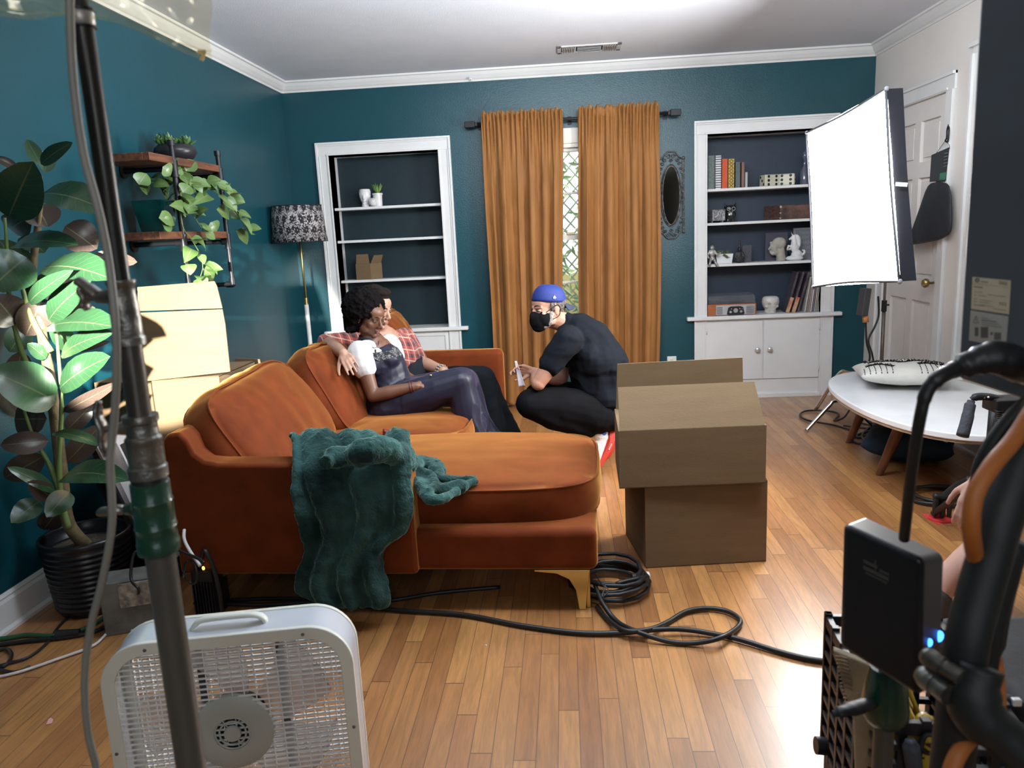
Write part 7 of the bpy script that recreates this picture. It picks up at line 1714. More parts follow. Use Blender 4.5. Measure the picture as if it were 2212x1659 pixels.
m.caps(wp_+V((0, -.08, 0)), kN, .08, .055); m.caps(wp_+V((0, .08, 0)), kF, .08, .055); m.caps(kN, aN, .05, .035); m.caps(kF, aF, .05, .035)
blob('body', m, skin_w, t, vox=.0040, smooth=4)
face_parts(wc, WM, ws, t, (.02, .012, .01), (.20, .075, .06), lid=skin_w, eyes_look=(-.2, -.8))
hairm = mat('black_curly_hair', (.006, .005, .005), 1.0, spec=.08, bump=.5, bscale=130)
m = MB(); rr = random.Random(9)
HC = J(784, 664, 3.97); m.ell(HC, (.088, .10, .088), n=24); m.ell(J(770, 690, 3.97), (.055, .085, .065))
for k in range(430):
    a = k*2.39996; z_ = 1-2*(k+.5)/430; q = math.sqrt(1-z_*z_); d = V((q*math.cos(a), q*math.sin(a), z_))
    p = HC+V((d.x*.094, d.y*.104, d.z*.094))
    lf_ = WM.transposed() @ (p-wc)
    if lf_.y > .045 and lf_.z < .075: continue
    if lf_.y > .0 and lf_.z < .01: continue
    m.ell(p+d*rr.uniform(-.002, .012), (rr.uniform(.010, .017),)*3, n=8)
for k in range(90):
    p = J(758+rr.uniform(-8, 22), rr.uniform(680, 714), 3.97+rr.uniform(-.085, .085)); lf_ = WM.transposed() @ (p-wc)
    if lf_.y < -.02: m.ell(p, (rr.uniform(.012, .018),)*3, n=8)
blob('curly_hair', m, hairm, t, vox=.0042, smooth=1, disp=lambda co, n: n*(.004*noise.noise(co*90)))
tee = mat('white_jersey', (.70, .69, .67), .85, bump=.1, bscale=200)
m = MB(); m.caps(sN+V((0, .01, 0)), sF+V((0, -.01, 0)), .056, .056); chain(m, [wn+V((.0, 0, -.055)), J(822, 782, 3.98), J(838, 822, 3.98)], [.060, .106, .100]); m.ell(J(822, 778, 3.98), (.098, .135, .095))
q = sN.lerp(eN, .36); m.caps(sN, q, .064, .060); q2 = sF.lerp(eF, .36); m.caps(sF, q2, .060, .055)
blob('tee_shirt', m, tee, t, vox=.0055, smooth=6, disp=cloth_disp(.0035, 14, 5))
satin = mat('navy_satin', (.012, .013, .030), .46, var=.1, sheen=.25, tint=(.35, .35, .55), spec=.5)
m = MB(); chain(m, [J(825, 788, 3.97), J(838, 815, 3.97), J(840, 842, 3.96), J(838, 868, 3.95)], [.124, .116, .120, .140]); m.ell(J(823, 786, 3.97), (.108, .143, .085)); m.ell(J(838, 778, 3.90), (.06, .05, .05)); m.ell(J(846, 774, 4.0), (.06, .05, .05)); m.ell(J(835, 876, 3.95), (.14, .165, .10))
for hp_, kn, an in ((wp_+V((.03, -.07, 0)), kN, aN), (wp_+V((.03, .07, 0)), kF, aF)):
    chain(m, [hp_, hp_.lerp(kn, .5)+V((0, 0, .0)), kn], [.118, .100, .078]); chain(m, [kn, kn.lerp(an, .5), an+V((0, 0, .09))], [.078, .080, .105])
m.caps(kN.lerp(wp_, .35), kF.lerp(wp_, .35), .092, .092); m.caps(kN.lerp(wp_, .65), kF.lerp(wp_, .65), .105, .105); m.caps(kN, kF, .074, .074); m.caps(kN.lerp(aN, .5), kF.lerp(aF, .5), .075, .075); m.caps(aN+V((0, 0, .1)), aF+V((.0, 0, .1)), .09, .09)
dd = lambda co, n: n*(.0075*(.6-2.2*abs(noise.noise(V((co.x*3+co.z*5, co.y*20, co.z*2-co.x*2)))))) if co.x > -.86 else n*(.004*(.6-2.2*abs(noise.noise(V((co.x*14, co.y*6, co.z*20))))))
blob('slip_dress', m, satin, t, vox=.006, smooth=7, disp=dd)
def lacef(g, x, y, z, nt):
    tc = [n for n in nt.nodes if n.bl_idname == 'ShaderNodeTexCoord'][0]
    vo = nt.nodes.new('ShaderNodeTexVoronoi'); vo.feature = 'DISTANCE_TO_EDGE'; vo.inputs['Scale'].default_value = 75; nt.links.new(tc.outputs['Object'], vo.inputs['Vector'])
    no = nt.nodes.new('ShaderNodeTexNoise'); no.inputs['Scale'].default_value = 50; nt.links.new(tc.outputs['Object'], no.inputs['Vector'])
    return g.mix(g.m('MAXIMUM', g.m('LESS_THAN', vo.outputs['Distance'], .09), g.m('GREATER_THAN', no.outputs['Fac'], .52)), (.16, .16, .17), (.010, .010, .012))
lace_t = pattern_mat('black_lace_trim', .8, lacef)
m = MB(); chain(m, [J(825, 788, 3.97), J(838, 815, 3.97)], [.1275, .12]); m.ell(J(823, 786, 3.97), (.1115, .1465, .0885)); m.ell(J(838, 778, 3.90), (.0635, .0535, .0535)); m.ell(J(846, 774, 4.0), (.0635, .0535, .0535)); m.ell(J(822, 772, 3.975), (.104, .139, .095)); 
axd = (wp_-wn).normalized(); s_lo = (J(812, 784, 3.86)-wn).dot(axd); s_hi = (J(812, 764, 3.86)-wn).dot(axd)
blob('lace_trim', m, lace_t, t, vox=.0045, smooth=5, keep=lambda co: s_hi-.012*abs(math.cos((co.y-3.95)*26)) < (co-wn).dot(axd) < s_lo+.006*math.sin(co.y*120) and abs(co.y-3.965) < .125)
MB().tube(catmull([J(797, 762, 3.835), J(792, 750, 3.845), J(784, 742, 3.90)], 5), .0022, 6).tube(catmull([J(846, 752, 3.94), J(842, 742, 3.98), J(834, 733, 4.02)], 5), .0022, 6).build('dress_strap', satin, t, smooth=True)
nk = wc.lerp(wn, .72); nd = (wn-wc).normalized(); n1, n2, _ = basis(nd)
MB().tube([nk+n1*.050*math.cos(a*PI/12)+n2*.050*math.sin(a*PI/12) for a in range(24)], .0125, 8, closed=True, flat=1).build('choker', mat('dark_choker', (.02, .02, .03), .6), t, smooth=True)
MB().tube(catmull([J(797, 738, 3.90), J(803, 748, 3.875), J(810, 752, 3.87), J(817, 745, 3.89), J(818, 736, 3.93)], 6), .0018, 6).box(J(811, 759, 3.862), (.008, .005, .020)).build('pendant_necklace', mat('black_bead', (.02, .02, .02), .3), t)
MB().ell(wc+WM @ V((.078*ws, -.002, -.030*ws)), (.0045,)*3, n=10).build('earring', mat('pearl', (.75, .72, .68), .2, coat=.5), t, smooth=True)
wd = (wN-eN).normalized(); b1, b2, _ = basis(wd)
MB().tube([wN-wd*.03+b1*.028*math.cos(a*PI/8)+b2*.028*math.sin(a*PI/8) for a in range(16)], .003, 6, closed=True).tube([wN-wd*.018+b1*.027*math.cos(a*PI/8)+b2*.027*math.sin(a*PI/8) for a in range(16)], .002, 6, closed=True).build('bracelet', mat('dark_red_bead', (.10, .02, .02), .4), t, smooth=True)
MB().ell(J(930, 811, 3.83), (.008, .004, .006), n=10).build('ring', mat('gold_ring', (.8, .6, .25), .2, metal=1), t, smooth=True)
bt_m = mat('dark_sparkle_boot', (.030, .030, .032), .6, var=.5, vscale=90, bump=.5, bscale=120)
for an in (aN, aF):
    m = MB(); m.caps(an+V((-.015, 0, .17)), an+V((-.005, 0, .02)), .055, .050); m.caps(an+V((0, 0, -.045)), an+V((.14, -.01, -.058)), .052, .038); m.caps(an+V((-.01, 0, 0)), an+V((-.01, 0, -.05)), .048, .048)
    blob('ankle_boot', m, bt_m, t, vox=.006, smooth=4)

# ===== man behind her
t = thing('person', V((-1.05, 4.45, .42)), 'man in a red plaid shirt seated behind the woman, arm along the cushion', 'person')
mc_ = J(811, 667, 4.30); MM = hframe((.84, -.40, -.30)); 
m = MB(); head(m, mc_, MM, .98)
mn = J(822, 735, 4.36); chain(m, [mc_+MM @ V((0, -.02, -.05)), mn], [.056, .058])
rS, lS, mp2 = J(800, 742, 4.26), J(872, 735, 4.60), J(885, 838, 4.48)
m.caps(rS, lS, .06, .06); chain(m, [mn, J(850, 775, 4.46), mp2], [.10, .14, .14])
rE, rW = J(708, 742, 4.12), J(742, 764, 3.80)
chain(m, [rS, rE], [.055, .042]); chain(m, [rE, rE.lerp(rW, .35), rW], [.044, .042, .028])
hand(m, rW, J(764, 800, 3.66)-rW, V((.25, .25, -.9)), -1, .22, .95, spread=.035, tcurl=.2)
lE, lW = J(905, 782, 4.50), J(958, 802, 4.24)
chain(m, [lS, lE], [.055, .042]); chain(m, [lE, lE.lerp(lW, .35), lW], [.043, .042, .027])
hand(m, lW, V((.9, -.35, -.1)), V((0, -.2, -1)), 1, .45, .95)
rK, lK = J(1038, 818, 4.34), J(1044, 818, 4.56); rA, lA = V((-.40, 4.34, .09)), V((-.36, 4.56, .09))
m.caps(mp2+V((0, -.09, 0)), rK, .085, .06); m.caps(mp2+V((0, .09, 0)), lK, .085, .06); m.caps(rK, rA, .055, .038); m.caps(lK, lA, .055, .038)
blob('body', m, skin_b, t, vox=.0045, smooth=4)
face_parts(mc_, MM, .98, t, (.04, .025, .02), (.36, .14, .11), lid=skin_b, eyes_look=(0, -.6))
m = MB(); m.ell(mc_+MM @ V((0, -.022, .060)), (.079, .094, .076), rot=MM, n=24).ell(mc_+MM @ V((0, .022, .112)), (.060, .052, .022), rot=MM).ell(mc_+MM @ V((0, -.062, .005)), (.066, .048, .06), rot=MM)
blob('dark_hair', m, mat('dark_brown_hair', (.016, .011, .009), .85, spec=.2, bump=.7, bscale=200, stretch=(1, 1, 4)), t, vox=.0045, smooth=3, disp=lambda co, n: n*(.005*noise.noise(co*40)))
def plaid(g, x, y, z, nt):
    a = g.m('FRACT', g.m('MULTIPLY', g.m('ADD', x, g.m('MULTIPLY', y, .8)), 16)); b = g.m('FRACT', g.m('MULTIPLY', g.m('ADD', z, g.m('MULTIPLY', x, .35)), 17))
    w1 = g.m('LESS_THAN', a, .35); w2 = g.m('LESS_THAN', b, .35); l1 = g.m('LESS_THAN', g.m('ABSOLUTE', g.m('SUBTRACT', a, .68)), .04); l2 = g.m('LESS_THAN', g.m('ABSOLUTE', g.m('SUBTRACT', b, .68)), .04)
    base = g.mix(g.m('MULTIPLY', g.m('ADD', w1, w2), .5), (.40, .075, .055), (.055, .030, .045))
    return g.mix(g.m('MAXIMUM', l1, l2), base, (.52, .42, .34))
pl_m = pattern_mat('red_plaid_cloth', .85, plaid, sheen=.2)
m = MB(); m.caps(rS, lS, .078, .078); chain(m, [mn+V((0, 0, -.03)), J(850, 772, 4.44), J(868, 802, 4.45)], [.085, .160, .150])
m.caps(rS, rE, .078, .060); m.caps(rE, rE+(rE-rS).normalized()*.0+V((.01, 0, .0)), .060, .062); m.caps(lS, lS.lerp(lE, .9), .076, .062); m.caps(mn+V((0, 0, 0)), mn+V((.02, 0, -.03)), .072, .08)
blob('plaid_shirt', m, pl_m, t, vox=.006, smooth=6, disp=cloth_disp(.006, 12, 8))
gt_ = mat('charcoal_tee', (.022, .024, .028), .95, spec=.15)
m = MB(); chain(m, [J(876, 792, 4.44), J(888, 815, 4.43), J(893, 838, 4.42)], [.11, .140, .148])
blob('charcoal_tee', m, gt_, t, vox=.007, smooth=6, disp=cloth_disp(.004, 12, 2))
jn = mat('black_jeans', (.010, .013, .016), .95, spec=.15, var=.15, bump=.15, bscale=150)
m = MB(); m.ell(J(898, 845, 4.46), (.15, .185, .10))
for hp_, kn, an in ((mp2+V((.02, -.09, 0)), rK, rA), (mp2+V((.02, .09, 0)), lK, lA)):
    chain(m, [hp_, hp_.lerp(kn, .5), kn], [.112, .098, .078]); chain(m, [kn, kn.lerp(an, .5), an+V((0, 0, .03))], [.078, .070, .062])
blob('jeans', m, jn, t, vox=.007, smooth=6, disp=cloth_disp(.004, 11, 4))
for an in (rA, lA):
    m = MB(); m.caps(an+V((-.005, 0, .02)), an+V((0, 0, -.03)), .048, .048); m.caps(an+V((0, 0, -.042)), an+V((.17, -.01, -.052)), .047, .035)
    blob('shoe', m, mat('black_leather_shoe', (.012, .012, .013), .4), t, vox=.006, smooth=3)
wd = (lW-lE).normalized(); b1, b2, _ = basis(wd)
m = MB()
for rr_ in range(3):
    for a in range(12): m.ell(lW-wd*(.012+.012*rr_)+b1*.031*math.cos(a*PI/6)+b2*.031*math.sin(a*PI/6), (.0065,)*3, n=8)
m.build('beaded_bracelet', mat('mixed_beads', (.10, .08, .07), .3, var=.6, vscale=150, col2=(.5, .45, .4)), t, smooth=True)
MB().tube([J(763, 785, 3.80)+V((.012*math.cos(a*PI/6), .004*math.sin(a*PI/6), .006*math.sin(a*PI/6)-.004)) for a in range(12)], .0018, 6, closed=True).build('ring', mat('silver_ring', (.7, .7, .7), .2, metal=1), t, smooth=True)

# ===== person kneeling at the right edge
t = thing('person', V((1.7, 2.45, 0)), 'person mostly outside the right edge, bare calf and hand visible beside light gear', 'person')
m = MB(); kc = V((1.80, 2.52, 1.12)); KM = hframe((-.8, .5, -.3)); head(m, kc, KM, 1.)
kn_ = V((1.90, 2.44, .98)); pk = V((2.02, 2.30, .42)); ks1, ks2 = V((1.78, 2.28, .88)), V((1.93, 2.64, .88))
chain(m, [kc+V((0, 0, -.06)), kn_], [.055, .06]); m.caps(ks1, ks2, .06, .06); chain(m, [kn_, V((2.0, 2.38, .7)), pk], [.10, .14, .15])
hw_ = J(2112, 1040, 2.52); ke = V((1.70, 2.44, .66)); chain(m, [ks1, ke], [.055, .042]); chain(m, [ke, ke.lerp(hw_, .4), hw_], [.042, .04, .028])
hand(m, hw_, J(2088, 1110, 2.50)-hw_, V((.3, .5, -.3)), -1, .35, 1., tcurl=.3)
chain(m, [ks2, V((2.02, 2.84, .66)), V((2.0, 2.62, .50))], [.055, .042, .03]); hand(m, V((2.0, 2.62, .50)), V((-.3, -.8, -.2)), V((0, 0, -1)), 1, .4, 1.)
k1 = J(2172, 1075, 2.48); a1 = V((1.215, 2.46, .085)); k2 = V((1.60, 2.22, .52)); a2 = V((1.53, 2.165, .09))
m.caps(pk+V((0, .08, 0)), k1, .09, .062); chain(m, [k1, k1.lerp(a1, .35)+V((.03, -.02, -.02)), k1.lerp(a1, .75), a1], [.058, .066, .045, .036])
m.caps(a1, a1+V((-.14, -.02, -.05)), .036, .026); m.caps(pk+V((0, -.08, 0)), k2, .09, .062); chain(m, [k2, k2.lerp(a2, .35), a2], [.058, .06, .036]); m.caps(a2, a2+V((-.12, .0, -.05)), .036, .028)
blob('body', m, mat('pale_pink_skin', (.52, .31, .245), .5, var=.05, sss=.08), t, vox=.0055, smooth=4)
face_parts(kc, KM, 1., t, (.05, .03, .02), (.4, .18, .15))
m = MB().ell(kc+KM @ V((0, -.022, .058)), (.080, .096, .080), rot=KM, n=20).ell(kc+KM @ V((0, -.06, 0)), (.07, .05, .07), rot=KM); blob('short_hair', m, mat('brown_hair', (.05, .03, .02), .7), t, vox=.007, smooth=2)
m = MB(); m.caps(ks1, ks2, .08, .08); m.caps(kn_+V((0, 0, -.05)), (ks1+ks2)/2, .075, .09); chain(m, [kn_+V((0, 0, -.03)), V((2.0, 2.38, .7)), pk], [.08, .16, .165]); m.caps(ks1, ks1.lerp(ke, .5), .075, .062); m.caps(ks2, ks2.lerp(V((2.02, 2.84, .66)), .5), .075, .062)
blob('dark_tee', m, blk_t, t, vox=.009, smooth=5)
m = MB(); m.ell(pk, (.16, .18, .12)); m.caps(pk+V((0, .08, 0)), pk.lerp(k1, .72)+V((0, .02, 0)), .115, .092); m.caps(pk+V((0, -.08, 0)), pk.lerp(k2, .72), .115, .092)
blob('dark_shorts', m, blk_p, t, vox=.009, smooth=5)
for an, dr in ((a1, V((-1, -.15, 0))), (a2, V((-.85, -.35, 0)))):
    dr = dr.normalized(); sd = dr.cross(V((0, 0, 1)))
    m = MB(); m.caps(an+V((0, 0, .01)), an+V((0, 0, -.03)), .044, .048); m.caps(an+V((0, 0, -.040)), an+dr*.15+V((0, 0, -.050)), .046, .036)
    s_ = blob('sneaker', m, mat('grey_sneaker', (.06, .058, .056), .6, bump=.2, bscale=80), t, vox=.005, smooth=3)
    pts = [(.06+.135*math.cos(2*PI*k/24), .050*math.sin(2*PI*k/24)) for k in range(24)]
    b_ = [V((an.x, an.y, 0))+dr*f_+sd*l_ for f_, l_ in pts]; MB().prism([p+V((0, 0, .001)) for p in b_], (0, 0, 0), (0, 0, .022)).build('sole', mat('off_white_sole', (.45, .43, .38), .6), s_, bevel=.004)
    m = MB()
    for q in range(4): c_ = an+dr*(.045+.022*q)+V((0, 0, .006-.010*q)); m.tube(catmull([c_-sd*.028+V((0, 0, -.008)), c_+V((0, 0, .004)), c_+sd*.028+V((0, 0, -.008))], 4), .003, 6)
    m.build('laces', rubber, s_, smooth=True)
# ---------------------------------------------------------------- right edge gear
big = mat('black_leg_tube', (.010, .013, .013), .55, var=.1)
bs = thing('boom_stand', at(2100, 1300, Y=.72), 'black thick stand leg slanting across the lower right corner', 'light stand')
LEGP = [at(2330, 740, Y=.80), at(2240, 920, Y=.78), at(2168, 1100, Y=.75), at(2138, 1205, Y=.74), at(2110, 1302, Y=.73), at(2089, 1390, Y=.72), at(2076, 1490, Y=.72), at(2060, 1620, Y=.72), at(2045, 1760, Y=.72)]
MB().tube(catmull(LEGP, 5), .0205, 18).build('leg_tube', big, bs, smooth=True)
MB().tube(catmull([at(2260, 838, Y=.80), at(2200, 890, Y=.80), at(2150, 950, Y=.80), at(2120, 1010, Y=.80), at(2112, 1060, Y=.80)], 5), .0085, 12).build('strap', big, bs, smooth=True)
MB().tube(catmull([at(2190, 1170, Y=.79), at(2150, 1330, Y=.79), at(2135, 1450, Y=.79)], 5), [.014, .014, .010], 14).build('rear_tube', big, bs, smooth=True)
MB().tube(catmull([at(2120, 1440, Y=.70), at(2105, 1530, Y=.69), at(2180, 1600, Y=.68), at(2260, 1680, Y=.67)], 5), [.020, .024, .021, .017], 16).build('swivel_arm', big, bs, smooth=True)
MB().cyl(at(2150, 1560, Y=.70), at(2290, 1720, Y=.66), .013, n=18).build('arm_rod', tube_m, bs, smooth=True, angle=40)
for a, b, r_ in (((2006, 1420), (2078, 1466), .0085), ((2000, 1462), (2052, 1502), .0105)):
    p, q = at(*a, Y=.72), at(*b, Y=.69)
    m = MB().cyl(p, p.lerp(q, .45), r_*1.12, n=20).cyl(p.lerp(q, .45), q, r_, n=20).ell(p, (r_*1.05,)*3, n=14); m.build('clamp_knob', cast, bs, smooth=True, angle=40)
MB().tube([at(2060, 1490, Y=.71), at(2100, 1510, Y=.71)], .020, 14).build('clamp_block', blackm, bs, smooth=True, angle=50)
MB().tube([LEGP[-1], V((LEGP[-1].x-.03, LEGP[-1].y, .3)), V((LEGP[-1].x-.04, LEGP[-1].y, .012))], .017, 12).build('leg_tube', big, bs, smooth=True)
orm = mat('orange_cable', (.42, .13, .025), .55, bump=.15, bscale=60)
cable('orange_cable', [at(2290, 800, Y=.80), at(2235, 880, Y=.76), at(2190, 950, Y=.74), at(2140, 1010, Y=.72), at(2106, 1070, Y=.71), at(2098, 1140, Y=.71), at(2108, 1210, Y=.74), at(2125, 1290, Y=.785), at(2140, 1390, Y=.79), at(2152, 1450, Y=.79), at(2155, 1520, Y=.78), at(2150, 1570, Y=.76), at(2115, 1580, Y=.72), at(2075, 1620, Y=.70), at(2050, 1680, Y=.69), at(2035, 1760, Y=.68)], .0082, 'thick orange cable winding around the black stand leg at lower right', orm)
# short stand with green collar below the battery
gs_ = thing('short_stand', at(1910, 1560, Y=.98), 'short lighting stand with a dark green collar and black lever under the battery', 'light stand')
px_ = at(1910, 1560, Y=.98)
MB().cyl((px_.x, px_.y, .05), (px_.x, px_.y, px_.z+.02), .0135, n=24).build('stand_tube', tube_m, gs_, smooth=True, angle=40)
zt, zb = at(1910, 1455, Y=.98).z, at(1910, 1560, Y=.98).z
MB().lathe([(.012, zb-.004), (.022, zb), (.030, zb+.012), (.031, zb+.025), (.026, zt-.01), (.022, zt+.01), (0, zt+.012)], c=(px_.x, px_.y, 0), n=28).build('green_collar', grn, gs_, smooth=True, angle=50)
MB().tube(catmull([V((px_.x-.022, px_.y-.01, (zt+zb)/2)), at(1868, 1522, Y=.95), at(1845, 1530, Y=.94), at(1820, 1536, Y=.93), at(1800, 1542, Y=.93)], 5), [.010, .012, .013, .010, .006], 12, flat=.55).build('lever', blackm, gs_, smooth=True)
MB().tube([V((px_.x, px_.y, zt)), (TL+TR+BL_+BR_)/4+bt*.8], .012, 10).build('battery_arm', blackm, gs_, smooth=True)
for a in (20, 150, 270):
    a = math.radians(a); MB().tube([V((px_.x, px_.y, .14)), V((px_.x+.26*math.cos(a), px_.y+.26*math.sin(a), .011))], .010, 10).build('leg', tube_m, gs_, smooth=True)
# milk crate standing on something below the frame
cr = thing('milk_crate', (.52, 1.30, .0), 'black ribbed plastic crate full of gear at the lower right corner', 'crate')
crm = mat('black_crate_plastic', (.016, .016, .020), .4, var=.1)
c0_, c1_ = at(1785, 1455, Y=1.42), at(1855, 1520, Y=1.10)
zt_ = .585; O = V((c0_.x, c0_.y, 0)); D = V((c1_.x-c0_.x+.03, c1_.y-c0_.y, 0)); D.normalize(); E_ = V((-D.y, D.x, 0)); E_ = E_ if E_.x > 0 else -E_
def CR(a, b, z): return O+D*a+E_*b+V((0, 0, z))
m = MB(); Ln, Wd = .33, .20; zb_ = .30
for k in range(9):
    z = zb_+.01+k*.033
    for (a0_, b0_, a1_, b1_) in ((0, 0, Ln, 0), (0, Wd, Ln, Wd), (0, 0, 0, Wd), (Ln, 0, Ln, Wd)): 
        p, q = CR(a0_, b0_, z), CR(a1_, b1_, z); mid = (p+q)/2; L_ = (q-p).length; ang = math.atan2((q-p).y, (q-p).x); m.box(mid, (L_+.012, .012, .011 if k < 8 else .022), rot=(0, 0, ang))
for k in range(7):
    f_ = k/6
    for (a0_, b0_) in ((Ln*f_, 0), (Ln*f_, Wd), (0, Wd*f_), (Ln, Wd*f_)): m.box(CR(a0_, b0_, zb_+.145), (.014, .014, .29), rot=(0, 0, math.atan2(D.y, D.x)))
m.prism([CR(0, 0, zb_), CR(Ln, 0, zb_), CR(Ln, Wd, zb_), CR(0, Wd, zb_)], (0, 0, 0), (0, 0, .008)); m.build('crate_body', crm, cr, bevel=.0015)
m = MB().cyl(at(1762, 1610, Y=1.30), at(1785, 1612, Y=1.30), .016, n=18); m.build('side_peg', crm, cr, smooth=True, angle=40)
ap = thing('apple_box', (.62, 1.3, 0), 'plain dark wooden box under the black crate', 'box')
MB().prism([CR(.0, .0, .002), CR(Ln, 0, .002), CR(Ln, Wd, .002), CR(0, Wd, .002)], (0, 0, 0), (0, 0, zb_-.004)).build('box_body', mat('dark_apple_box', (.06, .045, .035), .6), ap, bevel=.004)
fm = mat('beige_foam', (.40, .32, .21), .9, bump=.3, bscale=90, var=.1)
t = thing('foam_board', at(1860, 1560, Y=1.13), 'beige foam board standing in the black crate below the battery', 'foam board')
MB().prism([at(1800, 1405, Y=1.20), at(1880, 1438, Y=1.12), at(1888, 1560, Y=1.11), at(1893, 1700, Y=1.11), at(1850, 1700, Y=1.13), at(1845, 1560, Y=1.14)], (0, 0, 0), (.004, .018, 0)).build('board', fm, t, bevel=.003)
m = MB()
for k in range(16):
    a, b = at(1805+k*1.6, 1418+k*8.2, Y=1.178), at(1832+k*1.2, 1424+k*8.2, Y=1.15)
    m.tube(catmull([a, a.lerp(b, .5)+V((0, -.003, .003)), b], 3), .0016, 5)
m.build('embossed_edge', mat('foam_edge_brown', (.26, .18, .11), .9), t, smooth=True)
ym = mat('yellow_plastic_bag', (.62, .40, .035), .38, var=.15, vscale=10, bump=.5, bscale=22, coat=.2)
t = thing('plastic_bag', at(1975, 1600, Y=1.18), 'crumpled yellow plastic bag with black lettering in the crate at lower right', 'bag')
def bagf(u, v):
    a = at(1925+100*u, 1500+(1-abs(u-.02)*1)*0+v*230+ (60*min(1, u*2.2)), Y=1.16)
    a.y += .035*noise.noise(V((u*5, v*6, 1)))-.04*math.sin(PI*u)+.02*math.sin(u*22+v*5); a.z += .012*noise.noise(V((u*7, v*5, 4))); return a
MB().grid(bagf, 40, 50).build('bag_front', ym, t, smooth=True, solid=.0012)
MB().grid(lambda u, v: bagf(u, v)+V((0, .08+.03*math.sin(u*9+v*4), 0)), 30, 30).build('bag_back', ym, t, smooth=True, solid=.0012)
MB().tube(catmull([at(1935, 1500, Y=1.13), at(1955, 1545, Y=1.10), at(1975, 1570, Y=1.10), at(2005, 1548, Y=1.10), at(1992, 1560, Y=1.09), at(1998, 1620, Y=1.08), at(1992, 1680, Y=1.08)], 6), .011, 10, flat=.3).build('bag_handle', ym, t, smooth=True)
text_mesh('bag_lettering', 'KIN', .034, frame(at(2008, 1622, Y=1.075), V((.62, -.1, .78)), V((-.75, -.1, .6))), ink, t, .0006)
MB().tube([at(2006, 1605, Y=1.075)+V((.012*math.cos(a*PI/12), -.001, .016*math.sin(a*PI/12))) for a in range(3, 21)], .004, 6).build('bag_mark', ink, t, smooth=True)
t = thing('grey_handle_tool', at(1968, 1620, Y=1.07), 'dark grey rubber tool handle poking out of the yellow bag', 'tool')
MB().tube(catmull([at(1967, 1600, Y=1.06), at(1970, 1625, Y=1.06), at(1978, 1680, Y=1.07), at(1984, 1740, Y=1.08)], 5), [.008, .0125, .012, .010], 14).build('tool_handle', mat('slate_rubber', (.06, .07, .09), .6), t, smooth=True)
# tripod with pan handle behind the table end
tp_ = thing('camera_tripod', at(2145, 1000, Y=2.9), 'black camera tripod with a foam-grip pan handle by the table end', 'tripod')
TY = 2.95
MB().tube([at(2152, 862, Y=TY), at(2137, 1030, Y=TY)], .022, 16).build('tripod_column', blackm, tp_, smooth=True)
MB().tube(catmull([at(2098, 863, Y=2.80), at(2112, 857, Y=2.80), at(2140, 858, Y=2.84), at(2170, 866, Y=2.88)], 5), [.010, .014, .014, .018], 12).build('handle_arm', blackm, tp_, smooth=True)
MB().tube(catmull([at(2098, 866, Y=2.80), at(2094, 882, Y=2.79), at(2088, 910, Y=2.77), at(2079, 942, Y=2.75)], 5), [.013, .019, .0205, .021], 16).build('foam_grip', mat('grey_foam_grip', (.045, .048, .055), .85, bump=.5, bscale=60), tp_, smooth=True)
for a, b in ((2125, 859), (2135, 858)): MB().ell(at(a, b, Y=2.80), (.004, .004, .004), n=10).build('bolt', mat('bright_bolt', (.85, .85, .85), .2, metal=.3), tp_, smooth=True)
MB().box(at(2185, 872, Y=2.85), (.16, .10, .05)).build('head_plate', blackm, tp_, bevel=.006)
cb_ = [at(2158+3*math.sin(q*.9), 885+q*.62, Y=2.80)+V((.012*math.cos(q*.9), .012*math.sin(q*.9), 0)) for q in range(110)]
MB().tube(cb_, .003, 6).build('coiled_lead', rubber, tp_, smooth=True)
MB().ell(at(2178, 895, Y=2.82), (.022, .01, .012), n=12).build('red_label', mat('dull_red_label', (.35, .05, .045), .6), tp_, smooth=True)
mid_ = at(2137, 1025, Y=TY)
for e in (V((1.62, 3.36, .03)), V((2.15, 3.2, .01)), V((2.22, 2.98, .01))): MB().tube([mid_, e], .014, 12).build('tripod_leg', blackm, tp_, smooth=True)
cable('cable_ring', [V((1.78+.16*math.cos(a*PI/8), 3.62+.13*math.sin(a*PI/8), .012+.004*(a % 3))) for a in range(16)]+[V((1.79+.14*math.cos(a*PI/8), 3.61+.12*math.sin(a*PI/8), .028)) for a in range(12)], .009, 'ring of black cable on the floor by the tripod legs')
MB_r = thing('tripod_foot_clamp', V((1.62, 3.36, 0)), 'black gloved stand foot pressing a red rubber disc on the floor', 'stand foot')
rf = at(2032, 1122, Z=.0)
redr = mat('red_rubber', (.50, .035, .035), .5)
MB().lathe([(0, .001), (.052, .001), (.052, .008), (.035, .014), (.02, .018), (.016, .05), (0, .05)], c=rf, n=28).build('red_disc', redr, MB_r, smooth=True, angle=40)
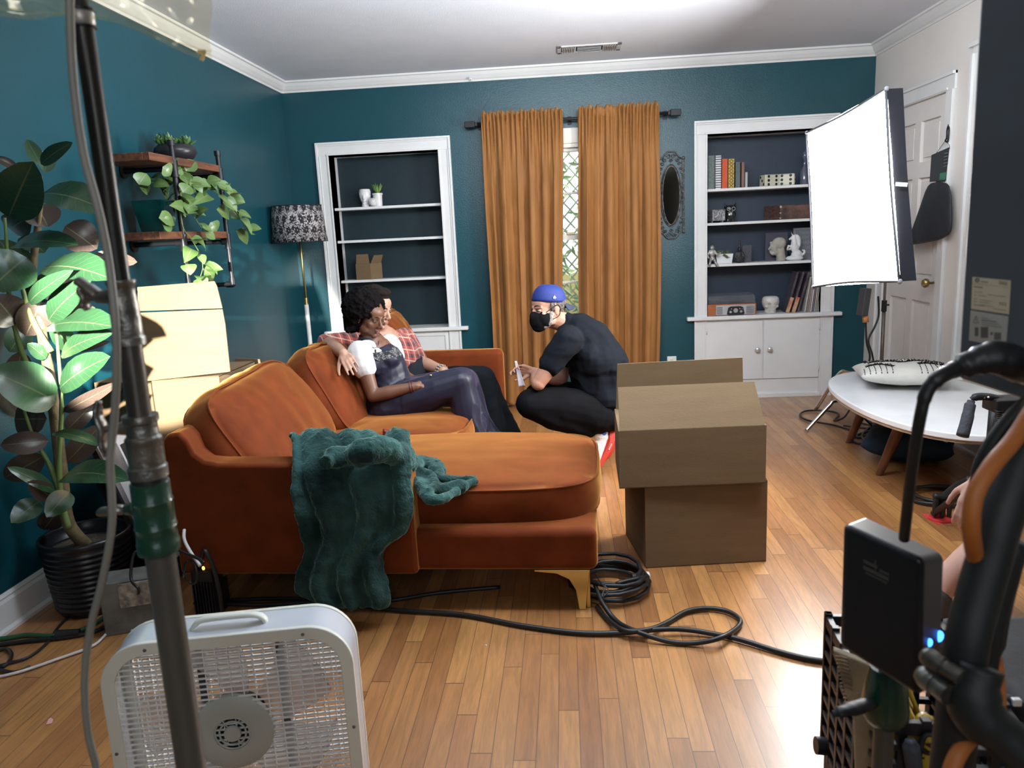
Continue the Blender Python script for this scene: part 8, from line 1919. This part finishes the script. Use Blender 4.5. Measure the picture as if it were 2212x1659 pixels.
MB().tube(catmull([rf+V((0, 0, .045)), at(2036, 1085, Y=rf.y), at(2062, 1060, Y=rf.y-.03), at(2100, 1035, Y=rf.y-.1)], 5), [.018, .026, .026, .022], 14).build('leg_end', blackm, MB_r, smooth=True)
m = MB()
for a, b in (((2022, 1075), (2018, 1112)), ((2040, 1082), (2034, 1118)), ((2052, 1085), (2050, 1112))): m.caps(at(*a, Y=rf.y-.02), at(*b, Y=rf.y-.02), .013, .009)
m.caps(at(2022, 1072, Y=rf.y-.02), at(2055, 1075, Y=rf.y-.02), .015, .015); m.build('rubber_claw', blackm, MB_r, smooth=True)
tag(MB().prism([at(1992, 1110, Z=.001), at(2003, 1110, Z=.001), at(2032, 1126, Z=.001), at(2029, 1134, Z=.001), at(2000, 1120, Z=.001)], (0, 0, 0), (0, 0, .001)).build('floor_tape', mat('red_tape', (.55, .05, .05), .6)), 'strip of red marking tape on the floor beside the red rubber foot', 'tape')
cable('floor_cable', FL((2140, 1442), (2175, 1447), (2230, 1458), (2300, 1470), z=.01), .007, 'black cable on the floor below the grey sneaker at right')
t = thing('equipment_bag', V((1.0, 1.45, 0)), 'black soft gear bag with a shiny buckle in the bottom right corner', 'bag')
bb_ = at(2200, 1600, Y=1.15)
m = MB().box(V((bb_.x+.22, 1.38, .26)), (.36, .40, .50)); m.build('bag_body', mat('black_nylon_bag', (.013, .014, .017), .7, bump=.4, bscale=12), t, bevel=.05, bseg=5)
MB().tube(catmull([at(2140, 1530, Y=1.16), at(2160, 1513, Y=1.15), at(2188, 1520, Y=1.15), at(2215, 1560, Y=1.15)], 5), .022, 12, flat=.5).build('bag_strap', mat('black_nylon_bag', (.013, .014, .017), .7), t, smooth=True)
MB().box(at(2195, 1516, Y=1.13), (.014, .01, .012)).build('buckle', mat('bright_bolt', (.85, .85, .85), .2, metal=.3), t, bevel=.002)
MB().tube([at(2168, 1556, Y=1.14), at(2225, 1568, Y=1.14)], .006, 8).build('metal_bar', chrm, t, smooth=True)
